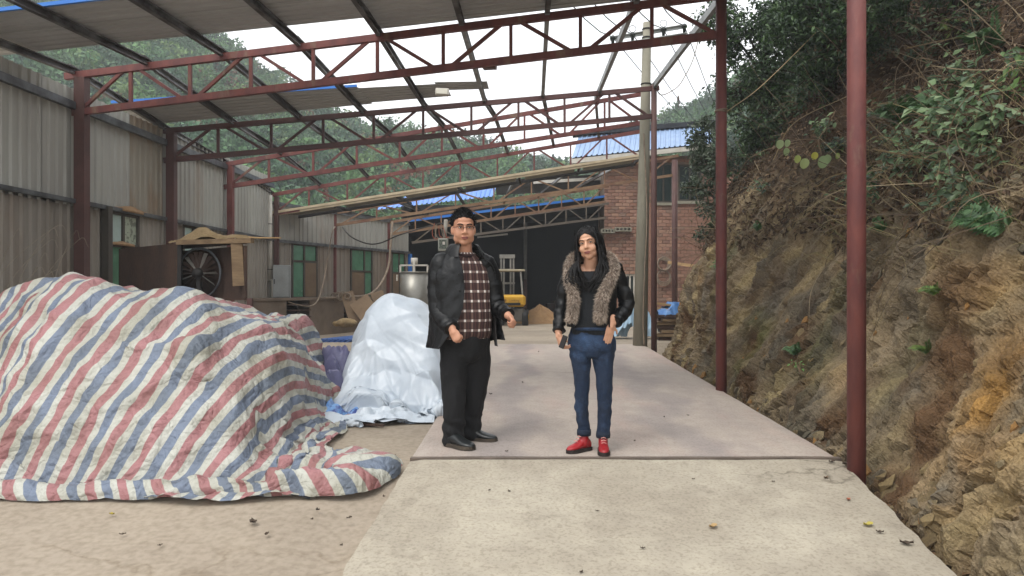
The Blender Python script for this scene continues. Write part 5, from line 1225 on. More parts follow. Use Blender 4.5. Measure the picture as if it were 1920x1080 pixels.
def add_hand(mb, w0, d, n, s=1., curls=(1.2, 1.4, 1.0), thumb=(.6, .6, .35), spread=.0, side=1):
    w0, d = Vector(w0), Vector(d).normalized(); n = Vector(n); n = (n-d*n.dot(d)).normalized(); t = d.cross(n).normalized()*side
    c = w0+d*.05*s; Mx = Matrix((t, d, n)).transposed()
    mb.ell(c, (.041*s, .055*s, .017*s), Mx, 14, 9).ell(c+d*.025*s, (.041*s, .03*s, .016*s), Mx, 14, 9)
    mb.cap_tube([w0-d*.05*s, w0, w0+d*.03*s], [.027*s, .026*s, .029*s], 12)
    for o, ln, r in ((.031, .92, .0088), (.0105, 1.06, .0092), (-.0105, 1.0, .0088), (-.03, .8, .0078)):
        p = w0+d*(.088-.25*abs(o-.005))*s+t*o*s; a = 0; pts = [p-d*.02*s, p]; dirv = d
        for L_, cv in zip((.043*ln, .028*ln, .022*ln), curls):
            a += cv; dirv = (d*math.cos(a)+n*math.sin(a)+t*spread*o*20).normalized(); p = p+dirv*L_*s; pts.append(p)
        mb.cap_tube(pts, [r*1.1*s, r*1.1*s, r*s, r*.95*s, r*.82*s], 8)
    b = w0+d*.028*s+t*.03*s; v1 = (t*thumb[0]+d*thumb[1]+n*thumb[2]).normalized(); e = b+v1*.042*s; v2 = (v1+n*.5+d*.25-t*.25).normalized()
    mb.cap_tube([b-v1*.015*s, b, e, e+v2*.03*s], [.013*s, .013*s, .0105*s, .0085*s], 8)
    return mb
def head(mb, H, R, s, female=False):
    """R: 3x3 with columns right, forward, up"""
    H = Vector(H); L = lambda x, y, z: H+R@Vector((x*s, y*s, z*s)); e = lambda c, r: mb.ell(L(*c), tuple(k*s for k in r), R, 18, 12)
    e((0, -.015, .045), (.076, .096, .084)); jw = .057 if female else .066
    e((0, .012, -.03), (jw if female else .071, .074, .082)); e((0, .043, -.09), (.03, .03, .026) if female else (.036, .034, .028))
    for sx_ in (-1, 1):
        e((sx_*.034, .05, -.03), (.03, .03, .034) if female else (.037, .036, .045)); e((sx_*.041, .02, -.065), (.033, .042, .036) if not female else (.02, .036, .03))
        e((sx_*.032, .071, .011), (.0185, .014, .0085)); e((sx_*.079, -.012, -.008), (.011, .022, .033)); e((sx_*.0125, .094, -.029), (.009, .011, .0075))
    e((0, .07, .034), (.056, .022, .014)); e((0, .052, .06), (.055, .035, .03))
    mb.cap_tube([L(0, .084, .018), L(0, .098, -.005), L(0, .108, -.024)], [.0085*s, .0105*s, .0125*s], 10)
    e((0, .084, -.055), (.025, .011, .0065)); e((0, .084, -.066), (.02, .011, .0075))
def face_parts(H, R, s, parent, female=False):
    H = Vector(H); L = lambda x, y, z: H+R@Vector((x*s, y*s, z*s))
    for sx_ in (-1, 1):
        ew = MB().ell(L(sx_*.032, .0775, .0095), (.0135*s, .0085*s, .0042*s), R, 12, 8).build('eye', eye_w, parent, True)
        MB().ell(L(sx_*.032+.002, .0825, .0095), (.0058*s, .0045*s, .0042*s), R, 10, 8).build('iris', eye_d, ew, True)
        MB().tube(spline([L(sx_*.017, .084, .0105), L(sx_*.027, .0865, .0148), L(sx_*.038, .085, .0148), L(sx_*.048, .077, .010)], 4), [.0016*s]*13, 6).build('eyelid_line', eye_d, parent, True)
        br = .0032 if female else .0042
        MB().tube(spline([L(sx_*.014, .092, .0285), L(sx_*.028, .0925, .034), L(sx_*.043, .086, .0345), L(sx_*.054, .074, .029)], 4), [br*.9*s]+[(br*s*.7, br*s)]*10+[br*.4*s]*2, 6).build('eyebrow', hair_m, parent, True)
    MB().tube(spline([L(-.024, .0855, -.0605), L(-.012, .0935, -.0575), L(0, .0945, -.0585), L(.012, .0935, -.0575), L(.024, .0855, -.0605)], 4), [.001*s]+[(.0035*s, .0045*s)]*15+[.001*s], 8).build('upper_lip', lip_m, parent, True)
    MB().tube(spline([L(-.022, .0855, -.0625), L(-.01, .0925, -.068), L(0, .094, -.0685), L(.01, .0925, -.068), L(.022, .0855, -.0625)], 4), [.001*s]+[(.004*s, .0052*s)]*15+[.001*s], 8).build('lower_lip', lip_m, parent, True)
    MB().tube(spline([L(-.023, .0895, -.062), L(0, .0985, -.0628), L(.023, .0895, -.062)], 5), .0012*s, 5).build('mouth_line', eye_d, parent)
def hair_cap(H, R, s, test, r=(.083, .103, .094), c=(0, -.018, .047), noise=.006, nu=64, nv=44):
    """closed cap of hair on the skull: outer surface, rim and inner surface"""
    L = lambda v: np.array(H)+(np.array(R)@(np.asarray(v).T*s)).T
    th = np.linspace(0.02, math.pi*.86, nv); ph = np.linspace(0, 2*math.pi, nu+1)
    T, Ph = np.meshgrid(th, ph, indexing='ij'); D = np.stack([np.sin(T)*np.cos(Ph), np.sin(T)*np.sin(Ph), np.cos(T)], -1)
    nz = 1+noise/.09*fbm(D[..., 0]*5, D[..., 1]*5, D[..., 2]*5, 4)
    O = D*np.array(r)*nz[..., None]+np.array(c); I = D*np.array(r)*.86+np.array(c)
    keep = test(O[..., 0], O[..., 1], O[..., 2]); f = keep[:-1, :-1] & keep[1:, :-1] & keep[:-1, 1:] & keep[1:, 1:]
    i = np.arange(T.size).reshape(T.shape); q = np.stack([i[:-1, :-1], i[:-1, 1:], i[1:, 1:], i[1:, :-1]], -1)[f]; o = T.size
    # rim
    from collections import Counter
    ec = Counter(); F = [tuple(int(k) for k in x) for x in q]
    for x in F:
        for a, b in zip(x, x[1:]+x[:1]): ec[(min(a, b), max(a, b))] += 1
    rim = [(a, b, b+o, a+o) for (a, b), n in ec.items() if n == 1]
    V = np.concatenate([L(O.reshape(-1, 3)), L(I.reshape(-1, 3))])
    return V, F+[tuple(k+o for k in x[::-1]) for x in F]+rim, O[keep], D[keep]
def strands(O, D, n, ln, wdt, down=0., seed=1, fwd=None):
    r = np.random.default_rng(seed); k = r.integers(0, len(O), n); p = O[k]; d = D[k]+r.normal(size=(n, 3))*.35
    if fwd is not None: d = d+np.asarray(fwd)
    d[:, 2] -= down; d /= np.linalg.norm(d, axis=1)[:, None]; s = np.cross(d, r.normal(size=(n, 3))); s /= np.linalg.norm(s, axis=1)[:, None]; L = ln*r.uniform(.5, 1.2, n)[:, None]
    V = np.stack([p-s*wdt, p+s*wdt, p+d*L], 1).reshape(-1, 3); return V, [tuple(x) for x in np.arange(n*3).reshape(n, 3)]
def clean_cap(V, F):
    used = sorted({i for f in F for i in f}); mp_ = {k: j for j, k in enumerate(used)}; return V[used], [tuple(mp_[i] for i in f) for f in F]
def shoe(heel, toe, hw, h, zg, n=20):
    heel, toe = Vector(heel), Vector(toe); heel.z = toe.z = zg; d = (toe-heel); Ln = d.length; d.normalize(); x = Vector((d.y, -d.x, 0)); up = Vector((0, 0, 1))
    up_p = []; prof = [(0, .55, .62, .0), (.04, .8, .8, 0), (.15, .95, 1, 0), (.3, .92, 1.02, 0), (.45, .95, .85, 0), (.6, 1.08, .62, 0), (.75, 1.1, .5, 0), (.88, .92, .42, 0), (.96, .6, .32, 0), (1, .25, .2, 0)]
    R = []
    for t, wv, hv, _ in prof: R.append((heel+d*(Ln*t)+up*(.022+h*hv*.5-.01), x*(hw*wv), up*(h*hv*.5)))
    sole = [(heel+d*(Ln*t)+up*.013, x*(hw*wv*1.08+.002), up*.013) for t, wv, hv, _ in prof]
    return R, sole
def sole_mesh(sole, n=16):
    # flat prism following the outline
    Lp = [c-ax for c, ax, ay in sole]+[c+ax for c, ax, ay in sole[::-1]]; k = len(Lp); lo = [p-Vector((0, 0, .0125)) for p in Lp]; hi = [p+Vector((0, 0, .012)) for p in Lp]
    return MB().add(lo+hi, [tuple(range(k-1, -1, -1)), tuple(range(k, 2*k))]+[(i, (i+1) % k, k+(i+1) % k, k+i) for i in range(k)])

# ---------------------------- the man
def build_man():
    Y0 = 5.38; a = math.radians(25); nf = (math.sin(a), -math.cos(a), 0); sd = (math.cos(a), math.sin(a), 0); nF, sD = Vector(nf), Vector(sd)
    root = thing('person', P(868, 838, Y0), 'person in open black leather jacket, plaid shirt and glasses on the deck', 'person'); root.location.z = g(Y0)
    yaw = math.radians(12); Rm = Matrix(((math.cos(yaw), math.sin(yaw), 0), (math.sin(yaw), -math.cos(yaw), 0), (0, 0, 1)))
    tilt = Matrix.Rotation(math.radians(3), 3, 'X'); Rm = tilt@Rm
    H = P(869, 430, 5.35); s = 1.0
    mb = MB(); head(mb, H, Rm, s)
    nk = P(869, 478, 5.40); mb.cap_tube([H+Rm@Vector((0, -.02, -.05)), H+Rm@Vector((0, -.02, -.1)), nk, nk-Vector((0, 0, .08))], [.058, .06, .068, .08], 18)
    def C(px, py, Y=Y0+.02): return P(px, py, Y)
    mb.rings([(C(869, y), sD*rx, nF*ry) for y, rx, ry in ((482, .1, .07), (500, .17, .09), (540, .17, .1), (590, .165, .12), (640, .15, .11), (655, .1, .08))], 24)
    rarm = [P(827, 500, 5.34), P(822, 540, 5.33), P(823, 582, 5.30), P(837, 605, 5.22), P(848, 617, 5.15)]; larm = [P(911, 500, 5.45), P(924, 535, 5.46), P(930, 572, 5.44), P(942, 584, 5.37), P(952, 591, 5.30)]
    mb.cap_tube([C(850, 500)]+rarm, [.06, .05, .045, .042, .036, .03], 14); mb.cap_tube([C(890, 500)]+larm, [.06, .05, .045, .042, .036, .03], 14)
    rleg = [P(853, 645, 5.38), P(851, 700, 5.36), P(851, 738, 5.33), P(850, 780, 5.32), P(850, 818, 5.32)]; lleg = [P(893, 645, 5.44), P(893, 700, 5.46), P(889, 740, 5.48), P(885, 775, 5.5), P(883, 808, 5.5)]
    for lg in (rleg, lleg): mb.cap_tube([C(872, 640)]+lg, [.09, .085, .075, .06, .05, .045], 14)
    add_hand(mb, rarm[-1]+(rarm[-1]-rarm[-2])*.1, Vector((.45, -.3, -.85)), Vector((.35, .85, -.2)), .88, (1.25, 1.5, 1.1), (.3, .7, .7), side=-1)
    add_hand(mb, larm[-1]+(larm[-1]-larm[-2])*.15, Vector((.5, -.6, -.5)), Vector((-.5, -.25, -.75)), .88, (1.1, 1.5, 1.1), (.2, .9, .5), side=1)
    body = link('body', remesh(mb, .005, 4), skin_m, root)
    face_parts(H, Rm, s, root)
    # hair
    test = lambda x, y, z: np.where(y > .03, z > .072+.25*np.abs(x)*0+.01*np.cos(x*30), np.where(y > -.03, z > -.0+.6*(y+.03), z > -.06))
    V, F, O, D = hair_cap(H, Rm, s, test, r=(.086, .106, .095), noise=.008); V, F = clean_cap(V, F)
    Lw = lambda v: np.array(H)+(np.array(Rm)@(v.T*s)).T
    top = O[:, 2] > .03
    SV, SF = strands(Lw(O[top]), (np.array(Rm)@D[top].T).T, 2600, .022, .0016, -.5, 5)
    person_mesh('hair', [(V, F), (SV, SF)], hair_m, root)
    # glasses
    L = lambda x, y, z: H+Rm@Vector((x, y, z)); gm = mat('spectacle_frame', '2a2422', None, rough=.3, metal=.5)
    gl = MB()
    for sx_ in (-1, 1):
        pts = [L(sx_*.034+dx*.024, .101-abs(sx_*.034+dx*.024)*.12, .006+dz*.0135) for dx, dz in ((-1, .6), (-.7, 1), (.7, 1), (1, .6), (1, -.6), (.7, -1), (-.7, -1), (-1, -.6), (-1, .6))]
        gl.tube(pts[:5], .0021, 6); gl.tube(pts[4:], .0009, 5)
        gl.tube([L(sx_*.058, .094, .012), L(sx_*.075, .06, .012), L(sx_*.083, -.01, .01)], .0017, 6)
    gl.tube([L(-.01, .1, .01), L(0, .103, .012), L(.01, .1, .01)], .0014, 6)
    go = gl.build('glasses', gm, root, True)
    # shirt with a plaid of its own
    rows = [(C(869, y, 5.40), rx, ry, -180, 180, 0) for y, rx, ry in ((474, .075, .075), (480, .105, .088), (488, .16, .1), (505, .19, .12), (530, .195, .135), (560, .195, .15), (590, .198, .165), (612, .195, .165), (628, .19, .158), (634, .18, .14))]
    V, UVs = shell(rows, nf, sd, 44, 64, .006, 2.)
    pm = bpy.data.materials.new('plaid_cloth'); pm.use_nodes = True; N, Lk, b = nodes_of(pm); b.inputs['Roughness'].default_value = .9
    uv = N.new('ShaderNodeUVMap'); uv.uv_map = 'UVMap'; sp = N.new('ShaderNodeSeparateXYZ'); Lk.new(uv.outputs[0], sp.inputs[0])
    def band(sock, per, wdt, off):
        m1 = N.new('ShaderNodeMath'); m1.operation = 'MULTIPLY_ADD'; m1.inputs[1].default_value = 1/per; m1.inputs[2].default_value = off; f = N.new('ShaderNodeMath'); f.operation = 'FRACT'; c = N.new('ShaderNodeMath'); c.operation = 'LESS_THAN'; c.inputs[1].default_value = wdt
        Lk.new(sock, m1.inputs[0]); Lk.new(m1.outputs[0], f.inputs[0]); Lk.new(f.outputs[0], c.inputs[0]); return c.outputs[0]
    hb = band(sp.outputs[1], .069, .24, .1); vb = band(sp.outputs[0], .052, .26, .0); vb2 = band(sp.outputs[0], .052, .1, .5)
    def mix(f, c1, c2, lf=None):
        x = N.new('ShaderNodeMix'); x.data_type = 'RGBA'
        Lk.new(f, x.inputs[0])
        for k, c in ((6, c1), (7, c2)):
            if hasattr(c, 'is_linked'): Lk.new(c, x.inputs[k])
            else: x.inputs[k].default_value = hx(c)
        return x.outputs[2]
    base = mix(vb, '301b19', '5f4a42'); base = mix(vb2, base, '4a2c28')
    hcol = mix(vb, '6c5a54', 'd8d2cc'); cc = mix(hb, base, hcol); Lk.new(cc, b.inputs['Base Color'])
    link('shirt', grid_mesh('shirt', V, UVs), pm, root)
    MB().ring(C(870, 476, 5.375), (.15, -.25, 1), .068, .011, 24, 8).build('neckband', mat('maroon_knit', '2c1718', '231213', 20, .9), root, True)
    # trousers
    tm = MB(); tm.cap_tube([C(872, 632)]+rleg[:1]+rleg[1:], [.13, .112, .1, .085, .077, .074], 18); tm.cap_tube([C(872, 632)]+lleg, [.13, .112, .1, .085, .074, .07], 18)
    tm.rings([(C(872, y), sD*rx, nF*ry) for y, rx, ry in ((612, .175, .135), (628, .183, .14), (645, .185, .14), (665, .17, .13), (678, .1, .1))], 28)
    tm.cap_tube([rleg[-1]-Vector((0, 0, -.03)), rleg[-1]-Vector((0, 0, .03))], [.072, .076], 16); tm.cap_tube([lleg[-1]-Vector((0, 0, -.03)), lleg[-1]-Vector((0, 0, .03))], [.07, .072], 16)
    me = displace(remesh(tm, .01, 4), lambda c: .011*fbm(c[:, 0]*9, c[:, 1]*9, c[:, 2]*5, 3)+.007*np.sin(c[:, 2]*42+c[:, 0]*22)*np.clip(fbm(c[:, 0]*4, c[:, 1]*4, c[:, 2]*4+7, 2), 0, 1)+.006*np.sin(c[:, 2]*60+c[:, 0]*30)*(c[:, 2] < .2))
    link('trousers', me, black_cloth, root)
    # shoes
    shm = mat('black_shoe_leather', '17191a', '1f2223', 8, .32, .08, 50, spec=.5); slm = mat('dusty_sole', '3b342c', '4b4238', 8, .9)
    for heel, toe in ((P(838, 834, 5.33), P(888, 843, 5.15)), (P(868, 826, 5.52), P(932, 824, 5.44))):
        R, so = shoe(heel, toe, .046, .088, g(Y0)); sh = MB().rings(R, 20).build('shoe', shm, root, True); sole_mesh(so).build('sole', slm, sh)
    # jacket: body shell, sleeves, collar
    j = [(470, .088, .088, 40, 320, 0), (477, .115, .1, 36, 326, 0), (484, .165, .115, 36, 336, 0), (496, .205, .135, 46, 342, .02), (515, .222, .155, 54, 346, .04), (545, .228, .168, 60, 347, .05), (575, .232, .178, 63, 344, .06), (605, .238, .185, 63, 334, .08), (630, .245, .19, 62, 322, .12), (650, .25, .195, 61, 310, .14)]
    rows = [(C(869, y+(0 if y < 600 else 0), 5.40), rx, ry, p0, p1, fl) for y, rx, ry, p0, p1, fl in j]
    V, _ = shell(rows, nf, sd, 54, 72, .011, 5.)
    V[..., 2] += (np.linspace(0, 1, 54)**3)[:, None]*(.045*np.clip((V[..., 0]-P(880, 0, 5.4).x)/.2, 0, 1))   # left hem hangs a little higher
    SV, SFq = solid(V, .008)
    parts = [(SV, [tuple(x) for x in SFq])]
    parts.append(mbp(sleeve([P(846, 488, 5.38)]+rarm, [.07, .083, .078, .072, .063, .055], 20, .008, 1.))); parts.append(mbp(sleeve([P(892, 486, 5.42)]+larm, [.07, .08, .072, .064, .056, .049], 20, .008, 6.)))
    jk = person_mesh('jacket', parts, leather, root)
    cr = [(463, .078, .078, 32, 328, 0), (459, .086, .086, 31, 329, 0), (462, .104, .1, 30, 330, .1), (472, .124, .11, 30, 330, .12), (484, .14, .12, 29, 331, .15)]
    V, _ = shell([(C(869, y, 5.395), rx, ry, p0, p1, fl) for y, rx, ry, p0, p1, fl in cr], nf, sd, 18, 50, .003, 3.); SV, SFq = solid(V, .006)
    person_mesh('collar', [(SV, [tuple(x) for x in SFq])], leather, jk)
    # grey lining on the open left front
    jl = [(y, rx-.012, ry-.012, p0+1.5, p0+26, fl*1.0) for y, rx, ry, p0, p1, fl in j if y > 500]
    V, _ = shell([(C(869, y, 5.40), rx, ry, p0, p1, 0) for y, rx, ry, p0, p1, fl in jl], nf, sd, 24, 10, .006, 5.)
    SV, SFq = solid(V, .004); person_mesh('lining', [(SV, [tuple(x) for x in SFq])], mat('grey_lining', '4a4442', '3c3735', 6, .6), jk)
    for y_ in (518, 556, 594):
        k = min(range(len(rows)), key=lambda i: abs(j[i][0]-y_)); ph = math.radians(j[k][4]-8); c_ = rows[k][0]+nF*(math.cos(ph)*(j[k][2]+.022))+sD*(math.sin(ph)*(j[k][1]+.022))
        MB().ell(c_, (.009, .009, .009), None, 8, 6).build('button', M['black'], jk, True)
    MB().tube([C(872-2, 634, 5.26), C(890, 636, 5.27)], .0, 4) if False else None
    return root
build_man()

# ---------------------------- the woman
def build_woman():
    Y0 = 5.14; a = math.radians(-6); nf = (math.sin(a), -math.cos(a), 0); sd = (math.cos(a), math.sin(a), 0); nF, sD = Vector(nf), Vector(sd)
    root = thing('person', P(1108, 845, Y0), 'person in black jacket with fur collar, blue jeans and red boots', 'person'); root.location.z = g(Y0)
    yaw = math.radians(-15); Rm = Matrix(((math.cos(yaw), math.sin(yaw), 0), (math.sin(yaw), -math.cos(yaw), 0), (0, 0, 1)))
    Rm = Matrix.Rotation(math.radians(-9), 3, 'Y')@Matrix.Rotation(math.radians(-2), 3, 'X')@Rm
    H = P(1103, 459, 5.10); s = .89
    def C(px, py, Y=Y0+.02): return P(px, py, Y)
    mb = MB(); head(mb, H, Rm, s, True); nk = P(1107, 503, 5.15)
    mb.cap_tube([H+Rm@Vector((0, -.02, -.05)), H+Rm@Vector((0, -.02, -.09)), nk, nk-Vector((0, 0, .08))], [.047, .047, .052, .07], 16)
    mb.rings([(C(1110, y), sD*rx, nF*ry) for y, rx, ry in ((503, .09, .05), (515, .14, .07), (550, .14, .085), (590, .12, .085), (625, .14, .1), (650, .1, .08))], 24)
    rarm = [P(1074, 506, 5.18), P(1060, 540, 5.2), P(1053, 575, 5.2), P(1050, 600, 5.16), P(1047, 622, 5.11)]; larm = [P(1152, 506, 5.18), P(1166, 540, 5.2), P(1175, 572, 5.19), P(1162, 595, 5.11), P(1150, 605, 5.05)]
    mb.cap_tube([C(1095, 508)]+rarm, [.05, .04, .036, .033, .029, .025], 12); mb.cap_tube([C(1130, 508)]+larm, [.05, .04, .036, .033, .029, .025], 12)
    rleg = [P(1086, 640, 5.15), P(1088, 668, 5.14), P(1091, 710, 5.13), P(1091, 770, 5.15), P(1095, 808, 5.16)]; lleg = [P(1131, 640, 5.15), P(1131, 668, 5.13), P(1133, 710, 5.11), P(1134, 770, 5.12), P(1131, 812, 5.12)]
    for lg in (rleg, lleg): mb.cap_tube([C(1108, 630)]+lg, [.07, .062, .055, .042, .038, .034], 12)
    add_hand(mb, rarm[-1]+Vector((.0, 0, -.012)), Vector((.2, -.25, -.95)), Vector((.75, .4, .2)), .86, (.55, .9, .6), (-.1, .8, .7), side=1)
    add_hand(mb, larm[-1]+Vector((-.012, -.005, -.005)), Vector((-.22, .02, -.98)), Vector((-.3, .95, 0)), .82, (.1, .12, .1), (.8, .65, .1), side=1)
    link('body', remesh(mb, .0045, 4), skin_w, root)
    face_parts(H, Rm, s, root, True)
    # jeans
    dm = mat('blue_denim', '131f31', '1a2b43', 5, .85, .4, 120, c3='456188', c3lo=.5, c3hi=.8, c3scale=3)
    tm = MB()
    for lg, rr_ in ((rleg, [.086, .073, .056, .047, .043]), (lleg, [.086, .076, .057, .048, .044])): tm.cap_tube([C(1109, 632)]+lg, [.1]+rr_, 18)
    tm.rings([(C(1110, y), sD*rx, nF*ry) for y, rx, ry in ((612, .142, .112), (622, .152, .118), (638, .166, .125), (655, .165, .125), (668, .13, .1))], 28)
    me = displace(remesh(tm, .008, 3), lambda c: .006*fbm(c[:, 0]*14, c[:, 1]*14, c[:, 2]*8, 3)+.0045*np.sin(c[:, 2]*75+c[:, 0]*35)*np.clip(fbm(c[:, 0]*5, c[:, 1]*5, c[:, 2]*5+3, 2)+.25, 0, 1))
    jn = link('jeans', me, dm, root)
    for lg in (rleg, lleg):
        e = lg[-1]; MB().tube([e+Vector((0, 0, .012)), e-Vector((0, 0, .012)), e-Vector((0, 0, .03))], [.048, .05, .048], 20).build('cuff', mat('denim_cuff', '0f1927', '152234', 6, .85), jn, True)
    MB().ring(C(1110, 617, 5.16), (0, .05, 1), .135, .012, 32, 6).build('waistband', dm, jn, True)
    # boots
    rb_ = mat('red_leather', '9c1a20', '87141b', 8, .45, .1, 50, spec=.5); sl = mat('dark_sole', '241d1b', '2f2623', 8, .8); lc = mat('pink_lace', 'c98d85', None, rough=.8)
    for heel, toe, ank in ((P(1106, 834, 5.19), P(1066, 843, 5.07), rleg[-1]), (P(1130, 836, 5.17), P(1133, 852, 4.985), lleg[-1])):
        heel.z = toe.z = g(Y0); R, so = shoe(heel, toe+(toe-heel)*.06, .034, .085, g(Y0)); bm_ = MB().rings(R, 20)
        d = (toe-heel).normalized(); b0_ = heel+d*.055+Vector((0, 0, .05)); bm_.cap_tube([b0_, b0_.lerp(ank, .5)+Vector((0, 0, .01)), ank-Vector((0, 0, .005))], [(.033, .042), (.033, .038), (.034, .037)], 16)
        bo = link('boot', remesh(bm_, .006, 3), rb_, root); sole_mesh(so).build('sole', sl, bo)
        MB().box(heel+d*.03+Vector((0, 0, .012)), (.06, .055, .024), math.atan2(d.y, d.x)).build('heel', sl, bo)
        x = Vector((d.y, -d.x, 0))
        for k in range(4):
            c_ = heel+d*(.13-.017*k)+Vector((0, 0, .075+.014*k)); MB().tube([c_-x*.017, c_+d*.007+Vector((0, 0, .006)), c_+x*.017], .0028, 5).build('lace', lc, bo)
    # dark top
    top_m = mat('charcoal_knit', '1b1e22', '15181b', 12, .9, .3, 90)
    rows = [(C(1110, y, 5.16), rx, ry, -180, 180, 0) for y, rx, ry in ((509, .085, .075), (512, .1, .082), (518, .133, .097), (535, .145, .118), (555, .145, .125), (580, .132, .112), (600, .134, .114), (620, .144, .124), (626, .138, .12))]
    V, UVs = shell(rows, nf, sd, 34, 48, .006, 3.); link('top', grid_mesh('top', V, UVs), top_m, root)
    # jacket shell and sleeves
    j = [(498, .07, .06, 60, 300, 0), (503, .12, .085, 58, 302, 0), (512, .155, .105, 52, 308, 0), (535, .166, .13, 44, 316, .02), (565, .162, .14, 40, 320, .03), (590, .16, .14, 38, 322, .04), (612, .165, .142, 38, 322, .05)]
    V, _ = shell([(C(1110, y, 5.165), rx, ry, p0, p1, fl) for y, rx, ry, p0, p1, fl in j], nf, sd, 36, 56, .007, 8.); SV, SFq = solid(V, .007)
    parts = [(SV, [tuple(x) for x in SFq]), mbp(sleeve([P(1088, 500, 5.18)]+rarm, [.05, .058, .051, .048, .044, .041], 18, .009, 2.)), mbp(sleeve([P(1138, 500, 5.18)]+larm, [.052, .06, .055, .052, .047, .041], 18, .010, 4.))]
    jk = person_mesh('jacket', parts, leather, root)
    # fur collar
    fpts_l = [P(1107, 482, 5.235), P(1090, 480, 5.215), P(1075, 488, 5.15), P(1069, 506, 5.08), P(1070, 530, 5.045), P(1076, 560, 5.03), P(1074, 585, 5.03), P(1070, 602, 5.04)]
    fpts_r = [P(1107, 482, 5.235), P(1126, 478, 5.215), P(1143, 487, 5.15), P(1147, 506, 5.08), P(1139, 530, 5.04), P(1129, 558, 5.02), P(1126, 585, 5.015), P(1125, 602, 5.025)]
    FV, FF, FC = [], [], []; nb_ = 0; r = np.random.default_rng(12)
    fm = MB()
    for pts, rad in ((fpts_l, [.035, .04, .044, .044, .041, .036, .034, .03]), (fpts_r, [.035, .042, .05, .054, .05, .043, .042, .037])):
        sp = spline(pts, 6); rr_ = np.interp(np.linspace(0, len(rad)-1, len(sp)), np.arange(len(rad)), rad); fm.cap_tube(sp, [k*.86 for k in rr_], 12)
        sp_ = np.array([tuple(p) for p in sp]); n = 7000; k = r.integers(0, len(sp)-1, n); f = r.random(n)[:, None]; c = sp_[k]*(1-f)+sp_[k+1]*f; rad_ = rr_[k]
        tang = sp_[k+1]-sp_[k]; tang /= np.linalg.norm(tang, axis=1)[:, None]; d = r.normal(size=(n, 3)); d -= (d*tang).sum(1)[:, None]*tang; d /= np.linalg.norm(d, axis=1)[:, None]
        p = c+d*rad_[:, None]*.8; gd = d*.75+tang*.55+r.normal(size=(n, 3))*.3; gd[:, 2] -= .15; gd /= np.linalg.norm(gd, axis=1)[:, None]
        sw = np.cross(gd, r.normal(size=(n, 3))); sw /= np.linalg.norm(sw, axis=1)[:, None]; Ln = r.uniform(.014, .034, n)[:, None]
        V = np.stack([p-sw*.0016, p+sw*.0016, p+gd*Ln*.6+sw*.0008, p+gd*Ln*.6-sw*.0008], 1); tip = p+gd*Ln; V[:, 2] = tip; V[:, 3] = p+gd*Ln*.5-sw*.0014
        cl = np.array([hx(q)[:3] for q in ('b1a293', '99897b', 'c9bcae', '7d6f63', 'beafa0')]); band_ = (.9+.16*np.sin(k*.7+f[:, 0]*.7+r.normal(size=n)*.8))
        cc = cl[r.integers(0, 5, n)]*band_[:, None]; c4 = np.repeat(cc[:, None], 4, 1); c4[:, 2] *= 1.25
        FV.append(V.reshape(-1, 3)); FF.append(np.arange(n*4).reshape(n, 4)+nb_); nb_ += n*4; FC.append(c4.reshape(-1, 3))
    und = link('fur_collar', displace(remesh(fm, .008, 2), lambda c: .006*fbm(c[:, 0]*30, c[:, 1]*30, c[:, 2]*30, 2)), mat('fur_ground', '6f6257', '5a4e45', 25, 1., .5, 90), root)
    fu = link('fur', np_mesh('fur', np.concatenate(FV), np.concatenate(FF), False, np.concatenate(FC)), colmat('fur_strands', .7, .2), und); fu['kind'] = 'stuff'
    # hair: cap parted in the middle plus long locks over both shoulders
    test = lambda x, y, z: np.where(y > .03, z > .085-.75*np.abs(x), np.where(y > -.0, z > -.06, z > -.09))
    V, F, O, D = hair_cap(H, Rm, s, test, r=(.09, .11, .1), noise=.004); V, F = clean_cap(V, F)
    lk = MB(); Lh = lambda x, y, z: H+Rm@Vector((x*s, y*s, z*s)); rnd = random.Random(4)
    for sx_ in (-1, 1):
        for i in range(54):
            t = i/53; w_ = rnd.uniform(-1, 1)
            p0_ = Lh(sx_*(.006+.04*t), .03-.07*t, .145-.03*t); p1_ = Lh(sx_*(.07+.025*t), .045-.08*t, .075-.02*t); p2_ = Lh(sx_*(.083+.015*t), .045-.07*t, -.01); p3_ = Lh(sx_*(.085+.016*t), .045-.06*t, -.1)
            if sx_ < 0: e1 = P(1080+w_*9-4*t, 506, 5.045-.02+.05*t); e2 = P(1081+w_*16, 528, 5.02+.03*t+.01*w_); e3 = P(1092+w_*14, 545+rnd.uniform(-14, 6), 5.015+.02*t)
            else: e1 = P(1129+w_*9+3*t, 505, 5.045-.02+.05*t); e2 = P(1124+w_*14, 526, 5.015+.03*t+.01*w_); e3 = P(1108+w_*14, 543+rnd.uniform(-16, 6), 5.01+.02*t)
            j_ = Vector((rnd.uniform(-.022, .022), rnd.uniform(-.012, .01), 0)); e1 = e1+Vector((rnd.uniform(-.012, .012), 0, 0))
            lk.tube(spline([p0_, p1_, p2_, p3_, e1, e2+j_, e3], 5), list(np.interp(np.linspace(0, 1, 31), [0, .15, .6, .85, 1], [.006, .0085, .0105, .0095, .0015])), 7)
        for i in range(14):   # back hair
            t = i/13; p0_ = Lh(sx_*.03, -.05, .14); p1_ = Lh(sx_*(.09-.03*t), -.05-.05*t, .05); p2_ = Lh(sx_*(.1-.05*t), -.06-.05*t, -.06); e_ = P(1107+sx_*(30-18*t), 515+rnd.uniform(-8, 12), 5.21+.04*t)
            lk.tube(spline([p0_, p1_, p2_, e_], 5), list(np.interp(np.linspace(0, 1, 16), [0, .3, .8, 1], [.01, .018, .018, .004])), 7)
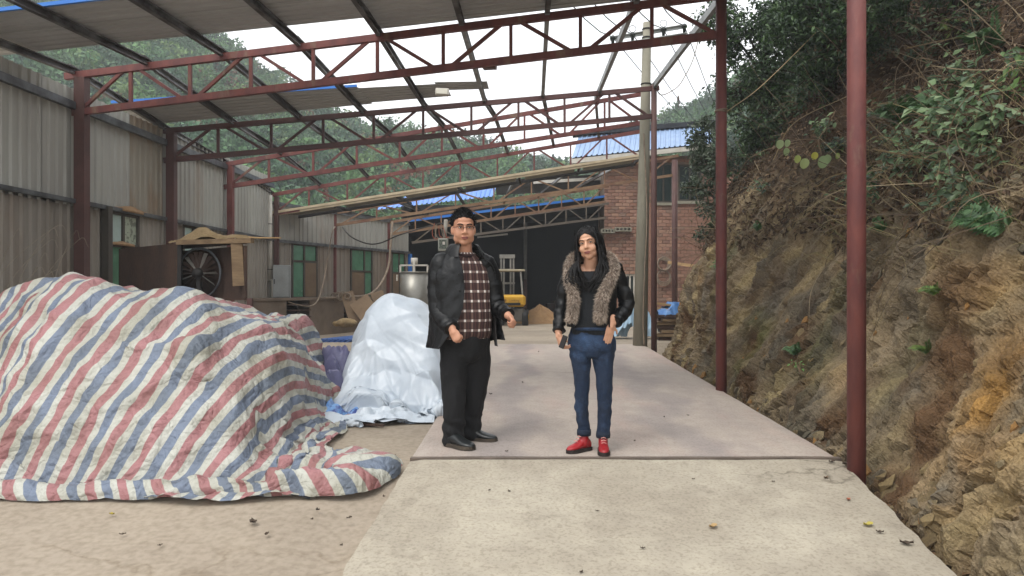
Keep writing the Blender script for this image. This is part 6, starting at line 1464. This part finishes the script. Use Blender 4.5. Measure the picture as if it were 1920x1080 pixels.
    for i in range(70):   # loose fine hairs round the outline
        sx_ = rnd.choice((-1, 1)); a_ = Lh(sx_*rnd.uniform(.03, .09), rnd.uniform(-.06, .04), rnd.uniform(.0, .14)); b_ = Lh(sx_*rnd.uniform(.09, .115), rnd.uniform(-.03, .05), -.08); c_ = P(1107+sx_*rnd.uniform(18, 44), rnd.uniform(500, 525), 5.06); d_ = c_+Vector((rnd.uniform(-.03, .03), -.02, -rnd.uniform(.05, .12)))
        lk.tube(spline([a_, b_, c_, d_], 5), .0018, 4)
    person_mesh('hair', [(V, F), mbp(lk)], hair_m, root)
    # phone in the hand
    pc = P(1056, 641, 5.05); ph = thing('phone', pc, 'dark slim phone held low in the hand beside the jeans', 'phone')
    Mp = Matrix.Rotation(.35, 3, 'Y')@Matrix.Rotation(.9, 3, 'Z'); MB().box(pc, (.009, .042, .09), M=Mp).build('case', mat('phone_case', '1c1716', '151212', 8, .5), ph, bevel=.003)
    MB().box(pc+Mp@Vector((.0068, 0, 0)), (.001, .037, .082), M=Mp).build('screen', mat('phone_glass', '0c0d0f', None, rough=.08), ph)
    return root
build_woman()
# ------------------------------------------------------------------ plants on the bank
leafm = colmat('bank_leaves', .45, .2, spec=.4); drym = colmat('dry_leaves', .85, .1, spec=.2)
bark = mat('dark_bark', '3b3229', '2d261f', 8, .95, .5, 40); twigm = mat('dry_twig', '7a6650', '5e4e3d', 6, .9, .2, 50)
def leaf_mesh(c, n, s, cols, asp=.42, fold=.1, var=.3, along=None):
    """pointed leaves with a fold along the midrib: 6 verts, 4 triangles"""
    m = len(c); r = rng; n = n/(np.linalg.norm(n, axis=1)[:, None]+1e-9); t = r.normal(size=(m, 3)) if along is None else along+r.normal(size=(m, 3))*.25
    t -= (t*n).sum(1)[:, None]*n; t /= np.linalg.norm(t, axis=1)[:, None]+1e-9; b = np.cross(n, t); s = np.asarray(s)[:, None]
    dr = np.array([0, 0, -1.])*s*.08
    V = np.stack([c, c+t*s*.4+b*s*asp*.5+n*s*fold, c+t*s*.45, c+t*s*.4-b*s*asp*.5+n*s*fold, c+t*s+dr], 1).reshape(-1, 3)
    k = np.arange(m)[:, None]*5; F = np.concatenate([k+np.array([[0, 2, 1]]), k+np.array([[0, 3, 2]]), k+np.array([[1, 2, 4]]), k+np.array([[2, 3, 4]])])
    cc = cols*(1-var/2+var*r.random(m))[:, None]; return V, F, np.repeat(cc, 5, 0)
def pal(names, n): a = np.array([hx(q)[:3] for q in names]); return a[rng.integers(0, len(a), n)]
def tree(label, base, top, blobs, nleaf, ls, cols, group=None, cat='tree', tr=.06):
    base, top = Vector(base), Vector(top); t = thing('tree', base, label, cat, group)
    tk_ = MB(); mid = base.lerp(top, .5)+Vector((.08, .05, 0)); tk_.tube(spline([base-Vector((0, 0, .15)), mid, top], 6), list(np.linspace(tr, tr*.4, 13)), 8); trunk = tk_.build('trunk', bark, t, True)
    CV, CN = [], []; 
    tot = sum(b[1]**2 for b in blobs)
    for (c, r) in blobs:
        c = Vector(c); m = int(nleaf*r*r/tot); lb = MB(); lb.tube(spline([mid.lerp(top, rng.random()), (mid+c)/2+Vector((0, 0, .1)), c], 5), list(np.linspace(tr*.5, tr*.12, 11)), 6); lb.build('limb', bark, trunk, True)
        nc = 26; cc = rng.normal(size=(nc, 3)); cc /= np.linalg.norm(cc, axis=1)[:, None]; cc *= (r*rng.uniform(.35, .95, nc))[:, None]; cc[:, 2] *= .8
        pk = rng.integers(0, nc, m); d = rng.normal(size=(m, 3)); p = cc[pk]+d*r*.14; CV.append(p+np.array(c)); nn = d*.5+rng.normal(size=(m, 3))*.6; nn[:, 2] += .7; CN.append(nn)
        tw = MB()
        for q in cc[:14]: tw.tube([c, c+Vector(q)*.5+Vector((0, 0, .03)), c+Vector(q)], [.012, .008, .004], 4)
        tw.build('twigs', bark, trunk)
    c = np.concatenate(CV); n = np.concatenate(CN); V, F, K = leaf_mesh(c, n, ls*rng.uniform(.6, 1.3, len(c)), pal(cols, len(c)), .4)
    link('crown', np_mesh('crown', V, F, False, K), leafm, t)
    return t
dk_g = ('2b4024', '243724', '354c2c', '3d5531', '203020', '4a6238')
def onbank(px, py): return bank_ray(px, py)[0]
def zbank(x, y):
    j = int(np.argmin(np.abs(Yb-y))); i = int(np.argmin(np.abs(BP[:, j, 0]-x)+(SB[:, j] < 1)*0)); return BP[i, j, 2]
def standing(px, py, Y, blobs, **kw):
    b = P(px, py, Y); b.z = zbank(b.x, b.y)-.05; return b
b1 = standing(1440, 300, 11.5, None)
tree('dense dark evergreen tree on the bank behind the middle red post', b1, P(1430, 60, 11.4), [(P(1400, 60, 11.4), .62), (P(1450, 130, 11.2), .68), (P(1385, 175, 11.5), .5), (P(1480, 40, 11.2), .7), (P(1420, 250, 11.2), .5), (P(1350, 40, 11.6), .5), (P(1470, 230, 10.9), .5)], 11500, .085, dk_g)
b2 = standing(1560, 200, 9.6, None)
tree('dark evergreen tree with thin bare twigs between the two red posts', b2, P(1545, -30, 9.5), [(P(1540, 20, 9.4), .62), (P(1580, 90, 9.2), .5), (P(1500, 60, 9.8), .5), (P(1630, -20, 9.2), .6), (P(1560, -70, 9.6), .6), (P(1520, 150, 9.5), .4)], 8500, .08, dk_g)
b3 = Vector((3.5, 13.4, 0)); b3.z = zbank(3.6, 13.4)-.1
tree('small loose bush with grey green leaves overhanging the brick wall corner', b3, P(1335, 300, 13.2), [(P(1325, 300, 13.0), .42), (P(1300, 350, 12.9), .26), (P(1345, 380, 12.8), .42), (P(1322, 245, 13.2), .36), (P(1365, 310, 12.6), .45), (P(1335, 440, 12.7), .3), (P(1305, 270, 13.1), .2)], 3600, .1, ('4c5a45', '5d6a56', '3a4a34', '6d7767', '2f3f2b'), cat='bush', tr=.04)
b4 = standing(1800, 60, 8.0, None)
tree('shady broadleaf tree leaning over the top of the bank', b4, P(1780, -120, 8.2), [(P(1700, -40, 8.2), .6), (P(1800, -60, 8.2), .7), (P(1880, -20, 8.0), .6), (P(1920, -90, 8.0), .7), (P(1640, 20, 8.6), .45)], 6000, .085, dk_g)
b5 = Vector((7.5, 17, 4.6)); tree('tall green tree rising far up the slope behind the bank', b5, b5+Vector((0, 0, 4)), [(b5+Vector((dx, dy, dz)), r) for dx, dy, dz, r in ((0, 0, 3.5, 1.4), (-1.4, .3, 2.6, 1.2), (1.3, 0, 3, 1.3), (.2, 0, 5, 1.1), (-1.8, 0, 4.2, 1.1), (-2.2, .2, 1.2, 1.0))], 9000, .16, ('2c4226', '38502c', '24371f', '425a34'), tr=.12)
b6 = Vector((11, 15, 8.0)); tree('broad dark tree standing high on the slope above the bank', b6, b6+Vector((0, 0, 3)), [(b6+Vector((dx, dy, dz)), r) for dx, dy, dz, r in ((0, 0, 2, 1.6), (-1.6, -.5, 1.2, 1.4), (-3, 0, 1.0, 1.3), (1.6, 0, 2, 1.5), (-2, 0, 3, 1.3))], 6000, .17, dk_g, tr=.12)

# leaf litter and dry twigs lying over the upper bank
n = 30000; Yl = rng.uniform(2.2, 13.5, n); sl_ = 2.05+rng.random(n)**1.3*4.5+.35*fbm(Yl*.9, Yl*0, 3., 3)
jj = np.clip(np.searchsorted(Yb, Yl), 0, len(Yb)-1); ii = np.clip(np.searchsorted(sb, sl_), 0, len(sb)-1)
c = BP[ii, jj]+NB[ii, jj]*rng.uniform(.0, .07, n)[:, None]; nn = NB[ii, jj]+rng.normal(size=(n, 3))*.55
V, F, K = leaf_mesh(c, nn, rng.uniform(.04, .1, n), pal(('4f4033', '5d4b3b', '42362b', '6f5c48', '7d6b55', '362c24', '5a4a3a'), n), .4, .12, .5)
tag(link('leaf_litter', np_mesh('leaf_litter', V, F, False, K), drym, recentre=False), 'brown fallen leaves covering the upper slope of the bank', 'leaf litter', kind='stuff')
TV, TF, TC, tb = [], [], [], 0
def thin(pts, r0, r1, col):
    """three sided twig appended to the shared twig mesh"""
    global tb
    sp = np.array([tuple(p) for p in pts]); k = len(sp); d = np.gradient(sp, axis=0); d /= np.linalg.norm(d, axis=1)[:, None]+1e-9; x = np.cross(d, [0.3, .2, 1.]); x /= np.linalg.norm(x, axis=1)[:, None]+1e-9; y = np.cross(d, x); rr_ = np.linspace(r0, r1, k)[:, None]
    V = np.stack([sp+x*rr_, sp+(-.5*x+.87*y)*rr_, sp+(-.5*x-.87*y)*rr_], 1).reshape(-1, 3); i = np.arange(k-1)[:, None]*3
    F = np.concatenate([i+np.array([[a, (a+1) % 3, 3+(a+1) % 3, 3+a]]) for a in range(3)]); TV.append(V); TF.append(F+tb); TC.append(np.tile(np.array(hx(col)[:3])*rng.uniform(.7, 1.2), (len(V), 1))); tb += len(V)
for i in range(820):
    Y = rng.uniform(3.2, 13); s = rng.uniform(1.9, 5.2); p, nrm = bank_near(Y, s); L_ = rng.uniform(.25, 1.15); 
    d = Vector((rng.normal()*.4-.25, rng.normal()*.9, rng.normal()*.5-.05)).normalized(); side = d.cross(nrm); bow = nrm*rng.uniform(.05, .3)*L_+side*rng.normal()*.12*L_
    q = [p, p+d*L_*.35+bow, p+d*L_*.7+bow*1.15, p+d*L_+bow*.55-Vector((0, 0, .1*L_))]
    thin(spline(q, 4), rng.uniform(.003, .007), .0012, ('766753', '5c4e40', '857760', '4a4036', '695d4b')[rng.integers(5)])
for i in range(200):     # dry grass arching from the lip of the rock face
    Y = rng.uniform(3.4, 7.5); s = rng.uniform(1.7, 2.9); p, nrm = bank_near(Y, s); L_ = rng.uniform(.3, .8)
    d = Vector((-.35+rng.normal()*.15, -.2+rng.normal()*.7, .25)).normalized(); q = [p, p+d*L_*.4+nrm*.08, p+d*L_*.75-Vector((0, 0, .03*L_)), p+d*L_-Vector((0, 0, .3*L_))]
    thin(spline(q, 4), .003, .0008, ('8f8260', '7f7352', '7a6f58', '6a6644')[rng.integers(4)])
for a_, b_, c_ in ((P(1362, 210, 7.9), P(1440, 150, 9), P(1600, -10, 9.5)), (P(1450, 300, 8.2), P(1490, 230, 8.4), P(1590, 180, 8.8)), (P(1530, 350, 6.6), P(1600, 322, 6.3), P(1920, 312, 6)), (P(1640, 280, 5.6), P(1750, 300, 5.4), P(1920, 330, 5.2)), (P(1905, 470, 4.6), P(1900, 560, 4.4), P(1895, 620, 4.35)), (P(1700, 90, 7), P(1800, 70, 7), P(1915, 60, 7))):
    thin(spline([a_, b_, c_], 8), .007, .004, '8f7d60')
tag(link('dry_brush', np_mesh('dry_brush', np.concatenate(TV), np.concatenate(TF), False, np.concatenate(TC)), drym, recentre=False), 'tangle of dry twigs vines and grass hanging over the bank', 'brush', kind='stuff')
# ferns
def fern(p, nrm, size, nfr, label, cols=('3f5f38', '4a6b3f', '35522f')):
    t = thing('fern', p, label, 'fern', 'ferns on the bank')
    for k in range(nfr):
        ang = rng.uniform(0, 6.28); d = (nrm*.7+Vector((math.cos(ang)*.7-.3, math.sin(ang)*.8, .35))).normalized(); L_ = size*rng.uniform(.7, 1.1); q = spline([p, p+d*L_*.4, p+d*L_*.75-Vector((0, 0, .08*L_)), p+d*L_-Vector((0, 0, .28*L_))], 6)
        pts = np.array([tuple(v) for v in q]); m = len(pts); C_, N_q, A_q, S_q = [], [], [], []
        for i in range(1, m):
            tg_ = pts[i]-pts[i-1]; tg_ /= np.linalg.norm(tg_); up_ = np.array(nrm)+[0, 0, .6]; sdv = np.cross(tg_, up_); sdv /= np.linalg.norm(sdv)+1e-9; ln = L_*.28*(1-(i/m)**1.6)+.012
            for sg in (-1, 1): C_.append(pts[i]); N_q.append(np.cross(sdv, tg_)); A_q.append(sdv*sg+tg_*.35); S_q.append(ln)
        st_ = rng.bit_generator.state
        V, F, K = leaf_mesh(np.array(C_), np.array(N_q), np.array(S_q), pal(cols, len(C_)), .3, .03, .3, along=np.array(A_q)*8)
        link('frond', np_mesh('frond', V, F, False, K), leafm, t)
    return t
for i, (px, py, sz, nfr, lb) in enumerate(((1700, 225, .5, 7, 'large dark fern on the leafy slope right of the thick post'), (1770, 215, .45, 6, 'dark fern beside the broad leaved shrub on the slope'), (1848, 430, .3, 6, 'fern hanging over the lip of the rock face'), (1885, 420, .34, 6, 'pale fern hanging beside another fern on the lip'), (1750, 552, .12, 5, 'tiny bright fern sprouting from the bare rock'), (1735, 655, .13, 5, 'tiny yellow green fern low in the bare rock'),
                                           (1335, 425, .3, 5, 'blue green fern at the bank corner by the brick wall'), (1490, 655, .16, 5, 'small fern growing on the dark rock between the posts'), (1650, 440, .16, 4, 'small fern beside the thick post high on the rock'), (1415, 435, .18, 4, 'small fern above the tan rock behind the middle post'), (1860, 90, .5, 6, 'fern under the leaning tree at the top of the bank'))):
    p, nr = bank_ray(px, py); fern(p, nr, sz, nfr, lb, ('566f38', '637a3c', '4a6434') if 'bright' in lb or 'yellow' in lb else ('3f5f38', '4a6b3f', '35522f', '54744a'))
# broad leaved sprays
def spray(px, py, size, nl, ls, cols, label, spread=.35, name='leafy_shrub', big=False):
    p, nr = bank_ray(px, py); t = thing(name, p, label, 'shrub', 'shrubs on the bank'); C_, N_q = [], []; stm = MB()
    for k in range(max(3, nl//9)):
        d = (nr*.9+Vector((rng.normal()*.5-.2, rng.normal()*.8, rng.normal()*.4+.25))).normalized(); L_ = size*rng.uniform(.5, 1.1); q = spline([p, p+d*L_*.5+Vector((0, 0, .05)), p+d*L_-Vector((0, 0, .05*L_))], 5); stm.tube(q, list(np.linspace(.006, .002, len(q))), 5)
        for i in range(9): v = q[min(len(q)-1, 3+i*(len(q)-3)//9)]; C_.append(np.array(v)+rng.normal(size=3)*.035*size/.4); nq = np.array(nr)*.8+rng.normal(size=3)*.45+[-.1, -.35, .5]; N_q.append(nq)
    stm.build('stem', twigm, t)
    V, F, K = leaf_mesh(np.array(C_), np.array(N_q), ls*rng.uniform(.65, 1.2, len(C_)), pal(cols, len(C_)), .55, .08, .35)
    link('foliage', np_mesh('foliage', V, F, False, K), leafm, t); return t
gg = ('556b47', '667c54', '465c3c', '768a63', '3a5032')
for px, py, sz, nl, ls, cl, lb in ((1640, 45, .5, 60, .1, ('6f8069', '5d6f58', '7f8e78'), 'shrub with pale grey green leaves across the thick red post'), (1720, 60, .4, 50, .09, gg, 'grey green shrub under the leaning tree'), (1800, 60, .4, 50, .09, ('6d7f3c', '7c8a42', '55682f'), 'yellow green leafy shrub high on the slope'), (1800, 240, .5, 110, .1, gg, 'broad leaved green shrub in the middle of the leafy slope'), (1880, 240, .5, 120, .1, gg, 'broad leaved shrub next to the bare hanging stem'), (1840, 290, .45, 90, .1, gg, 'low broad leaved shrub above the dry grass'), (1750, 310, .35, 60, .09, gg, 'small leafy shrub above the rock face lip'), (1900, 180, .4, 60, .09, ('55703a', '3f5530'), 'green shrub at the orange earth patch'),
                                   (1670, 8, .3, 30, .08, ('5a8f42', '6b9a4c'), 'bright green sprig at the top beside the thick post'), (1380, 330, .4, 90, .07, dk_g, 'small leaved dark shrub right of the middle post'), (1430, 360, .35, 70, .06, dk_g, 'low dark shrub on the brown litter slope'), (1340, 500, .2, 24, .05, ('4a6a3a', '5b7a48'), 'little green weed on the rock near the bank corner'), (1490, 700, .12, 18, .035, ('4f7a3a', '5f8a45'), 'little green weed low on the dark rock')):
    spray(px, py, sz, nl, ls, cl, lb)
for i in range(46):      # more undergrowth, spread over the slope
    px = rng.uniform(1370, 1915); py = rng.uniform(20, 390 if px > 1600 else 330)
    kind = rng.integers(3)
    spray(px, py, rng.uniform(.25, .5), int(rng.integers(40, 90)), rng.uniform(.05, .095), (dk_g, gg, ('2f4028', '3d4f33', '4a5a3c'))[kind], ('low dark undergrowth shrub among the brown leaves of the slope', 'grey green undergrowth shrub among the dry twigs of the slope', 'dull green undergrowth shrub among the dry twigs of the slope')[kind])
# the few big pale round leaves on one twig
rt = thing('round_leaf_twig', P(1500, 300, 7.4), 'twig with large round pale green leaves over the brown slope', 'twig'); tb2 = MB()
tb2.tube(spline([P(1590, 250, 8.2), P(1555, 240, 7.6), P(1535, 262, 7.4), P(1540, 290, 7.35)], 6), .006, 5).tube(spline([P(1535, 262, 7.4), P(1500, 262, 7.4), P(1470, 268, 7.4)], 6), .004, 5).build('stem', twigm, rt)
for i, (px, py, sz, colr) in enumerate(((1462, 270, .085, '8f9f74'), (1476, 268, .07, '93a478'), (1474, 284, .075, '86986c'), (1495, 298, .075, '9aa55e'), (1508, 306, .1, '93a06a'), (1527, 292, .075, 'a9a84c'), (1543, 303, .12, '85986c'), (1551, 298, .09, '8c9d70'), (1570, 292, .06, '8b9a5a'))):
    c_ = P(px, py, 7.35+.02*i); V = [c_]; n_l = 12; rx_ = Vector((1, .25*math.sin(i), 0)).normalized(); uy_ = Vector((0, -.35, .9)).normalized()
    for k in range(n_l): tt_ = 2*math.pi*k/n_l; V.append(c_+rx_*math.cos(tt_)*sz*.46+uy_*math.sin(tt_)*sz*.5*(1.15 if math.sin(tt_) < 0 else 1)+Vector((0, -.012*math.cos(tt_)**2, 0)))
    MB().add(V, [(0, 1+k, 1+(k+1) % n_l) for k in range(n_l)]).build('leaf', mat('round_leaf_%d' % i, colr, colr, 20, .5), rt, True)
    MB().tube([c_+Vector((0, 0, .02)), P(1535, 262, 7.4) if px > 1490 else P(1470, 268, 7.4)], .0025, 4).build('leaf_stalk', twigm, rt)
# gutter litter, dead leaves on the concrete
n = 900; Yl = rng.uniform(2.5, 12.5, n); c = np.stack([2.12+rng.random(n)*.14, Yl, gvec(Yl)-.215+rng.random(n)*.03], -1)
V, F, K = leaf_mesh(c, np.tile([0, 0, 1.], (n, 1))+rng.normal(size=(n, 3))*.4, rng.uniform(.04, .09, n), pal(('4a3a2c', '5d4836', '3a2e24', '6f5740'), n), .45, .12, .4)
tag(link('gutter_litter', np_mesh('gutter_litter', V, F, False, K), drym, recentre=False), 'dark fallen leaves lying in the gutter between deck and bank', 'leaf litter', kind='stuff')
def gpt(px, py):
    Y = 4.
    for _ in range(40): Y = .5*Y+.5*FPX*(CAMH-g(Y))/(py-CY)
    return Vector(((px-CX)*Y/FPX, Y, g(Y)))
leaves = [(1337, 990, .055, 'a5895f', 'tan curled dead leaf alone in the middle of the ramp'), (1628, 987, .06, 'a89a4a', 'yellow dead leaf near the ramp edge by the thick post'), (1591, 939, .035, '9a5a42', 'red brown dead leaf on the ramp near the thick post'), (1549, 898, .04, '6b5a48', 'brown dead leaf just below the deck joint near the thick post'), (210, 953, .035, '9a8a3a', 'yellow dead leaf in front of the striped tarp hem'), (596, 945, .035, '3b322b', 'dark curled dead leaf in front of the striped tarp corner')]
small = [(955, 923, .018), (918, 921, .016), (1090, 1075, .02), (475, 968, .05), (655, 960, .03), (585, 962, .02), (1450, 905, .015), (1300, 900, .014), (1290, 780, .02), (1245, 783, .02), (980, 718, .03), (1010, 660, .03), (1500, 780, .03), (1425, 740, .04), (1370, 720, .03), (1560, 868, .04), (1585, 872, .045), (950, 848, .02), (920, 740, .03), (1190, 828, .02), (1650, 1000, .03), (1700, 1022, .05), (740, 845, .02), (700, 905, .02), (500, 990, .03), (300, 1010, .02), (230, 990, .025), (640, 1010, .02), (720, 920, .02), (1120, 960, .016), (1205, 1030, .02)]
def dead_leaf(px, py, sz, m_, label, group=None):
    p = gpt(px, py)
    if px < 760: p.z -= .04
    an = rng.uniform(0, 6.28); d = Vector((math.cos(an), math.sin(an), 0)); x = Vector((-d.y, d.x, 0)); V = []; kx = 5
    for i in range(kx):
        t = i/(kx-1); w_ = sz*.3*math.sin(math.pi*min(.97, t*.9+.06)); cu = sz*.25*(t-.5)**2*2
        for q in (-1, 0, 1): V.append(p+d*(t-.5)*sz+x*q*w_+Vector((0, 0, .006+cu+abs(q)*sz*.14+.004*math.sin(i*3+q))))
    F = [(i*3+q, i*3+q+1, i*3+q+4, i*3+q+3) for i in range(kx-1) for q in (0, 1)]
    return tag(MB().add(V, F).build('dead_leaf', m_, smooth=True), label, 'leaf', group)
for px, py, sz, colr, lb in leaves: dead_leaf(px, py, sz*1.1, mat('leaf_'+colr, colr, None, rough=.8), lb)
sm1 = mat('small_dead_leaf', '4d4034', '3b3129', 30, .9)
for px, py, sz in small: dead_leaf(px, py, sz*1.3, sm1, 'tiny dark dead leaf or crumb lying on the concrete', 'crumbs on the concrete')
# dry weed in front of the sheet wall
wd_ = thing('dry_weed', Vector((-5.2, 7.7, g(7.7)-.04)), 'pale dry weed with thin arching stems before the sheet wall', 'weed')
for i in range(16):
    a = Vector((-5.25+rng.normal()*.1, 7.6+rng.normal()*.2, g(7.6)-.04)); h_ = rng.uniform(.9, 1.85); e = a+Vector((rng.uniform(.1, .7), rng.normal()*.3, h_*.9))
    MB().tube(spline([a, a+Vector((.02, 0, h_*.6)), a.lerp(e, .8)+Vector((0, 0, h_*.22)), e], 6), list(np.linspace(.004, .0012, 19)), 4).build('stem', mat('straw', '9c9280', '877d6c', 8, .9) if i == 0 else bpy.data.materials['straw'], wd_)
# ------------------------------------------------------------------ thin damp air
hz = MB().box((0, 80, 31), (560, 380, 70)).build('haze', None)
hm = bpy.data.materials.new('haze'); hm.use_nodes = True; hn = hm.node_tree; hn.nodes.clear()
pv = hn.nodes.new('ShaderNodeVolumePrincipled'); pv.inputs['Color'].default_value = (.95, .975, 1, 1); pv.inputs['Density'].default_value = .0022
ho = hn.nodes.new('ShaderNodeOutputMaterial'); hn.links.new(pv.outputs[0], ho.inputs['Volume']); hz.data.materials.append(hm)
tag(hz, 'thin pale haze in the air over yard and hill', 'haze', kind='stuff')
